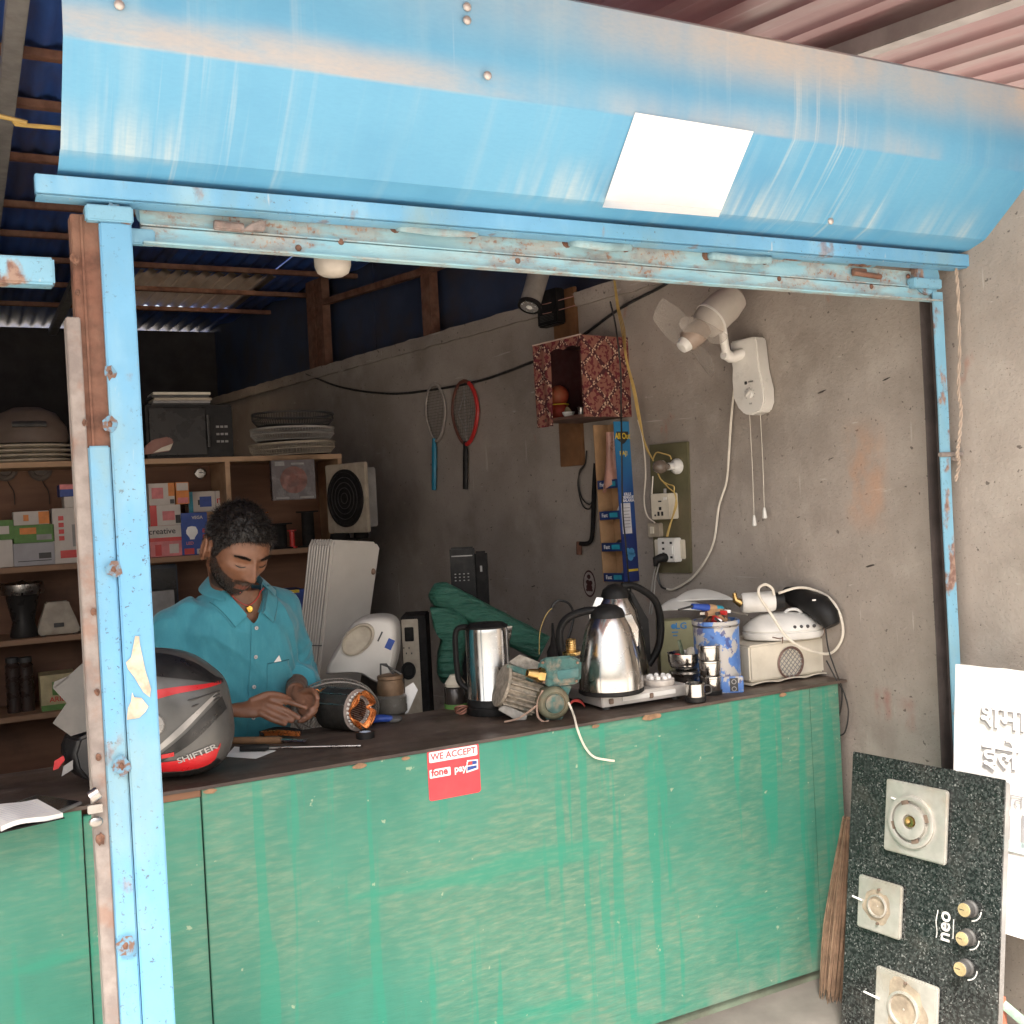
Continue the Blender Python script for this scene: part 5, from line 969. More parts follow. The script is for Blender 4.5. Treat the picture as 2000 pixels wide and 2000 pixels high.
def f1(q_): b = MB(); b.tube([(0, 0, .0), (-.006, 0, .03), (-.012, 0, .062)], [(.010, .004), (.010, .005), (.008, .004)], 8); b.build('strip', mat('pcb_green', (.08, .10, .06), .5, 0, .4, 60), q_)
def f2(q_): b = MB(); b.lathe([(.006, 0), (.017, .008), (.019, .024), (.010, .034), (0, .036)], 18, Matrix.Rotation(R(30), 4, 'Y')); b.build('cap', CREAM, q_)
def f3(q_): b = MB(); b.sph((0, 0, .008), (.014, .01, .009)); b.build('knob', RED, q_)
loose('circuit_strip', 'green circuit strip sticking out of the steel bowl', 'circuit', (-.008, 0, 20*s_), f1); loose('cream_stopper', 'cream plastic cap tipped in the steel bowl', 'cap', (.014, .0, 22*s_), f2); loose('red_knob', 'red knob lying in the steel bowl', 'knob', (-.026, .01, 22*s_), f3)
h = CFm('steel_cup', 'small steel cup with black base at the counter front edge', 'cup', 1362, 1374, CT, .028); t = h.t; s_ = h.s
b = MB(); b.lathe([(19*s_, 11*s_), (19*s_, 36*s_), (18*s_, 37*s_), (17*s_, 36*s_), (17*s_, 20*s_), (0, 18*s_)], 26); b.build('cup', STEEL, t); b = MB(); b.lathe([(18*s_, 0), (20.5*s_, 2*s_), (20.5*s_, 11*s_), (18*s_, 12*s_)], 26); b.build('base', BLACK, t)
b = MB(); b.tube(curve([(17*s_, 0, 32*s_), (30*s_, 0, 30*s_), (31*s_, 0, 18*s_), (20*s_, 0, 14*s_)], 5), .0025, 6); b.build('wire_handle', DARK, t)
h = CFm('tiffin_stack', 'stacked steel tiffin tins beside the blue flaked can', 'tiffin', 1394, 1360, CT, .04); t = h.t; s_ = h.s
for k in range(3): z = (8+k*30)*s_; b = MB(); b.lathe([(20*s_, z), (21*s_, z+2*s_), (21*s_, z+24*s_), (22*s_, z+25*s_), (22*s_, z+28*s_), (20*s_, z+29*s_)]+([(19*s_, z+27*s_), (19*s_, z+8*s_), (0, z+6*s_)] if k == 2 else []), 26); b.build('tin', STEEL, t)
b = MB(); b.lathe([(21*s_, 0), (22*s_, 8*s_), (19*s_, 9*s_)], 26); b.build('base', BLACK, t)
# --- blue flaking can with soldering tools
q = N('flaking_blue_can'); c_ = q.mix((.06, .15, .42), (.12, .25, .55), q.noise(14, .3, .7)); fl_ = q.noise(20, .48, .52, (1, 1, .8), 6); c_ = q.mix(c_, (.42, .40, .38), fl_); c_ = q.mix(c_, (.04, .05, .18), q.op(q.noise(30, .58, .62, (1, 1, .6), off=(4, 4, 4)), .8)); FLK = q.fin(c_, .5, .1, fl_, .4, .001)
h = CFm('tool_can', 'blue can with flaking paint holding tools on the counter', 'can', 1412, 1353, CT, .065); t = h.t; s_ = h.s
b = MB(); b.lathe([(40*s_, 0), (43*s_, 4*s_), (44*s_, 20*s_), (44*s_, 128*s_), (46*s_, 129*s_), (46*s_, 136*s_), (42*s_, 136*s_), (41*s_, 110*s_), (0, 108*s_)], 36); b.build('can', FLK, t)
b = MB(); b.tube([(45.2*s_*math.cos(i*math.tau/36), 45.2*s_*math.sin(i*math.tau/36), 126*s_) for i in range(37)], .002, 6); b.build('rim_bead', STEELD, t)
cz_ = 136*s_
CP = h.p
h = CFm('tin_box', 'small blue and white tin standing against the flaking can', 'tin', 1432, 1354, CT, .005); t = h.t; s_ = h.s
b = MB(); b.box((0, .009, 16*s_), (44*s_, .018, 32*s_)); b.build('tin', FLK, t, bevel=.002); b = MB(); b.box((3*s_, -.0006, 16*s_), (16*s_, .001, 26*s_)); b.build('label', DARK, t, bevel=.0004)
for z in (8, 22): b = MB(); b.lathe([(5*s_, 0), (5*s_, .0012), (3.4*s_, .0012), (3.4*s_, 0)], 16, TR(3*s_, -.0008, z*s_, 0, R(90)), cap=False); b.build('ring_mark', GREY, t)
h = CFm('carton', 'olive carton marked LG standing behind the steel bowl', 'carton', 1337, 1330, CT, .17); t = h.t; CARTY = h.p.y; s_ = h.s; z1_ = h.V(1337, 1209).z
b = MB(); b.box((0, 0, z1_/2), (66*s_, .09, z1_)); cb2 = b.build('box', mat('olive_carton', (.36, .34, .19), .6, 0, .15, 10, .4, (.15, .12, .08)), t, bevel=.002)
LB = mat('lg_blue', (.04, .22, .50), .5); v = h.V(1328, 1223, -.0465); text(cb2, 'LG', .030, LB, TR(v.x+.004, -.0458, v.z), bold=.0008, sx=1.1); b = MB(); b.lathe([(.009, 0), (.009, .0006)], 18, TR(v.x-.022, -.0454, v.z, 0, R(90))); b.build('round_mark', LB, cb2)
for k in range(2): b = MB(); b.box((v.x-.018, -.0455, v.z-.020-.012*k), (.022-.006*k, .0008, .004)); b.build('print_line', LB, cb2)
# soldering iron and loose tools on top of the can
top_ = CP+Vector((0, 0, cz_)); 
def rod_on(name, label, cat, segs, zoff): 
    P0 = at(segs[0][0], segs[0][1], Y=CP.y-.01); t = thing(name, label, cat, Vector((P0.x, P0.y, P0.z)))
    for (xa, ya, xb_, yb, ra, rb_, nm, m) in segs:
        A, B = at(xa, ya, Y=CP.y-.01)-P0, at(xb_, yb, Y=CP.y-.01)-P0; b = MB(); b.tube([A, B], [ra, rb_], 12); b.build(nm, m, t)
rod_on('soldering_iron', 'soldering iron with blue and tan handle lying across the can', 'soldering iron', ((1352, 1184, 1384, 1187, .009, .012, 'grip', mat('blue_grip', (.02, .06, .30), .5)), (1383, 1187, 1396, 1189, .013, .013, 'collar', CARD), (1395, 1189, 1408, 1191, .012, .014, 'grip', CYANP), (1407, 1191, 1424, 1194, .012, .007, 'ferrule', STEELD), (1423, 1194, 1460, 1201, .004, .003, 'tip', STEELD), (1325, 1191, 1353, 1184, .003, .004, 'flex', WIREK)), 0)
o_ = thing('tool_heap', 'heap of dark rusty tools and red pliers filling the blue can', 'tools', top_-Vector((0, 0, .004)))
for k in range(15):
    a = k*.7; b = MB(); b.tube(curve([(.035*math.cos(a+2.6), .03*math.sin(a+2.6), .0), (.02*math.sin(a*2), .02*math.cos(a), .022+.004*(k % 3)), (.050*math.cos(a), .045*math.sin(a), .028)], 4), .006+.002*(k % 3), 6); b.build('tool', (RUST, DARK, RED, STEELD, CARD)[k % 5], o_)
# --- cream fan heater
h = CFm('fan_heater', 'cream box fan heater with round lattice outlet at the counter end', 'heater', 1540, 1330, CT, 0.0, rz=R(-2)); t = h.t
xl, xr = at(1467, 1300, Y=h.p.y).x-h.p.x, at(1610, 1280, Y=h.p.y).x-h.p.x; zt_ = at(1540, 1252, Y=h.p.y).z-CT; s_ = h.s
b = MB(); b.box(((xl+xr)/2, .11, .012+(zt_-.012)/2), (xr-xl, .22, zt_-.012)); b.build('case', CREAM, t, bevel=.006)
b = MB(); b.grid(lambda u, v: (xl-.008+(xr-xl+.006)*u, -.012+.24*v, .008+.006*abs(math.sin(u*9))*(v < .1)), 30, 6, thick=(0, 0, -.004)); b.build('tray', CREAM, t)
gx, gz = at(1543, 1294, Y=h.p.y).x-h.p.x, at(1543, 1294, Y=h.p.y).z-CT; gr = 31*s_
b = MB(); b.lathe([(gr*.99, -.002), (gr*1.04, .004), (gr*.95, .008), (gr*.9, .004), (gr*.88, -.02), (0, -.02)], 32, TR(gx, -.001, gz, 0, R(90))); b.build('outlet', mat('brown_outlet', (.17, .10, .08), .6, 0, .3, 12, .3), t)
for k in range(-4, 5):
    for sgn in (-1, 1):
        o2 = k*gr*.24; L_ = math.sqrt(max(0.0, (gr*.9)**2-o2*o2)); d_ = Vector((1, 0, sgn*1.0)).normalized(); n_ = Vector((-d_.z, 0, d_.x)); c2 = Vector((gx, -.004, gz))+n_*o2
        if L_ > .004: b = MB(); b.tube([c2-d_*L_, c2+d_*L_], .0016, 4); b.build('lattice_bar', GREY, t)
HZ = CT+zt_
# --- white dish appliance on the heater
h2 = CFm('food_warmer', 'white oval appliance with four dark knobs on top of the heater', 'appliance', 1535, 1250, HZ, .035); t = h2.t; s_ = h2.s; a_ = 79*s_
b = MB(); b.lathe([(a_*.80, .0), (a_*.96, .006), (a_*1.0, .016), (a_*1.0, .026), (a_*.95, .030)], 44, sy=.62, cap=True); b.build('base', WHITE, t)
b = MB(); b.lathe([(a_*.95, .030), (a_*.985, .034), (a_*.97, .044), (a_*.80, .064), (a_*.55, .082), (a_*.25, .088), (0, .088)], 44, sy=.62); b.build('lid', WHITE, t)
for k in range(4): v = h2.V(1547+13*k, 1217-1.5*k, -.045); b = MB(); b.lathe([(.0055, 0), (.0055, .005), (.004, .007)], 12, TR(v.x, -a_*.54+.003*k-.002, .045, 0, R(60))); b.build('knob', DARK, t)
b = MB(); b.tube(curve([(.0, -.01, .080), (.02, -.012, .096), (.05, -.012, .094), (.068, -.012, .072)], 5), .005, 8); b.build('lid_handle', WHITE, t)
b = MB(); b.tube(curve([(-.055, -a_*.60, .018), (-.03, -a_*.62, .012), (-.022, -a_*.622, .016), (-.024, -a_*.61, -.004)], 5), .0015, 5); b.build('hook_wire', RUST, t)
WZ = HZ+.088
h3 = CFm('lamp_holder', 'white cylindrical lamp holder with black cap lying on the appliance', 'lamp holder', 1490, 1192, Y=h2.p.y+.02); t = h3.t; s_ = h3.s; 
A, B = h3.V(1448, 1178), h3.V(1512, 1174); b = MB(); b.tube([A, A.lerp(B, .08), A.lerp(B, .92), B], [17*s_, 20*s_, 20*s_, 18*s_], 24); b.build('barrel', WHITE, t)
b = MB(); b.tube([B, h3.V(1530, 1172)], [17*s_, 15*s_], 20); b.build('cap', BLACK, t); b = MB(); b.tube([A, h3.V(1436, 1172), h3.V(1434, 1158)], [9*s_, 6*s_, 4*s_], 10); b.build('brass_tip', BRASS, t)
h4 = CFm('black_torch', 'black plastic torch lying tilted behind the white lamp holder', 'torch', 1575, 1205, Y=h2.p.y+.06); t = h4.t; s_ = h4.s
b = MB(); b.tube([h4.Mi @ v for v in wpts([(x, y) for x, y in ((1534, 1158), (1550, 1164), (1590, 1180), (1600, 1184), (1618, 1206), (1626, 1222))], .04)], [12*s_, 20*s_, 22*s_, 24*s_, 22*s_, 14*s_], 20); b.build('body', BLACK, t); b = MB(); v = h4.Mi @ wpts([(1590, 1172)], .075)[0]; b.box((v.x, v.y, v.z), (.012, .003, .005)); b.build('switch', WHITE, t)
def loopY(dy): return [at(1200+x/3.864, 1100+y/3.864, Y=h3.p.y-.05-dy) for x, y in ((1205, 240), (1190, 190), (1140, 160), (1090, 190), (1100, 260), (1180, 380), (1270, 520), (1340, 590), (1450, 650), (1600, 685), (1680, 640), (1725, 530), (1700, 380), (1620, 260), (1500, 200), (1380, 185), (1240, 225))]
lp = loopY(.04); HFY = h.p.y-.02
yy = [0, 0, 0, 0, .1, .4, .8, 1, 1, 1, 1, 1, .8, .55, .35, .2, 0]
raw = [(1205, 240), (1190, 190), (1140, 160), (1090, 190), (1100, 260), (1180, 380), (1270, 520), (1340, 590), (1450, 650), (1600, 685), (1680, 640), (1725, 530), (1700, 380), (1620, 260), (1500, 200), (1380, 185), (1240, 225)]
YB = min(h3.p.y-.035, h2.p.y-.03)
lp = [at(1200+x/3.864, 1100+y/3.864, Y=YB+(min(HFY, YB)-.03-YB)*k) for (x, y), k in zip(raw, yy)]
for i, (x, y) in enumerate(raw):
    sw_s, sw_z = wl(1200+x/3.864, 1100+y/3.864, .02); wq = WP(sw_s, sw_z, .02)
    if wq.y < lp[i].y: lp[i] = wq
wire('white_flex', 'white looped flex draped over the appliance and heater', lp, .0045, WIREW, k=8, n=8)
h5 = CFm('white_shroud', 'pale curved plastic shroud lying behind the tool can', 'shroud', 1350, 1196, Y=CARTY); t = h5.t
for k, (xa, xb_, y0, y1) in enumerate(((1314, 1432, 1174, 1158), (1284, 1385, 1192, 1174))):
    A, B = h5.V(xa, y0, -.03*k), h5.V(xb_, y0-(1-k)*4, -.03*k); H = (y0-y1)*h5.s
    b = MB(); b.grid(lambda u, v: Vector((A.x+(B.x-A.x)*u, A.y+.09*(v-.3)*math.sin(math.pi*u), A.z+(B.z-A.z)*u+H*1.2*math.sin(math.pi*u)**.8*(.2+.8*math.sin(math.pi*v*.5)))), 20, 6, thick=(0, 0, -.004)); b.build('shell', WHITE, t)
wire('trailing_lead', 'black lead looping down the wall past the counter end', wpts([(1612, 1226, .05), (1618, 1268, .05), (1632, 1310, .05), (1644, 1345, .03), (1641, 1390, .03), (1627, 1425, .03), (1633, 1436, .03), (1650, 1430, .03), (1657, 1390, .03), (1648, 1352, .03), (1634, 1328, .05), (1614, 1290, .06)]), .0026, WIREK)
# --- black cable heap and oil can behind the pump
h = CFm('oil_can', 'black oil can with tall spout behind the pump', 'oil can', 1082, 1272, CT+.07, .0, Y=3.0); t = h.t; s_ = h.s
b = MB(); b.lathe([(14*s_, -.13), (15*s_, -.12), (14*s_, 0), (7*s_, 14*s_), (3.5*s_, 30*s_), (2.2*s_, 55*s_), (0, 56*s_)], 18); b.build('can', BLACKM, t)
wire('black_lead', 'black lead arching behind the straight kettle', [at(x, y, Y=3.12) for x, y in ((1076, 1194), (1081, 1180), (1094, 1173), (1112, 1180), (1120, 1204), (1112, 1240), (1095, 1280))], .0045, WIREK)
wire('thin_wire', 'thin yellow wire rising behind the pump', [at(x, y, Y=3.02) for x, y in ((1053, 1278), (1054, 1240), (1060, 1215), (1070, 1196), (1078, 1188))], .0014, WIREY)
# ------------------------------------------------------------------ things standing behind the counter
# wooden bench along the wall that carries them
bn = thing('work_bench', 'low wooden work bench along the wall behind the counter', 'bench', Vector((1.55, 3.62, 0)))
BNZ = .70
b = MB(); b.box((0, 0, BNZ-.015), (1.25, .62, .03)); b.build('bench_top', PLY, bn, bevel=.002)
for x in (-.58, .58):
    for y in (-.26, .26): b = MB(); b.box((x, y, (BNZ-.03)/2), (.05, .05, BNZ-.03)); b.build('leg', PLY, bn)
def on(name, label, cat, px, Y, rz=-YAW, Z=BNZ): 
    h = CFm(name, label, cat, px, 1200, 0, 0, rz, Y=Y)
    p = at(px, 1200, Y=Y); m = Matrix.Rotation(rz, 4, 'Z'); m.translation = Vector((p.x, p.y, Z)); h.M = m; h.Mi = m.inverted(); h.p = m.translation.copy(); h.n = m.to_3x3() @ Vector((0, 1, 0)); h.t.matrix_world = m; WM[h.t.name] = m.copy(); h.s = sc(h.p); return h
# tower cooler
h = on('tower_cooler', 'tall grey-white tower air cooler with ribbed front, leaning slightly', 'cooler', 640, 3.72); t = h.t
TW = mat('aged_cooler_white', (.50, .46, .41), .5, 0, .08, 5, .3, (.33, .27, .22))
def vz(x, y, dy=0): v = h.V(x, y, dy); return Vector((v.x, v.y, v.z))
fl, fr, rr_ = (604, 1066), (650, 1066), (744, 1070); dl, dr, drr = (574, 1360), (617, 1360), (706, 1360)
def cring(y_t, k):                                      # corners at a photo row fraction k from top to bottom
    a = vz(fl[0]+(dl[0]-fl[0])*k, fl[1]+(dl[1]-fl[1])*k, .03); b_ = vz(fr[0]+(dr[0]-fr[0])*k, fr[1]+(dr[1]-fr[1])*k, -.03); c_ = vz(rr_[0]+(drr[0]-rr_[0])*k, rr_[1]+(drr[1]-rr_[1])*k, .14); d_ = a+(c_-b_); return [a, b_, c_, d_]
kb = 0
v0, v1 = vz(fl[0], fl[1]), vz(dl[0], dl[1]); kb = (v0.z-.0)/(v0.z-v1.z)
top4, bot4 = cring(0, 0), cring(0, kb)
for v in bot4: v.z = .002
b = MB(); up = Vector((0, 0, .022)); cen = sum(top4, Vector())/4
b.loft([bot4, top4, [v.lerp(cen, .10)+up for v in top4]]); b.build('case', TW, t, bevel=.008)
b = MB(); nq = Vector((-.25, -1, 0)).normalized()*.003; b.loft([[bot4[0]+nq, bot4[0].lerp(bot4[1], .90)+nq, top4[0].lerp(top4[1], .90)+nq, top4[0]+nq], [bot4[0]-nq, bot4[0].lerp(bot4[1], .90)-nq, top4[0].lerp(top4[1], .90)-nq, top4[0]-nq]]); b.build('rib_gap_shade', mat('grille_shadow_grey', (.12, .11, .10), .7), t, smooth=0)  # added dark sheet, stands for the shade between the front ribs
for k in range(8):
    u = (k+.5)/8*.90+.005; A0, A1 = top4[0].lerp(top4[1], u), bot4[0].lerp(bot4[1], u); nrm = Vector((-.25, -1, 0)).normalized(); b = MB()
    b.tube([A0+up*.9-nrm*.02, A0+nrm*.005, A1+nrm*.005], [.0042, .0046, .0046], 6); b.build('front_rib', TW, t)
for kk, m_ in ((.66, DARK), (.93, DARK)):
    c4 = cring(0, kk); b = MB(); b.tube([c4[0]+Vector((-.004, -.006, 0)), c4[1]+Vector((.002, -.012, 0))], .0022, 5); b.build('panel_gap', m_, t)
c4 = cring(0, .70); q_ = c4[0].lerp(c4[1], .45)+Vector((-.004, -.015, 0)); b = MB(); b.sph(q_, (.017, .006, .010)); b.build('badge', DARK, t)
q_ = cring(0, .16); q_ = q_[1].lerp(q_[2], .9); b = MB(); b.sph(q_+Vector((0, -.004, 0)), (.010, .006, .012)); b.build('cord_clip', mat('brown_clip', (.2, .12, .08), .6), t)
# white moulded appliance
h = on('juicer_body', 'white moulded juicer body with oval hollow tilted behind the counter', 'juicer', 720, 3.34); t = h.t; z6 = lambda x, y: (550+x/4.293, 1000+y/4.293)
pl_ = [h.xz(*z6(x, y)) for x, y in ((400, 1290), (440, 1200), (590, 950), (680, 885), (790, 862), (900, 868), (965, 910), (985, 1000), (980, 1180), (940, 1340), (910, 1420), (800, 1400), (700, 1340), (560, 1330), (410, 1335))]
pc_ = curve([(x, 0, z) for x, z in pl_]+[(pl_[0][0], 0, pl_[0][1])], 3)[:-1]; gc = sum(pc_, Vector())/len(pc_)
b = MB(); b.loft([[gc+(v-gc)*k+Vector((0, y, 0)) for v in pc_] for k, y in ((.86, -.085), (.94, -.078), (.99, -.06), (1, -.02), (1, .05), (.95, .075), (.85, .085))]); b.build('body', mat('aged_white', (.60, .56, .51), .4, 0, .08, 6, .25, (.4, .33, .27)), t)
ec = h.V(*z6(640, 1070), -.088); a1, a2 = 142/4.293*h.s*1.05, 92/4.293*h.s*1.05
def ell(k, y, n=32): return [Vector((ec.x+(a1*k*math.cos(a)*math.cos(R(42))-a2*k*math.sin(a)*math.sin(R(42))), y, ec.z+(a1*k*math.cos(a)*math.sin(R(42))+a2*k*math.sin(a)*math.cos(R(42))))) for a in [i*math.tau/n for i in range(n)]]
b = MB(); b.loft([ell(1.08, -.082), ell(1.05, -.094), ell(.95, -.096), ell(.86, -.0885), ell(.80, -.0868), ell(.3, -.0866)]); b.build('oval_hollow', CREAMD, t)  # shallow oval; the hollow's shade is put into its darker cream
v = h.V(*z6(905, 1110), -.09); b = MB(); b.box((v.x, -.0835, v.z), (.022, .004, .034), Matrix.Translation(v) @ Matrix.Rotation(R(28), 4, 'Y') @ Matrix.Translation(-v)); b.build('blue_label', BLUEP, t)
v = h.V(*z6(825, 1045), -.09); b = MB(); b.box((v.x, -.087, v.z), (.005, .003, .034), Matrix.Translation(v) @ Matrix.Rotation(R(28), 4, 'Y') @ Matrix.Translation(-v)); b.build('slot', DARK, t)
# tower speaker
h = on('speaker', 'narrow dark speaker box with cream front beside the juicer body', 'speaker', 805, 3.48); t = h.t
(xa, zt_), (xb, _) = h.xz(*z6(1000, 880)), h.xz(*z6(1140, 880)); 
b = MB(); b.box(((xa+xb)/2+.012, .09, zt_/2), (abs(xb-xa)+.03, .17, zt_)); b.build('cabinet', BLACKM, t, bevel=.004)
b = MB(); b.box(((xa+xb)/2, .0025, zt_/2+.01), (abs(xb-xa), .006, zt_-.04)); b.build('front', CREAMD, t, bevel=.002)
(xc, zc) = h.xz(*z6(1070, 1025)); b = MB(); b.box((xc, -.002, zc), (.032, .004, .05)); b.build('tweeter', BLACKM, t, bevel=.003)
(xc, zc) = h.xz(*z6(1065, 1330)); b = MB(); b.lathe([(.026, 0), (.026, .004), (.020, .004), (.012, -.008), (0, -.006)], 24, TR(xc, -.001, zc, 0, R(90)), sy=1.2); b.build('woofer', BLACK, t)
for k in range(4): v = h.xz(*z6(1025+22*k, 1140+(k % 2)*45)); b = MB(); b.box((v[0], -.001, v[1]), (.004, .002, .006)); b.build('control', DARK, t)
# green polythene bundle
h = on('green_bundle', 'long roll wrapped in green polythene leaning across the bench', 'bundle', 930, 3.40); t = h.t
q = N('green_polythene'); GPM = q.fin(q.mix((.015, .085, .055), (.035, .14, .095), q.noise(8, .3, .7)), .28, 0, q.noise(26, .2, .8, (.35, 1, 1.8), 8), 1.0, .012)
A, B = h.V(*z6(1330, 690)), h.V(*z6(1935, 1010), -.03); ax = (B-A).normalized(); rr0 = 185/4.293*h.s*.62
rgs = []; ux = ax.orthogonal().normalized(); uy = ax.cross(ux)
for i in range(26):
    u = -.12+1.55*i/25; k = (.55 if i == 0 else .85 if i == 1 else 1)
    rgs.append([A+(B-A)*u+(ux*math.cos(a)+uy*math.sin(a))*(rr0*k*(1+.06*noise.noise((3*math.cos(a), 3*math.sin(a), u*7)))) for a in [j*math.tau/24 for j in range(24)]])
b = MB(); b.loft(rgs); b.build('roll', GPM, t, smooth=60)
bag = [z6(x, y) for x, y in ((1250, 800), (1460, 820), (1560, 960), (1520, 1200), (1500, 1400), (1400, 1440), (1320, 1400), (1300, 1260), (1335, 1080), (1280, 930))]
qq = curve([h.V(x, y, -.05) for x, y in bag]+[h.V(*bag[0], -.05)], 4)[:-1]; gc = sum(qq, Vector())/len(qq)
b = MB(); b.loft([[gc+(v-gc)*k+Vector((.01*noise.noise(v*30+Vector((y*50, 0, 0))), y+.012*noise.noise(v*22), 0)) for v in qq] for k, y in ((.55, -.055), (.85, -.045), (1, -.015), (1, .03), (.85, .05))]); b.build('loose_bag', GPM, t, smooth=70)
# radio and small brown box on the wall side
h = on('radio', 'black portable radio standing on end against the wall', 'radio', 905, 3.62, Z=BNZ+.10); t = h.t
(xa, zt_), (xb, zb_) = h.xz(878, 1070), h.xz(932, 1190)
b = MB(); b.box(((xa+xb)/2, .0, (zt_+.0)/2), (abs(xb-xa), .05, zt_)); fr_ = b.build('front', BLACK, t, bevel=.006)
b = MB(); b.box((xb+.022, .015, zt_/2-.01), (.05, .06, zt_-.02)); b.build('side_case', BLACKM, t, bevel=.008)
(xc, zc) = h.xz(905, 1085); b = MB(); b.box(((xa+xb)/2, -.026, zc), (abs(xb-xa)*.85, .003, .004)); b.build('trim', GREY, t)
b = MB()
for i in range(4):
    for j in range(3): b.box((xa+.018+i*.016, -.0262, h.xz(905, 1120)[1]-j*.012), (.006, .002, .004))
b.build('buttons', GREY, t)['kind'] = 'stuff'
v = h.xz(940, 1110); b = MB(); b.box((v[0], -.018, v[1]), (.008, .004, .022)); b.build('slot_trim', GREY, t)
o_ = thing('radio_carton', 'brown carton under the black radio', 'carton', TP(Vector((h.p.x+.03, h.p.y, BNZ)), -YAW)); b = MB(); b.box((0, 0, .05), (.14, .09, .0995)); b.build('box', CARD, o_, bevel=.002)
# ------------------------------------------------------------------ wooden shelving at the back
SY = 5.05; SX0, SX1 = -.35, at(668, 897, Y=SY).x
zs = [sum(at(x, y, Y=SY).z for x, y in l)/len(l) for l in (((150, 893), (290, 893), (600, 897)), ((290, 1092), (560, 1078), (75, 1097)), ((75, 1246),), ((75, 1394),))]
sv = thing('shelving', 'brown plywood shelving filled with boxes and appliance parts', 'shelves', Vector((SX0, SY, 0)))
for i, z in enumerate(zs+[.12]):
    b = MB(); b.box(((SX1-SX0)/2, .17, z-.012), (SX1-SX0, .34, .024)); b.build('shelf', PLYE if i == 0 else m_wood_shelf('shelf_board', (.24, .13, .07), (.32, .19, .11)) if i == 1 else bpy.data.materials['shelf_board'], sv, bevel=.002)
b = MB(); b.box(((SX1-SX0)/2, .345, (zs[0]-.03)/2+.01), (SX1-SX0, .008, zs[0]-.03)); b.build('back_board', PLY, sv)
for x in (0.012, at(447, 960, Y=SY).x-SX0, SX1-SX0-.012):
    b = MB(); b.box((x, .17, zs[0]/2-.012), (.02, .336, zs[0]-.026)) if x < .1 or x > SX1-SX0-.1 else b.box((x, .17, (zs[0]+zs[1])/2-.012), (.022, .336, zs[0]-zs[1]-.0245)); b.build('upright', PLYE, sv)
def shelfbox(label, x0, y0, x1, y1, m, Zs, prints=(), name='carton', d=.14, Y=SY+.04, rz=0, txt=None, group='cartons on the shelves', cat='carton'):
    A, B = at(x0, y1, Y=Y), at(x1, y0, Y=Y); hgt = B.z-A.z; w_ = B.x-A.x; zb = Zs if Zs is not None else A.z
    if Zs is not None: hgt = max(.02, B.z-Zs)
    o = thing(name, label, cat, TR((A.x+B.x)/2, Y, zb, R(rz)), group); b = MB(); b.box((0, d/2, hgt/2+.0005), (w_, d, hgt-.001)); bx_ = b.build('box', m, o, bevel=.002)
    for (u0, v0, u1, v1, pm) in prints: flatpoly([(u0*w_-w_/2, v0*hgt), (u1*w_-w_/2, v0*hgt), (u1*w_-w_/2, v1*hgt), (u0*w_-w_/2, v1*hgt)], -.0012, 'print_panel', pm, bx_)
    if txt:
        for (s_, size, pm, u, v) in txt: text(bx_, s_, size*hgt, pm, TR((u-.5)*w_, -.002, v*hgt), bold=.0004)
    return o, zb+hgt
WB = mat('white_carton', (.55, .50, .45), .7, 0, .08, 12, .3, (.35, .28, .22)); GB = mat('grey_carton', (.36, .35, .36), .7, 0, .1, 12, .2)
_, z1_ = shelfbox('pink and red carton with lettering at the bottom of its stack', 294, 1025, 353, 1077, PINKP, zs[1], ((0, .62, 1, 1, WB), (0, .5, 1, .62, RED), (.6, .1, .9, .4, WB), (.15, .05, .35, .4, RED)), txt=(('creative', .26, INK, .4, .82),))
_, z2_ = shelfbox('red and white carton with parts picture in the stack middle', 294, 985, 352, 1024, WB, z1_, ((0, 0, .22, 1, RED), (.4, .25, .8, .7, PINKP), (.82, .1, .98, .5, INK)))
shelfbox('orange and white carton on top of the pink and red stack', 292, 943, 340, 984, WB, z2_, ((.1, .3, .55, .8, PINKP), (.75, .4, 1, 1, ORANGE), (.8, .05, .97, .25, DARK)))
shelfbox('small copper toned carton beside the orange and white one', 345, 941, 368, 983, ORANGE, z2_, ((.05, .62, .95, .96, WB), (.1, .05, .9, .3, PINKP)), d=.08)
shelfbox('dark blue bulb carton with white bulb picture', 356, 1000, 404, 1077, BLUEP, zs[1], ((.08, .02, .45, .16, RED), (.55, .02, .95, .14, WB)), txt=(('VEGA', .10, WB, .62, .88), ('LED', .10, PINKP, .3, .28), ('80%', .09, INK, .75, .08), ('8\n8\n8', .14, RED, .84, .42)))
bp_ = at(380, 1040, Y=SY+.038); o_ = bpy.data.objects[-1] if False else None
_lb = [o for o in scene.objects if o.get('label', '').startswith('dark blue bulb')][0]; bxs = [c_ for c_ in scene.objects if c_.parent == _lb][0]
b = MB(); b.lathe([(0, 0), (.018, .004), (.026, .02), (.026, .034), (.012, .054), (.010, .062)], 16, TR(-.012, .0, .135, 0, 0, R(180)), sy=.02); b.build('bulb_picture', PAPER, bxs)
_, zq = shelfbox('plain brown carton under the motor box', 372, 998, 440, 1077, CARD, zs[1], d=.10, Y=SY+.16)
_, _ = shelfbox('white carton with a blue motor picture on top of a brown one', 369, 958, 439, 997, WB, zq, ((0, 0, .12, 1, CYANP), (.3, .25, .62, .75, BLUEP), (.25, .35, .3, .6, DARK), (.72, .0, .74, 1, GREY)), Y=SY+.15, d=.1, txt=(('m', .5, RED, .86, .55),))
_, z1_ = shelfbox('grey carton with tool drawing at the bottom of its pile', 27, 1058, 107, 1092, GB, zs[1], ((.6, .3, .9, .55, DARK), (.1, .2, .9, .23, INK)))
_, z2_ = shelfbox('olive green carton with tool picture between grey and orange', 27, 1023, 106, 1057, GREENP, z1_, ((.15, .5, .55, .85, ORANGE), (.55, .15, .92, .45, GREY)))
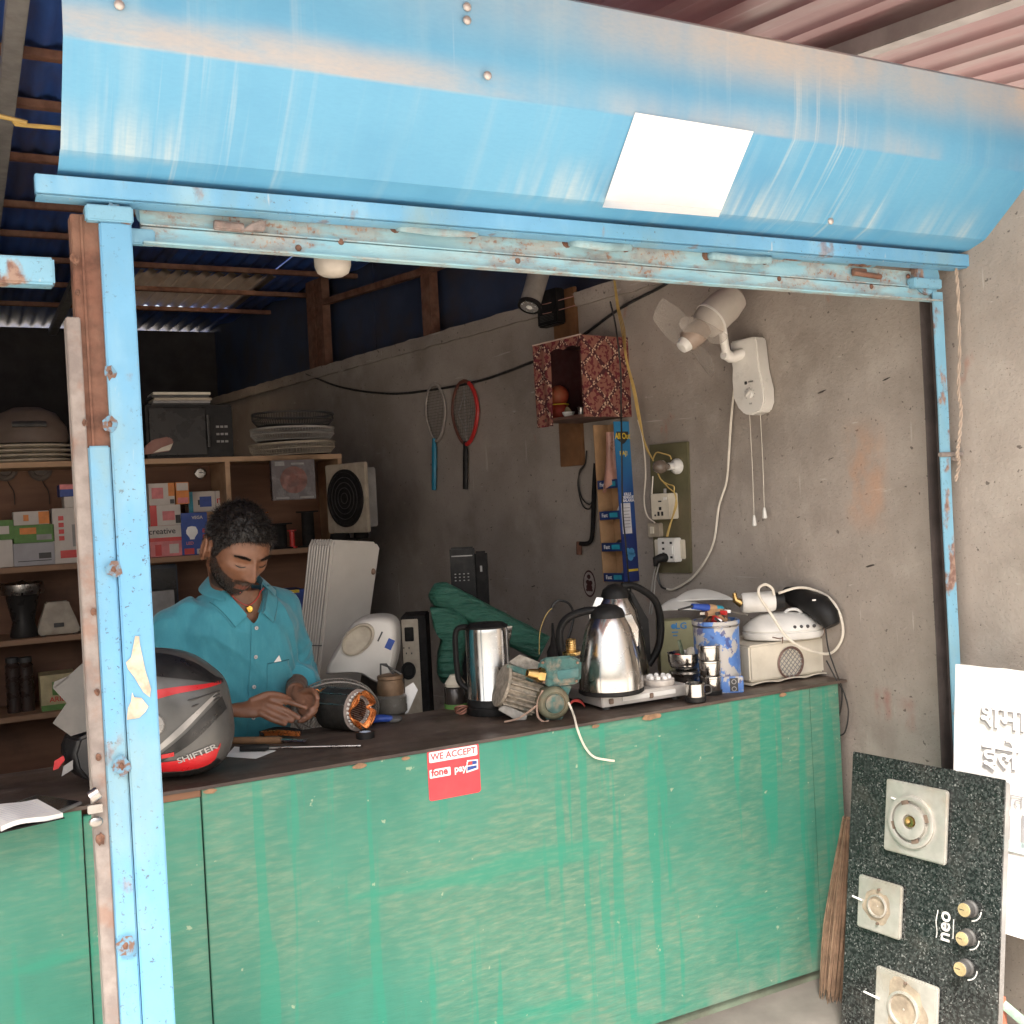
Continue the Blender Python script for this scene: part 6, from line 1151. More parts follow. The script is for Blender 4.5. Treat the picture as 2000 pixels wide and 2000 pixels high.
shelfbox('slim orange and white carton topping the green one', 27, 997, 95, 1023, WB, z2_, ((.7, .05, 1, .95, ORANGE), (.27, .3, .42, .75, ORANGE)))
_, z1_ = shelfbox('tall white carton with red dots and an orange oval', 106, 991, 158, 1088, WB, zs[1], tuple((.2, .42+.12*k, .38, .50+.12*k, RED) for k in range(4))+((.22, .1, .85, .24, RED), (.65, .3, .95, .7, GREY)))
_, z2_ = shelfbox('small plain white carton on the tall dotted one', 126, 969, 158, 991, WB, z1_)
shelfbox('small blue and pink carton topping the plain white one', 117, 945, 158, 968, BLUEP, z2_, ((0, .6, 1, 1, PINKP),))
_, z1_ = shelfbox('white rounded carton beside the grey tool carton', -20, 1054, 24, 1092, WB, zs[1]); shelfbox('greenish carton on the white rounded one', -20, 1015, 26, 1045, GREENP, z1_, ((.3, .3, .8, .7, WB),))
shelfbox('cream detergent carton with green band and red lettering', 81, 1313, 148, 1380, mat('detergent_cream', (.48, .40, .22), .6), zs[3], ((0, 0, 1, .16, GREENP), (.32, .42, .68, .80, GREENP), (.42, .5, .58, .72, YELLOWP)), txt=(('ARIEL', .20, RED, .5, .30),))
# items on the top board
TOPZ = zs[0]
h = on('stand_mixer_shell', 'dusty brown domed appliance shell resting on stacked lids', 'appliance', 75, SY+.10, 0, TOPZ); t = h.t; s_ = h.s
b = MB(); b.lathe([(70*s_, 38*s_), (74*s_, 50*s_), (70*s_, 70*s_), (52*s_, 96*s_), (25*s_, 108*s_), (0, 110*s_)], 30, sy=.7); b.build('dome', mat('dusty_brown', (.12, .085, .065), .7, 0, .25, 6, .4), t)
for k in range(4): b = MB(); b.lathe([(60*s_, k*9.3*s_), (76*s_, (k*9.3+3)*s_), (78*s_, (k*9.3+6)*s_), (60*s_, (k*9.3+9)*s_)], 36, sy=.7); b.build('lid', CREAMD, t)
b = MB(); b.tube([(-30*s_, -50*s_, 72*s_), (30*s_, -50*s_, 72*s_)], [(.014, .012)]*2, 8); b.build('grip', DARK, t)
h = on('microwave', 'black microwave oven with keypad on the top shelf', 'microwave', 370, SY+.03, 0, TOPZ); t = h.t
(xa, zb_), (xb, zt_) = h.xz(288, 890), h.xz(452, 790)
b = MB(); b.box(((xa+xb)/2, .15, zt_/2), (xb-xa, .30, zt_)); b.build('case', BLACK, t, bevel=.005)
b = MB(); b.box((xa+(xb-xa)*.36, -.003, zt_/2), ((xb-xa)*.66, .006, zt_*.9)); b.build('door', GLASSD, t, bevel=.003); b = MB(); b.tube([(xa+(xb-xa)*.70, -.02, zt_*.2), (xa+(xb-xa)*.70, -.02, zt_*.8)], .007, 8); b.build('handle', DARK, t)
for i in range(3):
    for j in range(3): b = MB(); b.box((xa+(xb-xa)*(.82+.05*i), -.001, zt_*(.3+.14*j)), (.014, .003, .010)); b.build('key', GREY, t)
p_ = h.p+Vector(((xa+xb)/2, .12, zt_+.0005)); o_ = thing('magazine_pile', 'flat pile of old magazines on the microwave', 'magazines', p_)
for k in range(5): b = MB(); b.box((.006*(k % 3)-.03, -.004*k, .004+k*.0126), (.26, .17, .012)); b.build('magazine', (DARK, GREY, CREAMD, DARK, CREAM)[k], o_, bevel=.001)
h = on('clothes_iron', 'brown and cream clothes iron lying in front of the microwave', 'iron', 310, SY-.0, 0, TOPZ); t = h.t
for s in [1]:
    b = MB(); b.prism([h.xz(x, y) for x, y in ((282, 888), (334, 880), (341, 860), (330, 852), (300, 858), (284, 872))], .01, .07); b.build('body', mat('iron_brown', (.28, .12, .09), .45, 0, .2, 15, .3), t, bevel=.006); b = MB(); b.prism([h.xz(x, y) for x, y in ((300, 884), (332, 879), (338, 866), (316, 874))], .004, .0095); b.build('cream_side', CREAM, t)
    h.t.location.z += .0
for k in range(3):
    p_ = at(574, 888-32*k, Y=SY+.10); o_ = thing('fan_grille', ('cream fan grille at the bottom of the stack on the shelf', 'grey fan grille in the middle of the stack on the shelf', 'dark fan grille on top of the stack on the shelf')[k], 'fan guard', TR(p_.x, p_.y+.02, TOPZ+.002+.072*k, 0, R(0), R((-1.5, 0, 1)[k])), 'stacked fan grilles')
    m_ = (CREAMD, mat('grille_grey', (.36, .34, .31), .5), DARK)[k]; R0 = (82, 80, 78)[k]*sc(p_); b = MB(); nr = 90
    for i in range(nr): a = i*math.tau/nr; b.tube([(R0*.88*math.cos(a), R0*.88*math.sin(a), 0.002), (R0*math.cos(a), R0*math.sin(a), .030), (R0*1.0*math.cos(a), R0*1.0*math.sin(a), .058)], .0016, 3)
    for zz, q in ((.002, .88), (.03, 1.0)): b.tube([(R0*q*math.cos(i*math.tau/40), R0*q*math.sin(i*math.tau/40), zz) for i in range(41)], .002, 4)
    b.build('guard_wires', m_, o_)['kind'] = 'stuff'; b = MB(); b.tube([(R0*math.cos(i*math.tau/44), R0*math.sin(i*math.tau/44), .058) for i in range(45)], .006, 6); b.build('rim', m_, o_); b = MB(); b.lathe([(R0*.88, .004), (R0*.3, .0), (0, 0)], 30); b.build('base_disc', DARK, o_)
# fan carton hanging, exhaust fan, spools
shelfbox('dark carton with plastic windowed fan picture hanging from the shelf', 534, 897, 613, 978, mat('dark_fan_carton', (.07, .05, .055), .3, 0, .3, 12, .2), None, ((.08, .86, .3, .97, GREY), (.45, .88, .75, .93, GREY), (.08, .03, .38, .08, GREY), (.62, .03, .95, .08, GREY)), d=.05, Y=SY-.06, rz=-4, cat='carton')
fbx = [o for o in scene.objects if o.get('label', '').startswith('dark carton with plastic')][0]; fb = [c_ for c_ in scene.objects if c_.parent == fbx][0]; hh_ = max(v.co.z for v in fb.data.vertices)
b = MB(); b.lathe([(hh_*.34, 0), (hh_*.34, .002), (hh_*.30, .002), (0, .0015)], 28, TR(0, -.001, hh_*.5, 0, R(90))); b.build('fan_picture', mat('fan_picture', (.16, .045, .03), .4, 0, .5, 20), fb)
h = on('exhaust_fan', 'square pale exhaust fan with round black grille on the shelf end', 'exhaust fan', 687, SY-.16, R(-72), at(690, 1040, Y=SY-.16).z); t = h.t
z_ = at(690, 905, Y=SY-.16).z-h.p.z; w_ = z_*.95
b = MB(); b.box((0, .012, z_/2), (w_, .02, z_)); b.build('frame', CREAMD, t, bevel=.004); b = MB(); b.box((0, .055, z_/2), (w_*.85, .065, z_*.85)); b.build('housing', GREY, t, bevel=.006)
b = MB(); b.lathe([(w_*.44, -.004), (w_*.44, .008), (w_*.40, .010), (w_*.38, .004), (0, .003)], 36, TR(0, 0, z_/2, 0, R(90))); b.build('grille', BLACKM, t)
for k in range(5): b = MB(); b.tube([(w_*.08*(k+1)*math.cos(i*math.tau/28), -.0075, z_/2+w_*.08*(k+1)*math.sin(i*math.tau/28)) for i in range(29)], .002, 4); b.build('grille_ring', DARK, t)
for px, m_, r_, y0, y1, lab in ((520, COPPER, 5, 1079, 1000, 'thin copper wire spool standing alone'), (604, BLACKM, 12, 1076, 998, 'dark wire spool by the shelf end'), (572, RED, 5, 1077, 1035, 'red cored wire spool between dark ones'), (548, BLACKM, 14, 1078, 1022, 'squat dark spool in the shelf bay')):
    p_ = at(px, y0, Y=SY+.08); o_ = thing('wire_spool', lab, 'spool', Vector((p_.x, p_.y, zs[1]+.0005)), 'wire spools'); r0 = r_*sc(p_); H = max(.05, at(px, y1, Y=SY+.08).z-zs[1])
    b = MB(); b.lathe([(r0*1.8, 0), (r0*1.8, .006), (r0, .008), (r0, H-.008), (r0*1.8, H-.006), (r0*1.8, H)], 20); b.build('spool', m_, o_)
o_ = thing('dark_motor', 'heap of black motor castings at the shelf end', 'motor', TP(Vector((SX1-.02, SY-.02, zs[1]+.0005)))); 
for k in range(4): b = MB(); b.lathe([(.05-.006*k, 0), (.056-.006*k, .01), (.05-.005*k, .03), (.02, .034)], 18, TR(-.08+.055*k, -.02*(k % 2), .028*(k % 2))); b.build('casting', BLACKM, o_)
p_ = at(391, 925, Y=SY+.335); o_ = thing('steel_dial', 'small round steel dial hung on the shelf back', 'dial', TR(p_.x, p_.y, p_.z, 0, R(90))); b = MB(); b.lathe([(.028, 0), (.028, .008), (.024, .01), (.022, .004), (0, .004)], 24); b.build('dial', STEEL, o_); b = MB(); b.box((.004, .004, .006), (.02, .004, .002)); b.build('pointer', DARK, o_)
for px in (78, 10):
    p_ = at(px, 918, Y=SY+.33); o_ = thing('round_cover', 'dusty round cover with cord hung under the top board', 'cover', TR(p_.x, p_.y, p_.z, 0, R(90)), 'round covers hung on the shelf back'); b = MB(); b.lathe([(.05, 0), (.052, .01), (.044, .016), (.03, .012), (.026, .018), (0, .02)], 26); b.build('cover', mat('dusty_dark', (.12, .095, .08), .7), o_); b = MB(); b.tube(curve([(0, .0, .012), (.01, -.06, .01), (.03, -.10, .008), (.032, -.16, .006)], 5), .002, 5); b.build('cord', WIREK, o_)
# row 3: mixer grinder, monitor; row 4: dark jars
h = on('mixer_grinder', 'steel topped mixer jar beside its cream motor base', 'mixer', 45, SY+.10, 0, zs[2]); t = h.t; s_ = h.s
b = MB(); b.lathe([(24*s_, 0), (26*s_, 5*s_), (20*s_, 30*s_), (30*s_, 80*s_), (32*s_, 86*s_)], 24); b.build('jar', GLASSD, t); b = MB(); b.lathe([(38*s_, 84*s_), (40*s_, 88*s_), (40*s_, 104*s_), (36*s_, 107*s_), (10*s_, 108*s_), (0, 112*s_)], 28); b.build('steel_top', STEELD, t)
h = on('mixer_motor', 'cream mixer motor unit next to the steel topped jar', 'mixer', 112, SY+.09, 0, zs[2]); t = h.t; s_ = h.s
b = MB(); b.loft([[(x*s_, y*s_, z*s_) for x, y in ((-w__, -w__*.7), (w__, -w__*.7), (w__, w__*.7), (-w__, w__*.7))] for w__, z in ((36, 2), (37, 12), (32, 30), (26, 46), (22, 58), (21, 64))]); b.build('base', CREAMD, t, bevel=.006); b = MB(); b.box((0, -27*s_, 20*s_), (18*s_, 3*s_, 8*s_)); b.build('switch', DARK, t, bevel=.001)
for dx in (-28, 28): b = MB(); b.cyl((dx*s_, -18*s_, 0), (dx*s_, -18*s_, 4*s_), 4*s_, n=10); b.build('foot', DARK, t)
h = on('monitor', 'dark blue screen leaning on the third shelf', 'screen', 322, SY+.14, 0, zs[2]); (xa, zt_), (xb, _) = h.xz(286, 1105), h.xz(346, 1105); b = MB(); b.box(((xa+xb)/2, .012, zt_/2), (xb-xa, .024, zt_)); b.build('frame', mat('navy_plastic', (.012, .018, .04), .4), h.t, bevel=.006); b = MB(); b.box(((xa+xb)/2, -.001, zt_/2), ((xb-xa)*.88, .003, zt_*.86)); b.build('screen', GLASSD, h.t)
shelfbox('pale grey plastic case in front of the dark screen', 296, 1152, 340, 1190, GREY, zs[2], d=.07, Y=SY+.03, name='plastic_case', cat='case')
shelfbox('blue crate with yellow top behind the man', 540, 1150, 596, 1215, BLUEP, zs[2], ((.1, .86, .8, 1, YELLOWP),), d=.18, name='crate', cat='crate')
for px, y1 in ((18, 1285), (44, 1284)):
    h = on('storage_jar', ('dark ribbed jar standing next to the cream detergent carton' if px > 30 else 'dark ribbed jar on the lowest shelf away from the detergent carton'), 'jar', px, SY+.12, 0, zs[3]); h.t['group'] = 'dark plastic jars'; s_ = h.s; H = h.V(px, y1).z; b = MB(); b.lathe([(13*s_, 0)]+[((14 if i % 2 else 13)*s_, H*(.05+.8*i/13)) for i in range(14)]+[(10*s_, H*.9), (10*s_, H*.92)], 20); b.build('jar', mat('dark_brown_jar', (.04, .025, .02), .3), h.t); b = MB(); b.lathe([(12*s_, H*.91), (12*s_, H), (0, H)], 20); b.build('lid', DARK, h.t)
# ------------------------------------------------------------------ the repairman
from mathutils.bvhtree import BVHTree
def remesh(mb, name, voxel, smooth_it=2, fac=.5):
    me = mb.mesh(name, smooth=0); o = bpy.data.objects.new('tmp', me); scene.collection.objects.link(o)
    m = o.modifiers.new('r', 'REMESH'); m.mode = 'VOXEL'; m.voxel_size = voxel; m.use_smooth_shade = True
    if smooth_it: s = o.modifiers.new('s', 'SMOOTH'); s.factor = fac; s.iterations = smooth_it
    r = bpy.data.meshes.new_from_object(o.evaluated_get(bpy.context.evaluated_depsgraph_get())); bpy.data.objects.remove(o); r.name = name; r.shade_smooth(); return r
PM = Vector((.66, 3.16, 0)); man = thing('person', 'man in a teal shirt bending over the counter, winding a motor coil', 'person', PM)
PT = R(12); Rt = Matrix.Rotation(PT, 4, 'Z')
def smooth01(a, b, x): t = max(0, min(1, (x-a)/(b-a))); return t*t*(3-2*t)
g = lambda d, s: math.exp(-(d/s)**2)
def headpt(th, ph):
    """face towards -Y, chin down; metres about the head centre"""
    x, y, z = math.sin(th)*math.sin(ph), -math.sin(th)*math.cos(ph), math.cos(th)
    px, py, pz = .0745*x, .097*y, .117*z
    t = smooth01(-.005, -.115, pz)
    px *= 1-.30*t**1.3
    if y > 0: py *= 1-.42*t
    else:
        py *= 1+.06*t; py = -abs(py)
        py = -.097*(abs(py)/.097)**.86 if py < -1e-6 else py
    if pz > .02 and y > 0: py *= 1.05
    if y < .25 and y < 0:
        f = smooth01(0, -.45, y); ax_ = abs(px)
        d = 0
        d += .0055*g(ax_-.030, .022)*g(pz-.020, .010)                         # brow
        d -= .0105*g(ax_-.031, .015)*g(pz-.002, .0095); d += .0075*g(ax_-.031, .0115)*g(pz-.0015, .0075)    # socket, lid
        d -= .004*g(ax_-.008, .006)*g(pz-.008, .010)
        k = smooth01(.020, -.033, pz)*smooth01(-.0455, -.038, pz); d += (.006+.020*k)*g(ax_, .0075+.0045*k)*smooth01(.028, .012, pz)*smooth01(-.047, -.039, pz)
        d += .0095*g(ax_-.0125, .006)*g(pz+.037, .0065)
        d += .005*g(ax_-.048, .016)*g(pz+.016, .014)                         # cheekbone
        d -= .0035*g(ax_-.040, .014)*g(pz+.050, .018)
        d += .007*g(ax_, .020)*g(pz+.0625, .0065)+.0075*g(ax_, .017)*g(pz+.0755, .0065)-.0055*g(ax_, .021)*g(pz+.0688, .0022)-.004*g(ax_, .016)*g(pz+.085, .006)
        d += .010*g(ax_, .020)*g(pz+.103, .014)
        py -= d*f
    return Vector((px, py, pz))
HS_ = 1.05
hc = at(462, 1070, Y=2.96); HM = Matrix.Translation(hc) @ Matrix.Rotation(R(18), 4, 'Z') @ Matrix.Rotation(R(4), 4, 'Y') @ Matrix.Rotation(R(30), 4, 'X') @ Matrix.Scale(HS_, 4)
HMi = HM.inverted()
nth, nph = 110, 150
hv = [headpt(math.pi*(i+.0)/nth, 2*math.pi*j/nph) for i in range(1, nth) for j in range(nph)]
def headmesh(b):
    vs = [Vector((0, 0, .117))]+hv+[Vector((0, -.0, -.117))]; fs = []
    n = nph
    for j in range(n): fs.append((0, 1+j, 1+(j+1) % n)); L = len(vs)-1; q = 1+(nth-2)*n; fs.append((L, q+(j+1) % n, q+j))
    for i in range(nth-2):
        for j in range(n): a = 1+i*n; fs.append((a+j, a+n+j, a+n+(j+1) % n, a+(j+1) % n))
    b.add([HM @ v for v in vs], fs)
def ear(b, sgn):
    M = HM @ Matrix.Translation((sgn*.0735, .012, -.008)) @ Matrix.Rotation(R(14*sgn), 4, 'Z') @ Matrix.Rotation(R(-10), 4, 'X')
    rim = [(sgn*.012, .014*math.cos(a)*1.15+.003, .030*math.sin(a)+(.004 if math.sin(a) > 0 else 0)) for a in [R(-75)+i*R(300)/14 for i in range(15)]]
    b.tube(rim, [.0042]*15, 8, M); b.sph((sgn*.005, .002, -.002), (.007, .014, .026), 12, 8, M); b.sph((sgn*.010, -.001, -.026), (.006, .008, .009), 10, 6, M); b.sph((sgn*.006, -.010, -.002), (.006, .005, .007), 8, 6, M)
def W(x, y, Y): return at(x, y, Y=Y)
shR, elR, wrR = W(340, 1232, 3.10), W(312, 1400, 3.06), W(449, 1388, 2.94)
shL, elL, wrL = W(545, 1190, 3.16), W(582, 1322, 3.24), W(577, 1352, 3.00)
tor = [(.80, .150, .105, 3.21), (.92, .148, .100, 3.20), (1.05, .158, .105, 3.18), (1.17, .172, .112, 3.15), (1.25, .172, .108, 3.13), (1.30, .140, .092, 3.115), (1.335, .085, .075, 3.10), (1.36, .058, .060, 3.085)]
def torring(z, w_, d_, Y, inf=0, n=32):
    cx = .66+.03*(z-.8)/.5; c = Vector((cx, Y, z)); return [c+Rt @ Vector(((w_+inf)*math.copysign(abs(math.cos(a))**.85, math.cos(a)), (d_+inf)*math.copysign(abs(math.sin(a))**.85, math.sin(a)), 0)) for a in [j*math.tau/n for j in range(n)]]
def limb(b, pts, rs, n=16): b.tube(pts, rs, n)
b = MB(); headmesh(b); ear(b, -1); ear(b, 1)
b.loft([torring(*t_) for t_ in tor])
nb0 = Vector((.688, 3.10, 1.31)); nb1 = HM @ Vector((0, .028, -.055)); nbm = (nb0+nb1)/2+Vector((0, .012, 0))
limb(b, [nb0, nbm, nb1], [.060, .054, .054], 24)
def arm(b, sh_, el, wr):
    limb(b, curve([sh_+Vector((0, 0, .0)), sh_.lerp(el, .45), el, el.lerp(wr, .35), wr], 4), [.050, .050, .049, .048, .046, .044, .042, .041, .041, .041, .040, .038, .036, .034, .031, .029, .027][:17])
arm(b, shR, elR, wrR); arm(b, shL, elL, wrL)
def finger(b, pts, r=.0092):
    q = [W(*p) for p in pts]; c = curve(q, 4); n = len(c); b.tube(c, [r*(1.06-.24*i/(n-1)) for i in range(n)], 10); b.sph(c[-1], r*.82, 10, 8); b.sph(q[0], r*1.1, 10, 8)
    return q
tips = []
fR = [[(528, 1366, 2.92), (560, 1370, 2.905), (580, 1376, 2.895), (596, 1382, 2.885)], [(525, 1377, 2.91), (555, 1386, 2.895), (572, 1395, 2.885), (583, 1402, 2.88)], [(518, 1386, 2.905), (545, 1398, 2.89), (560, 1404, 2.885), (570, 1408, 2.885)], [(509, 1393, 2.90), (532, 1405, 2.885), (546, 1410, 2.88), (556, 1414, 2.88)], [(492, 1368, 2.93), (522, 1356, 2.93), (548, 1358, 2.92), (566, 1366, 2.91)]]
for f_ in fR: tips.append(finger(b, f_)[-2:])
# palm of the right hand: flattened loft from the wrist to the knuckles
def palm(b, wr, ks, th=.013):
    k0, k1 = ks; mid = (k0+k1)/2; d = (mid-wr); s_ = (k1-k0); up = d.cross(s_).normalized()
    rings = []
    for t_, w_ in ((0, .62), (.25, .80), (.6, 1.05), (.9, 1.12), (1.0, 1.0)):
        c = wr+d*t_; e = s_.normalized()*max(.024, s_.length*.5*w_+.008*t_); rings.append([c+e*math.cos(a)+up*(th+.005*(1-t_))*math.sin(a) for a in [j*math.tau/14 for j in range(14)]])
    b.loft(rings)
palm(b, wrR, (W(530, 1364, 2.925), W(510, 1395, 2.90)))
fL = [[(602, 1362, 2.95), (616, 1366, 2.925), (618, 1378, 2.91), (608, 1386, 2.905)], [(600, 1372, 2.945), (614, 1378, 2.92), (614, 1390, 2.905), (602, 1396, 2.90)], [(594, 1382, 2.94), (606, 1390, 2.92), (604, 1400, 2.905), (594, 1403, 2.905)], [(587, 1388, 2.94), (597, 1398, 2.92), (594, 1406, 2.91), (585, 1408, 2.91)], [(590, 1352, 2.97), (606, 1348, 2.94), (616, 1354, 2.92), (620, 1364, 2.91)]]
for f_ in fL: tips.append(finger(b, f_)[-2:])
palm(b, wrL, (W(603, 1360, 2.955), W(588, 1390, 2.945)))
# legs (hidden by the counter)
for sx_ in (-1, 1):
    hp = Vector((.66, 3.21, .86))+Rt @ Vector((sx_*.085, 0, 0)); kn = hp+Vector((0, -.03, -.42)); an = Vector((kn.x, kn.y+.05, .075))
    limb(b, [hp, hp.lerp(kn, .5), kn, kn.lerp(an, .4), an], [.085, .075, .055, .055, .036]); limb(b, [an+Vector((0, .04, -.02)), an+Vector((0, -.05, -.03)), an+Vector((0, -.16, -.045))], [.04, .038, .026])
bm_ = remesh(b, 'body', .0036, 2, .4)
# colouring of the skin: beard shadow, lips, brows, palms, nails (by place on the head)
def interp(t, x):
    if x <= t[0][0]: return t[0][1]
    for (a, b_), (c, d) in zip(t, t[1:]):
        if x <= c: return b_+(d-b_)*(x-a)/(c-a)
    return t[-1][1]
BL_ = [(-.12, -.054), (-.085, -.054), (-.070, -.047), (-.05, -.030), (-.032, -.010), (-.012, .0), (-.004, -.03), (.02, -.09)]
def beardm(p):
    if p.y > .03 or p.z < -.125: return 0
    m = smooth01(interp(BL_, p.y)+.004, interp(BL_, p.y)-.006, p.z)
    if abs(p.x) < .034: 
        mo = smooth01(.034, .026, abs(p.x))*smooth01(-.045, -.050, p.z); m = max(m*smooth01(.030, .036, abs(p.x)) if p.z > -.058 else m, mo)
    if abs(p.x) < .023 and -.0815 < p.z < -.0615 and p.y < -.07: m *= .12
    return m
HL_ = [(-.12, .062), (-.080, .062), (-.062, .050), (-.048, .028), (-.034, .0), (-.026, -.016), (-.010, -.016), (-.003, .022), (.028, .020), (.036, -.03), (.06, -.062), (.11, -.068)]
def hairm(p): return p.z > interp(HL_, p.y)
def browm(p): return g(abs(p.x)-.031, .019)*g(p.z-.0185-.003*g(abs(p.x)-.034, .02), .0042)*(1 if p.y < -.04 else 0)
col = bm_.color_attributes.new('zone', 'FLOAT_COLOR', 'POINT'); inv = HMi
nails = [q for q in tips]
for i, v in enumerate(bm_.vertices):
    p = inv @ v.co; r_ = gg = bb = 0.0
    if p.length < .16 and v.co.z > 1.32:
        r_ = max(beardm(p)*.85, browm(p)*.95); 
        if hairm(p): r_ = .9
        gg = g(p.x, .019)*g(p.z+.0695, .0085)*(1 if p.y < -.075 else 0)
        if p.y < -.06: r_ = max(r_, .9*g(abs(p.x)-.031, .0125)*g(p.z+.0055+.10*(abs(p.x)-.031)**2*30, .0016))
    elif v.co.z < 1.1 and v.co.y < 2.97:
        for a, c in nails:
            d = (v.co-c).length
            if d < .010: bb = max(bb, smooth01(.010, .005, d))
    col.data[i].color = (r_, gg, bb, 1)
q = N('skin'); at_ = q.n('ShaderNodeAttribute'); at_.attribute_name = 'zone'; sx3 = q.n('ShaderNodeSeparateColor'); q.l(at_.outputs['Color'], sx3.inputs[0])
c_ = q.mix((.135, .058, .031), (.20, .090, .050), q.noise(16, .3, .7)); c_ = q.mix(c_, (.28, .14, .10), q.op(sx3.outputs[2], .6)); c_ = q.mix(c_, (.20, .062, .048), q.op(sx3.outputs[1], .8)); c_ = q.mix(c_, (.022, .014, .010), sx3.outputs[0])
SKIN = q.fin(c_, q.ramp(q.noise(30, .3, .7), 0, 1, .40, .58), 0, q.noise(220, .2, .8), .12, .0008, Subsurface_Weight=.06, Subsurface_Radius=(.006, .003, .002))
bm_.transform(Matrix.Translation(-PM)); body = put('body', bm_, SKIN, man)
# ---- hair
HAIR = N('black_hair').fin((.012, .009, .0075), .45, Specular_IOR_Level=.4)
b = MB(); n = nph
pts = [headpt(math.pi*i/nth, 2*math.pi*j/nph) for i in range(nth+1) for j in range(nph)]
def capk(p): return 1+(.030+.045*smooth01(.0, .09, p.z))+.035*noise.noise(p*55)+.02*noise.noise(p*150)
use = [hairm(p) for p in pts]; fs = []
for i in range(nth):
    for j in range(nph):
        f_ = (i*n+j, (i+1)*n+j, (i+1)*n+(j+1) % n, i*n+(j+1) % n)
        if sum(use[k] for k in f_) >= 3: fs.append(f_)
b.add([(HM @ (p*capk(p)))-PM for p in pts], fs)
rnd = random.Random(3)
def strand(b, p0, d, L, r, curl, segs=4):
    d = d.normalized(); side = d.orthogonal().normalized(); up = d.cross(side); rings = []; ph = rnd.random()*6
    for i in range(segs+1):
        t = i/segs; c = p0+d*(L*t)+(side*math.cos(ph+t*5)+up*math.sin(ph+t*5))*(curl*L*t); rr = r*(1-.9*t)
        rings.append([c+(side*math.cos(a)+up*math.sin(a))*rr for a in (0, 2.1, 4.2)])
    b.loft(rings, cap=False)
def rdir(): 
    z = rnd.uniform(-1, 1); a = rnd.uniform(0, math.tau); return math.acos(z), a
k = 0
while k < 3400:
    p = headpt(*rdir())
    if not hairm(p): continue
    k += 1; nr = p.normalized(); topf = smooth01(-.01, .08, p.z)
    fl = Vector((p.x*2.5+rnd.uniform(-.25, .25), -.75*topf+.15, -.75*(1-topf)-.1)); fl = fl-nr*fl.dot(nr); d = nr*(.25+.3*topf*rnd.random())+fl*1.1+Vector([rnd.uniform(-.4, .4) for _ in range(3)])
    L = (.006+.015*topf)*rnd.uniform(.6, 1.25); Pw = HM @ (p*1.05)-PM; dw = (HM.to_3x3() @ d); strand(b, Pw, dw, L*1.05, .0010, .22+.1*rnd.random(), 3)
for k in range(90):                                     # curly fringe over the forehead
    x = rnd.uniform(-.045, .055) if k % 3 else rnd.uniform(.03, .05); p = headpt(math.acos(max(-1, min(1, .60+rnd.uniform(-.06, .08)))), math.asin(max(-1, min(1, x/.07)))*.9); d = Vector((rnd.uniform(-.3, .6), -.75, -.55+rnd.uniform(-.5, .35))); strand(b, HM @ (p*1.06)-PM, HM.to_3x3() @ d, rnd.uniform(.010, .024), .0013, .4, 6)
hair = b.build('hair', HAIR, man, smooth=80)
b = MB(); k = 0
while k < 2600:
    th_, ph_ = rdir(); p = headpt(th_, ph_); m_ = beardm(p)
    if rnd.random() > m_: continue
    k += 1; d = p.normalized()*.6+Vector((0, -.1, -.8))+Vector([rnd.uniform(-.3, .3) for _ in range(3)]); strand(b, HM @ (p*.995)-PM, HM.to_3x3() @ d, rnd.uniform(.004, .008), .0006, .2, 2)
for k in range(420):
    sg = rnd.choice((-1, 1)); x = sg*(.014+.036*rnd.random()); z = .0185+.004*math.sin((abs(x)-.014)/.036*3.1)+rnd.uniform(-.003, .003); best = None
    th_ = math.acos(max(-1, min(1, z/.117))); ph_ = math.asin(max(-.99, min(.99, x/(.0745*math.sin(th_))))); p = headpt(th_, ph_); d = Vector((sg*.8, -.35, .15)); strand(b, HM @ (p*1.002)-PM, HM.to_3x3() @ d, rnd.uniform(.005, .009), .0007, .1, 2)
b.build('beard_and_brows', HAIR, man, smooth=80)['kind'] = 'stuff'
for sg in (-1, 1):                                       # lash line of the lowered lids
    b = MB(); lp_ = []
    for i in range(9):
        x = sg*(.019+.025*i/8); z = -.0035-.0045*math.sin(math.pi*i/8); th_ = math.acos(z/.117); ph_ = math.asin(x/(.0745*math.sin(th_))); lp_.append(HM @ (headpt(th_, ph_)*1.006)-PM)
    b.tube(lp_, [.0006]+[.0013]*7+[.0006], 5); b.build('eyelashes', HAIR, man)
# ---- shirt
def Tl(v): return Rt.inverted() @ (v-Vector((.688, 3.12, 0)))        # torso-local
def Tw(v): return Rt @ Vector(v)+Vector((.688, 3.12, 0))
b = MB(); b.loft([torring(z, w_+.022+.012*(z < 1.1), d_+.022+.014*(z < 1.1), Y) for z, w_, d_, Y in tor[:6]]+[torring(1.345, .090, .080, 3.10, .010), torring(1.372, .066, .066, 3.088, .010)])
def sleeve(b, sh_, el, wr, k): 
    c = curve([sh_+(sh_-el)*.02, sh_.lerp(el, .45), el, el.lerp(wr, k)], 5); n_ = len(c); b.tube(c, [.066-.008*i/(n_-1) for i in range(n_)], 20)
sleeve(b, shR, elR, wrR, .30); sleeve(b, shL, elL, wrL, .52)
cR = Vector((.688, 3.12, 0))
for s_, e_ in ((shR, Tw((-.10, .0, 1.29))), (shL, Tw((.10, .0, 1.30)))): b.tube([s_+Vector((0, 0, .005)), e_], [.062, .066], 18); b.sph(s_, .066, 16, 10)
sm = remesh(b, 'shirt', .0065, 6, .5)
bm = bmesh.new(); bm.from_mesh(sm); bmesh.ops.recalc_face_normals(bm, faces=bm.faces); bm.normal_update()
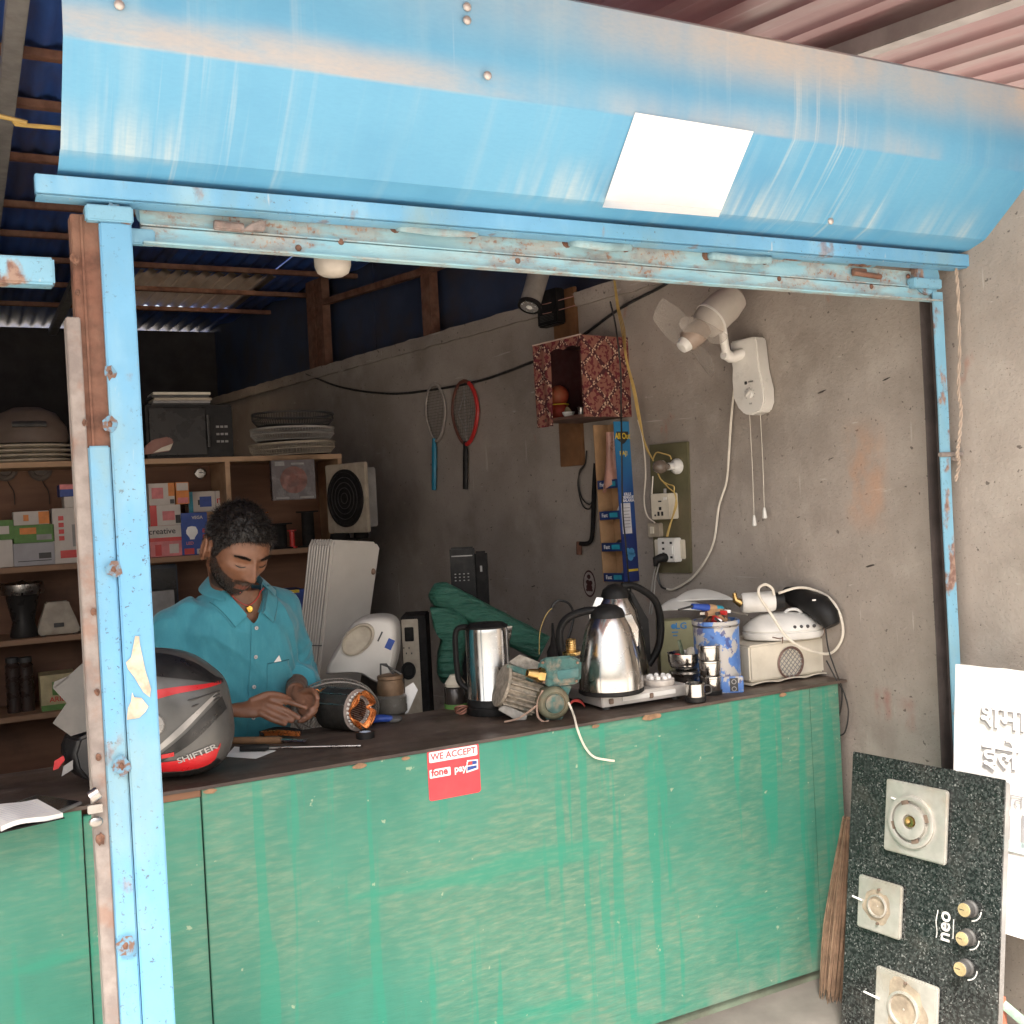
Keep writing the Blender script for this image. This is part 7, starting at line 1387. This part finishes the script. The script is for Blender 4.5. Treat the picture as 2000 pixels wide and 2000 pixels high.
for v in bm.verts:                                       # cloth folds
    p = v.co; l = Tl(p); f1 = noise.noise(Vector((l.x*9+l.z*4, l.y*7, l.z*6))); f2 = noise.noise(Vector((l.x*22+l.z*14, l.y*15, l.z*9+3)))
    dl = (p-elL).length; dr_ = (p-elR).length; cr_ = math.sin((p-elL).dot((shL-elL).normalized())*190+6*f1)*math.exp(-(dl/.10)**2)+math.sin((p-elR).dot((shR-elR).normalized())*190+6*f1)*math.exp(-(dr_/.10)**2)
    dia = math.sin((l.x*.8+l.z)*75+5*f1)*smooth01(1.20, 1.0, l.z)*smooth01(.0, .10, abs(l.x-.03))
    ridge = 1-abs(noise.noise(Vector((l.x*11+l.z*9, l.y*8, l.z*4+9))))*2; arm_ = smooth01(.10, .15, abs(l.x)); crs = math.sin((l.z*1.0+l.x*1.4)*95+7*f1+3*f2)*math.exp(-((abs(l.x)-.15)/.05)**2-((l.z-1.16)/.07)**2)
    v.co += v.normal*(.0085*f1+.0045*f2+.0055*cr_+.0032*dia+.0060*max(0, ridge)**3+.0055*crs)
kill = []
for f_ in bm.faces:
    l = Tl(f_.calc_center_median()); 
    v_ = l.y < 0 and l.z > 1.268 and abs(l.x-.004) < (l.z-1.268)*.62
    nk = l.z > 1.338 and (l.x**2+(l.y+.03)**2) < .0062
    ctr = f_.calc_center_median(); cuff = False
    for e_, w__, k in ((elR, wrR, .27), (elL, wrL, .49)):
        ax_ = (w__-e_); t_ = (ctr-e_).dot(ax_)/ax_.length_squared
        if t_ > k and (ctr-(e_+ax_*t_)).length < .045 and f_.normal.dot(ax_.normalized()) > .75: cuff = True
    if v_ or nk or cuff or l.z < .835: kill.append(f_)
bmesh.ops.delete(bm, geom=kill, context='FACES')
for _ in range(6): bmesh.ops.smooth_vert(bm, verts=[v for v in bm.verts if v.is_boundary], factor=.6, use_axis_x=True, use_axis_y=True, use_axis_z=True)
bm.normal_update(); bvh = BVHTree.FromBMesh(bm); bm.to_mesh(sm); bm.free(); sm.shade_smooth()
q = N('teal_linen'); wv = q.op(q.noise(420, .3, .7, (1, 1, .25), 2), q.noise(420, .3, .7, (.25, 1, 1), 2, (4, 4, 4)), 'ADD')
c_ = q.mix((.024, .185, .245), (.040, .25, .32), q.noise(5, .3, .7)); c_ = q.mix(c_, (.07, .31, .37), q.op(q.noise(60, .45, .75, (1, 1, .3)), .35)); SHIRT = q.fin(c_, .8, 0, wv, .25, .0006, Sheen_Weight=.25)
sm.transform(Matrix.Translation(-PM)); shirt = put('shirt', sm, SHIRT, man)
so = shirt.modifiers.new('s', 'SOLIDIFY'); so.thickness = .0016; so.offset = -1
def spt(x, z, off=.002):
    o_ = Tw((x, -.5, z)); d = Rt.to_3x3() @ Vector((0, 1, 0)); h_ = bvh.ray_cast(o_, d)
    return (h_[0]-d*off if h_[0] else Tw((x, -.11, z)))-PM
SHD = mat('teal_seam', (.014, .12, .16), .8, 0, .2, 60)
b = MB(); b.grid(lambda u, v: spt(-.011+.030*u+.004, .84+.425*v, .0028), 6, 46, thick=(0, .0012, 0)); b.build('placket', SHIRT, man)
for z in (1.255, 1.172, 1.085, .995, .91):
    p = spt(.008, z, .0055); b = MB(); b.lathe([(.0056, 0), (.0056, .0018), (.004, .0024), (.0, .0016)], 14, Matrix.Translation(p) @ Rt @ Matrix.Rotation(R(90), 4, 'X')); bt = b.build('button', mat('pearl_button', (.42, .42, .42), .3), man)
    b = MB(); b.box((0, 0, 0), (.0022, .001, .0022), Matrix.Translation(p-Vector((0, .0025, 0)))); b.build('button_thread', DARK, bt)
pk = [(.050, 1.145), (.128, 1.150), (.128, 1.055), (.092, 1.030), (.052, 1.052)]
b = MB(); b.grid(lambda u, v: spt(.050+.078*u, 1.045+.102*v-(.016*(1-abs(2*u-1)))*(1-v), .003), 12, 14, thick=(0, .0012, 0)); b.build('pocket', SHIRT, man)
b = MB(); b.tube([spt(.050+.078*i/10, 1.146, .0036) for i in range(11)], .0012, 5); b.build('pocket_hem', SHD, man)
p0, p1, p2 = spt(.070, 1.146, .004), spt(.096, 1.147, .004), spt(.087, 1.166, .004); b = MB(); b.add([p0, p1, p2], [(0, 1, 2)]); b.build('pocket_slip', PAPER, man, smooth=0)
# collar: a stand folded outwards round the neck, and two front points lying on the chest
def collar(u, v):
    a = -2.35+4.7*u; e = abs(2*u-1); zi = 1.388+.028*math.cos(a); ri = .066
    if v < .3: r = ri+.003*v/.3; z = zi-.014+.022*v/.3
    else: t = (v-.3)/.7; r = ri+.003+.036*t; z = zi+.008-.030*t-.006*t*t
    return Tw((r*math.sin(a)*1.02, r*math.cos(a)*.95-.030-.012*smooth01(.5, 1, e), z))-PM
b = MB(); b.grid(collar, 40, 10, thick=(0, 0, -.0016)); b.build('collar', SHIRT, man, smooth=70)
for sg in (-1, 1):
    A_, B_, C_, D_ = (sg*.066, 1.372), (sg*.020+.004, 1.300), (sg*.062+.004, 1.262), (sg*.104, 1.335)
    def flap(u, v):
        x = (A_[0]*(1-u)+B_[0]*u)*(1-v)+(D_[0]*(1-u)+C_[0]*u)*v; z = (A_[1]*(1-u)+B_[1]*u)*(1-v)+(D_[1]*(1-u)+C_[1]*u)*v
        return spt(x, z, .006+.010*(1-v))
    b = MB(); b.grid(flap, 12, 8, thick=Rt.to_3x3() @ Vector((0, .002, 0))); b.build('collar_point', SHIRT, man, smooth=70)
    b = MB(); b.tube([flap(i/10, .93)+Vector((0, -.0012, 0)) for i in range(11)], .0009, 4); b.build('collar_stitch', SHD, man)
for w__, e_, k in ((wrR, elR, .29), (wrL, elL, .51)):
    c = e_.lerp(w__, k)-PM; ax_ = (w__-e_).normalized(); b = MB(); b.tube([c-ax_*.018, c-ax_*.016, c+ax_*.004, c+ax_*.006], [.052, .0555, .0565, .050], 24); b.build('cuff', SHIRT, man)
# necklace with pendant
bvb = BVHTree.FromPolygons([v.co+PM for v in bm_.vertices], [p.vertices[:] for p in bm_.polygons])
def bpt(x, z, off=.003):
    o_ = Tw((x, -.5, z)); d = Rt.to_3x3() @ Vector((0, 1, 0)); h_ = bvb.ray_cast(o_, d); return (h_[0]-d*off if h_[0] else Tw((x, -.09, z)))-PM
b = MB(); b.tube([bpt(-.055+.11*i/12, 1.318+.045*abs(2*i/12-1)**1.6) for i in range(13)], .0016, 5); b.build('neck_thread', WIRER, man)
pp_ = bpt(.002, 1.308, .005); b = MB(); b.lathe([(.0085, 0), (.010, .0012), (.008, .0028), (0, .0022)], 16, Matrix.Translation(pp_) @ Rt @ Matrix.Rotation(R(90), 4, 'X'), sy=1.1); b.build('pendant', mat('gold', (.8, .48, .1), .25, 1.), man)
b = MB(); cW = wrR.lerp(elR, .10)-PM; ax_ = (wrR-elR).normalized(); ux_ = ax_.orthogonal().normalized(); uy_ = ax_.cross(ux_); b.tube([cW+(ux_*math.cos(a)+uy_*math.sin(a))*.0305 for a in [i*math.tau/20 for i in range(21)]], .0016, 5); b.build('wrist_thread', WIREY, man)
# trousers and shoes, out of sight below the counter
b = MB(); b.loft([torring(z, w_, d_, Y) for z, w_, d_, Y in ((.80, .165, .125, 3.21), (.90, .16, .118, 3.205), (.97, .158, .114, 3.20))])
for sx_ in (-1, 1):
    hp = Vector((.66, 3.21, .86))+Rt @ Vector((sx_*.085, 0, 0)); kn = hp+Vector((0, -.03, -.42)); an = Vector((kn.x, kn.y+.05, .075)); limb(b, [hp, hp.lerp(kn, .5), kn, kn.lerp(an, .5), an], [.105, .095, .078, .070, .064])
tm = remesh(b, 'trousers', .010, 4, .5); tm.transform(Matrix.Translation(-PM)); put('trousers', tm, mat('dark_trousers', (.03, .03, .04), .85), man)
for sx_ in (-1, 1):
    an = Vector((.66, 3.23, .0))+Rt @ Vector((sx_*.085, 0, 0))-PM; b = MB(); b.loft([[an+Vector((.045*k*math.cos(a), -.04-.12*math.sin(a), z)) for a in [j*math.tau/18 for j in range(18)]] for k, z in ((1, .008), (1.05, .02), (1, .05), (.75, .085))]); b.build('shoe', BLACKM, man)
# ------------------------------------------------------------------ things outside, at the right
class PL:
    """flat thing leaning on the side wall: top edge `o1` m out at height z1, bottom edge `o0` m out at height z0"""
    def __init__(s, name, label, cat, px, py, o1, z1, o0, z0):
        up = Vector((0, 0, z1-z0))+WN*(o1-o0); s.up = up.normalized(); s.x = -WD; s.n = s.up.cross(s.x).normalized()
        if s.n.dot(WN) > 0: s.n = -s.n                   # into the wall
        a = W0+WN*o0; s.o = Vector((a.x, a.y, z0)); q = s.hit(px, py); L = (q-s.o).dot(s.up); s.o = q-s.up*L
        m = Matrix((s.x, s.n, s.up)).transposed().to_4x4(); m.translation = s.o; s.M = m; s.Mi = m.inverted(); s.t = thing(name, label, cat, m)
    def hit(s, x, y, d=0.0):
        r_ = ray(x, y); q = s.o-s.n*d; return CAM+r_*((q-CAM).dot(s.n)/r_.dot(s.n))
    def L(s, x, y, d=0.0): v = s.Mi @ s.hit(x, y, d); return (v.x, v.z)
sg = PL('sign_board', 'white tin sign board with raised Devanagari lettering leaning on the wall', 'sign', 1900, 1500, .17, .90, .24, .30)
SGW = mat('sign_white', (.74, .72, .69), .55, 0, .08, 8, .35, (.42, .36, .30)); SGE = mat('sign_grey_print_shade', (.27, .26, .26), .6)
(xl, zt_), (_, zb_) = sg.L(1870, 1297), sg.L(1960, 1822)
b = MB(); b.grid(lambda u, v: (xl+.85*u, -.004*math.sin(u*5)-.003*noise.noise((u*6, v*4, 0)), zb_+(zt_-zb_)*v+.004*noise.noise((u*20, 0, 3))*(v > .9)), 24, 20, thick=(0, .004, 0)); b.build('board', SGW, sg.t)
for xx in (.06, .70): b = MB(); b.box((xl+xx, .012, zb_-.14), (.03, .016, .36)); b.build('support_leg', GREY, sg.t)
b = MB(); b.box((xl+.004, -.006, (zt_+zb_)/2), (.008, .008, zt_-zb_)); b.build('rim', SGW, sg.t)
for body, px, py, sz in (('शमा', 1917, 1398, .085), ('इले', 1922, 1474, .085)):
    x_, z_ = sg.L(px, py); text(sg.t, body, sz, SGE, TR(x_-.002, -.0085, z_-.003), align='LEFT', bold=.0014); text(sg.t, body, sz, SGW, TR(x_+.002, -.0105, z_+.002), align='LEFT', bold=.0012)  # offset grey copy paints the shadow edge of the white letters
x_, z_ = sg.L(1962, 1560); text(sg.t, 'तत', .05, SGE, TR(x_, -.009, z_), align='LEFT')
x_, z_ = sg.L(1960, 1650); pic = MB(); pic.box((x_+.2, -.0085, z_+.004), (.40, .001, .030)); pic.build('teal_stripe', mat('pale_teal', (.45, .56, .55), .6), sg.t)
for px in (1973, 2001, 2025):
    x_, z_ = sg.L(px, 1624); b = MB(); b.box((x_, -.0085, z_), (.008, .001, .085)); b.build('picture_slot', SGE, sg.t)
# --- gas hob
hb = PL('gas_hob', 'black speckled three-burner gas hob standing on edge against the wall', 'hob', 1700, 1560, .30, .796, .42, .0)
(xl, z1_), (xr, z2_) = hb.L(1665, 1469), hb.L(1962, 1522); ZH = (z1_+z2_)/2; print('hob', xl, xr, z1_, z2_)
q = N('black_speckled_glass'); c_ = q.mix((.008, .009, .009), (.035, .04, .038), q.noise(110, .45, .62, detail=6)); c_ = q.mix(c_, (.18, .185, .175), q.op(q.noise(170, .56, .66, detail=4, off=(3, 3, 3)), q.noise(30, .35, .62, off=(1, 5, 2)))); c_ = q.mix(c_, (.16, .14, .12), q.op(q.noise(5, .5, .8, off=(7, 7, 7)), .35)); HOB = q.fin(c_, q.ramp(q.noise(9, .3, .7), 0, 1, .12, .35), 0)
b = MB(); b.box(((xl+xr)/2, .006, ZH/2), (xr-xl, .010, ZH)); b.build('glass_top', HOB, hb.t, bevel=.002)
b = MB(); b.box(((xl+xr)/2, .036, ZH/2), ((xr-xl)*.94, .048, ZH*.97)); b.build('tray', mat('galvanised', (.33, .32, .31), .5, .5, .2, 10, .3), hb.t, bevel=.004)
HPM = mat('dirty_hob_steel', (.44, .42, .38), .42, .55, .15, 16, .45, (.33, .27, .19)); HPD = mat('burnt_steel', (.17, .12, .09), .6, .3, .4, 25, .5)
for corners, ctr, r_ in ((((1731, 1522), (1853, 1543), (1847, 1689), (1727, 1661)), (1779, 1605), 37), (((1679, 1708), (1764, 1731), (1758, 1834), (1673, 1811)), (1713, 1770), 14), (((1712, 1885), (1834, 1929), (1828, 2075), (1706, 2040)), (1764, 1972), 22)):
    q4 = [hb.L(x, y, .008) for x, y in corners]; x0 = (q4[0][0]+q4[3][0])/2; x1 = (q4[1][0]+q4[2][0])/2; za = (q4[0][1]+q4[1][1])/2; zb2 = max(.02, (q4[2][1]+q4[3][1])/2)
    b = MB(); b.prism(rrect(x1-x0, za-zb2, .008, (x0+x1)/2, (za+zb2)/2), -.012, .001); bp2 = b.build('burner_plate', HPM, hb.t, bevel=.004)
    cx, cz = hb.L(*ctr, .014); rr_ = r_*1.35*sc(hb.hit(*ctr)); Mb = TR(cx, -.012, cz, 0, R(90))
    if r_ > 30:
        b = MB(); b.lathe([(rr_, -.001), (rr_, .007), (rr_*.9, .009), (rr_*.80, .007), (rr_*.78, .001)], 36, Mb, cap=False); b.build('burner_ring', HPM, bp2)
        b = MB(); b.lathe([(rr_*.66, .0), (rr_*.66, .012), (rr_*.5, .014), (rr_*.28, .011), (rr_*.26, .004), (0, .004)], 32, Mb); b.build('burner_cap', HPM, bp2); b = MB(); b.lathe([(rr_*.22, .004), (rr_*.2, .011), (rr_*.1, .011), (0, .006)], 20, Mb); b.build('burner_jet', BRASS, bp2)
        for k in range(4): a = R(20+90*k); b = MB(); b.box((cx+rr_*.74*math.cos(a), -.0185, cz+rr_*.74*math.sin(a)), (rr_*.16, .003, rr_*.30), Matrix.Translation((cx+rr_*.74*math.cos(a), 0, cz+rr_*.74*math.sin(a))) @ Matrix.Rotation(-a, 4, 'Y') @ Matrix.Translation((-(cx+rr_*.74*math.cos(a)), 0, -(cz+rr_*.74*math.sin(a))))); b.build('slot', HPD, bp2)
        b = MB(); b.cyl((cx-rr_*.9, -.014, cz+rr_*.75), (cx-rr_*.55, -.016, cz+rr_*.70), .0028, n=8); b.build('igniter', WHITE, bp2)
    else:
        b = MB(); b.add([(cx+rr_*(1.6+.7*noise.noise((math.cos(a)*1.5, math.sin(a)*1.5, r_)))*math.cos(a), -.0124, cz+rr_*(1.7+.8*noise.noise((math.cos(a)*1.5, math.sin(a)*1.5, r_+4)))*math.sin(a)) for a in [i*math.tau/28 for i in range(28)]], [tuple(range(28))]); b.build('burn_stain', mat('scorched_steel', (.33, .27, .20), .6, .3, .3, 30, .5), bp2, smooth=0); b = MB(); b.lathe([(rr_*1.15, 0), (rr_*1.15, .006), (rr_, .007), (rr_*.9, -.004), (rr_*.3, -.004), (0, .002)], 24, Mb); b.build('burner_seat', HPM, bp2)
        for k in (-1, 1): b = MB(); b.cyl((cx+.004, -.012, cz+k*rr_*1.7), (cx+.004, -.019, cz+k*rr_*1.7), .004, n=8); b.build('screw', HPD, bp2)
        b = MB(); b.cyl((cx-rr_*3, -.013, cz+.006), (cx-rr_*1.8, -.016, cz+.004), .003, n=8); b.build('igniter', WHITE, bp2)
for k, (x, y) in enumerate(((1890, 1776), (1886, 1832), (1882, 1891))):
    cx, cz = hb.L(x, y, .012); Mk = TR(cx, .001, cz, 0, R(90)); b = MB(); b.lathe([(.022, 0), (.022, .004), (.0185, .008), (.0185, .028), (.016, .030)], 26, Mk); kb_ = b.build('knob', DARK, hb.t); b = MB(); b.lathe([(.0172, .0298), (.0165, .0318), (0, .032)], 26, Mk); b.build('knob_face', mat('dull_gold', (.42, .33, .17), .45, .3, .2, 20, .3), kb_); b = MB(); b.box((cx-.006, -.0315, cz), (.014, .001, .0012)); b.build('pointer', INK, kb_)
    pts = [(cx+.030*math.cos(a), -.0003, cz+.030*math.sin(a)) for a in [R(-80+i*10) for i in range(9)]]; b = MB(); b.tube(pts, [(.0002, .0015)]*9, 4, flat=(0, 1, 0)); b.build('flame_scale', mat('pale_print', (.5, .49, .46), .6), kb_)
cx, cz = hb.L(1844, 1809, .001); text(hb.t, 'neo', .052, mat('pale_print', (.5, .49, .46), .6), TR(cx, -.0005, cz) @ Matrix.Rotation(R(-90), 4, 'Y'), bold=.001); b = MB(); b.tube([(cx-.022+.002*math.sin(i*.8), -.0005, cz-.036+.0072*i) for i in range(11)], [(.0002, .0014)]*11, 4, flat=(0, 1, 0)); b.build('swoosh', mat('pale_print', (.5, .49, .46), .6), hb.t); b = MB(); b.box((cx+.026, -.0004, cz), (.003, .0004, .05)); b.build('tagline', mat('pale_print', (.5, .49, .46), .6), hb.t)
# --- broom
p1_ = at(1656, 1625, Y=2.46); p0_ = at(1630, 1955, Z=.004)
br = thing('broom', 'brown straw broom standing between the counter and the gas hob', 'broom', Vector((p0_.x, p0_.y, 0)))
A = p1_-Vector((p0_.x, p0_.y, 0)); b = MB(); rb = random.Random(5); cr_ = Vector((math.cos(-YAW), math.sin(-YAW), 0))
for k in range(150):
    u = rb.uniform(-1, 1); d_ = rb.uniform(-.03, .03); top_p = A+cr_*(u*.012)+Vector((0, d_*.3, rb.uniform(-.02, .05))); bot = cr_*(u*.040+rb.uniform(-.006, .006))+Vector((0, d_, rb.uniform(.002, .05))); mid = top_p.lerp(bot, .55)+cr_*(u*.012)+Vector((0, d_*.4, 0)); b.tube(curve([top_p, mid, bot], 3), [.0019]*5+[.0012, .0008], 4)
b.build('straws', mat('broom_straw', (.29, .18, .115), .8, 0, .4, 20), br)['kind'] = 'stuff'
b = MB(); b.tube([A+Vector((0, 0, -.06)), A, A+Vector((.0, 0, .04))], [.012, .013, .011], 12); b.build('binding', mat('broom_binding', (.16, .10, .07), .8), br)
# --- scrap angle frame in the corner
o0 = WP(*[wl(1955, 1985, .22)[0], 0], .22); sf = thing('scrap_frame', 'small scrap frame of red and green angle iron by the hob foot', 'scrap', Vector((o0.x, o0.y, 0)))
q1, q2, q3 = [WP(*wl(x, y, .22), .22)-Vector((o0.x, o0.y, 0)) for x, y in ((1950, 1945), (1958, 1960), (2040, 2030))]
b = MB(); b.box((0, 0, q1.z/2), (.025, .02, max(.05, q1.z))); b.build('red_upright', mat('red_angle', (.36, .12, .07), .7, 0, .3, 20, .4), sf, bevel=.002)
b = MB(); b.tube([q2, q3], [(.012, .004)]*2, 4); b.build('green_strut', mat('green_angle', (.20, .30, .22), .7, 0, .3, 20, .4), sf)
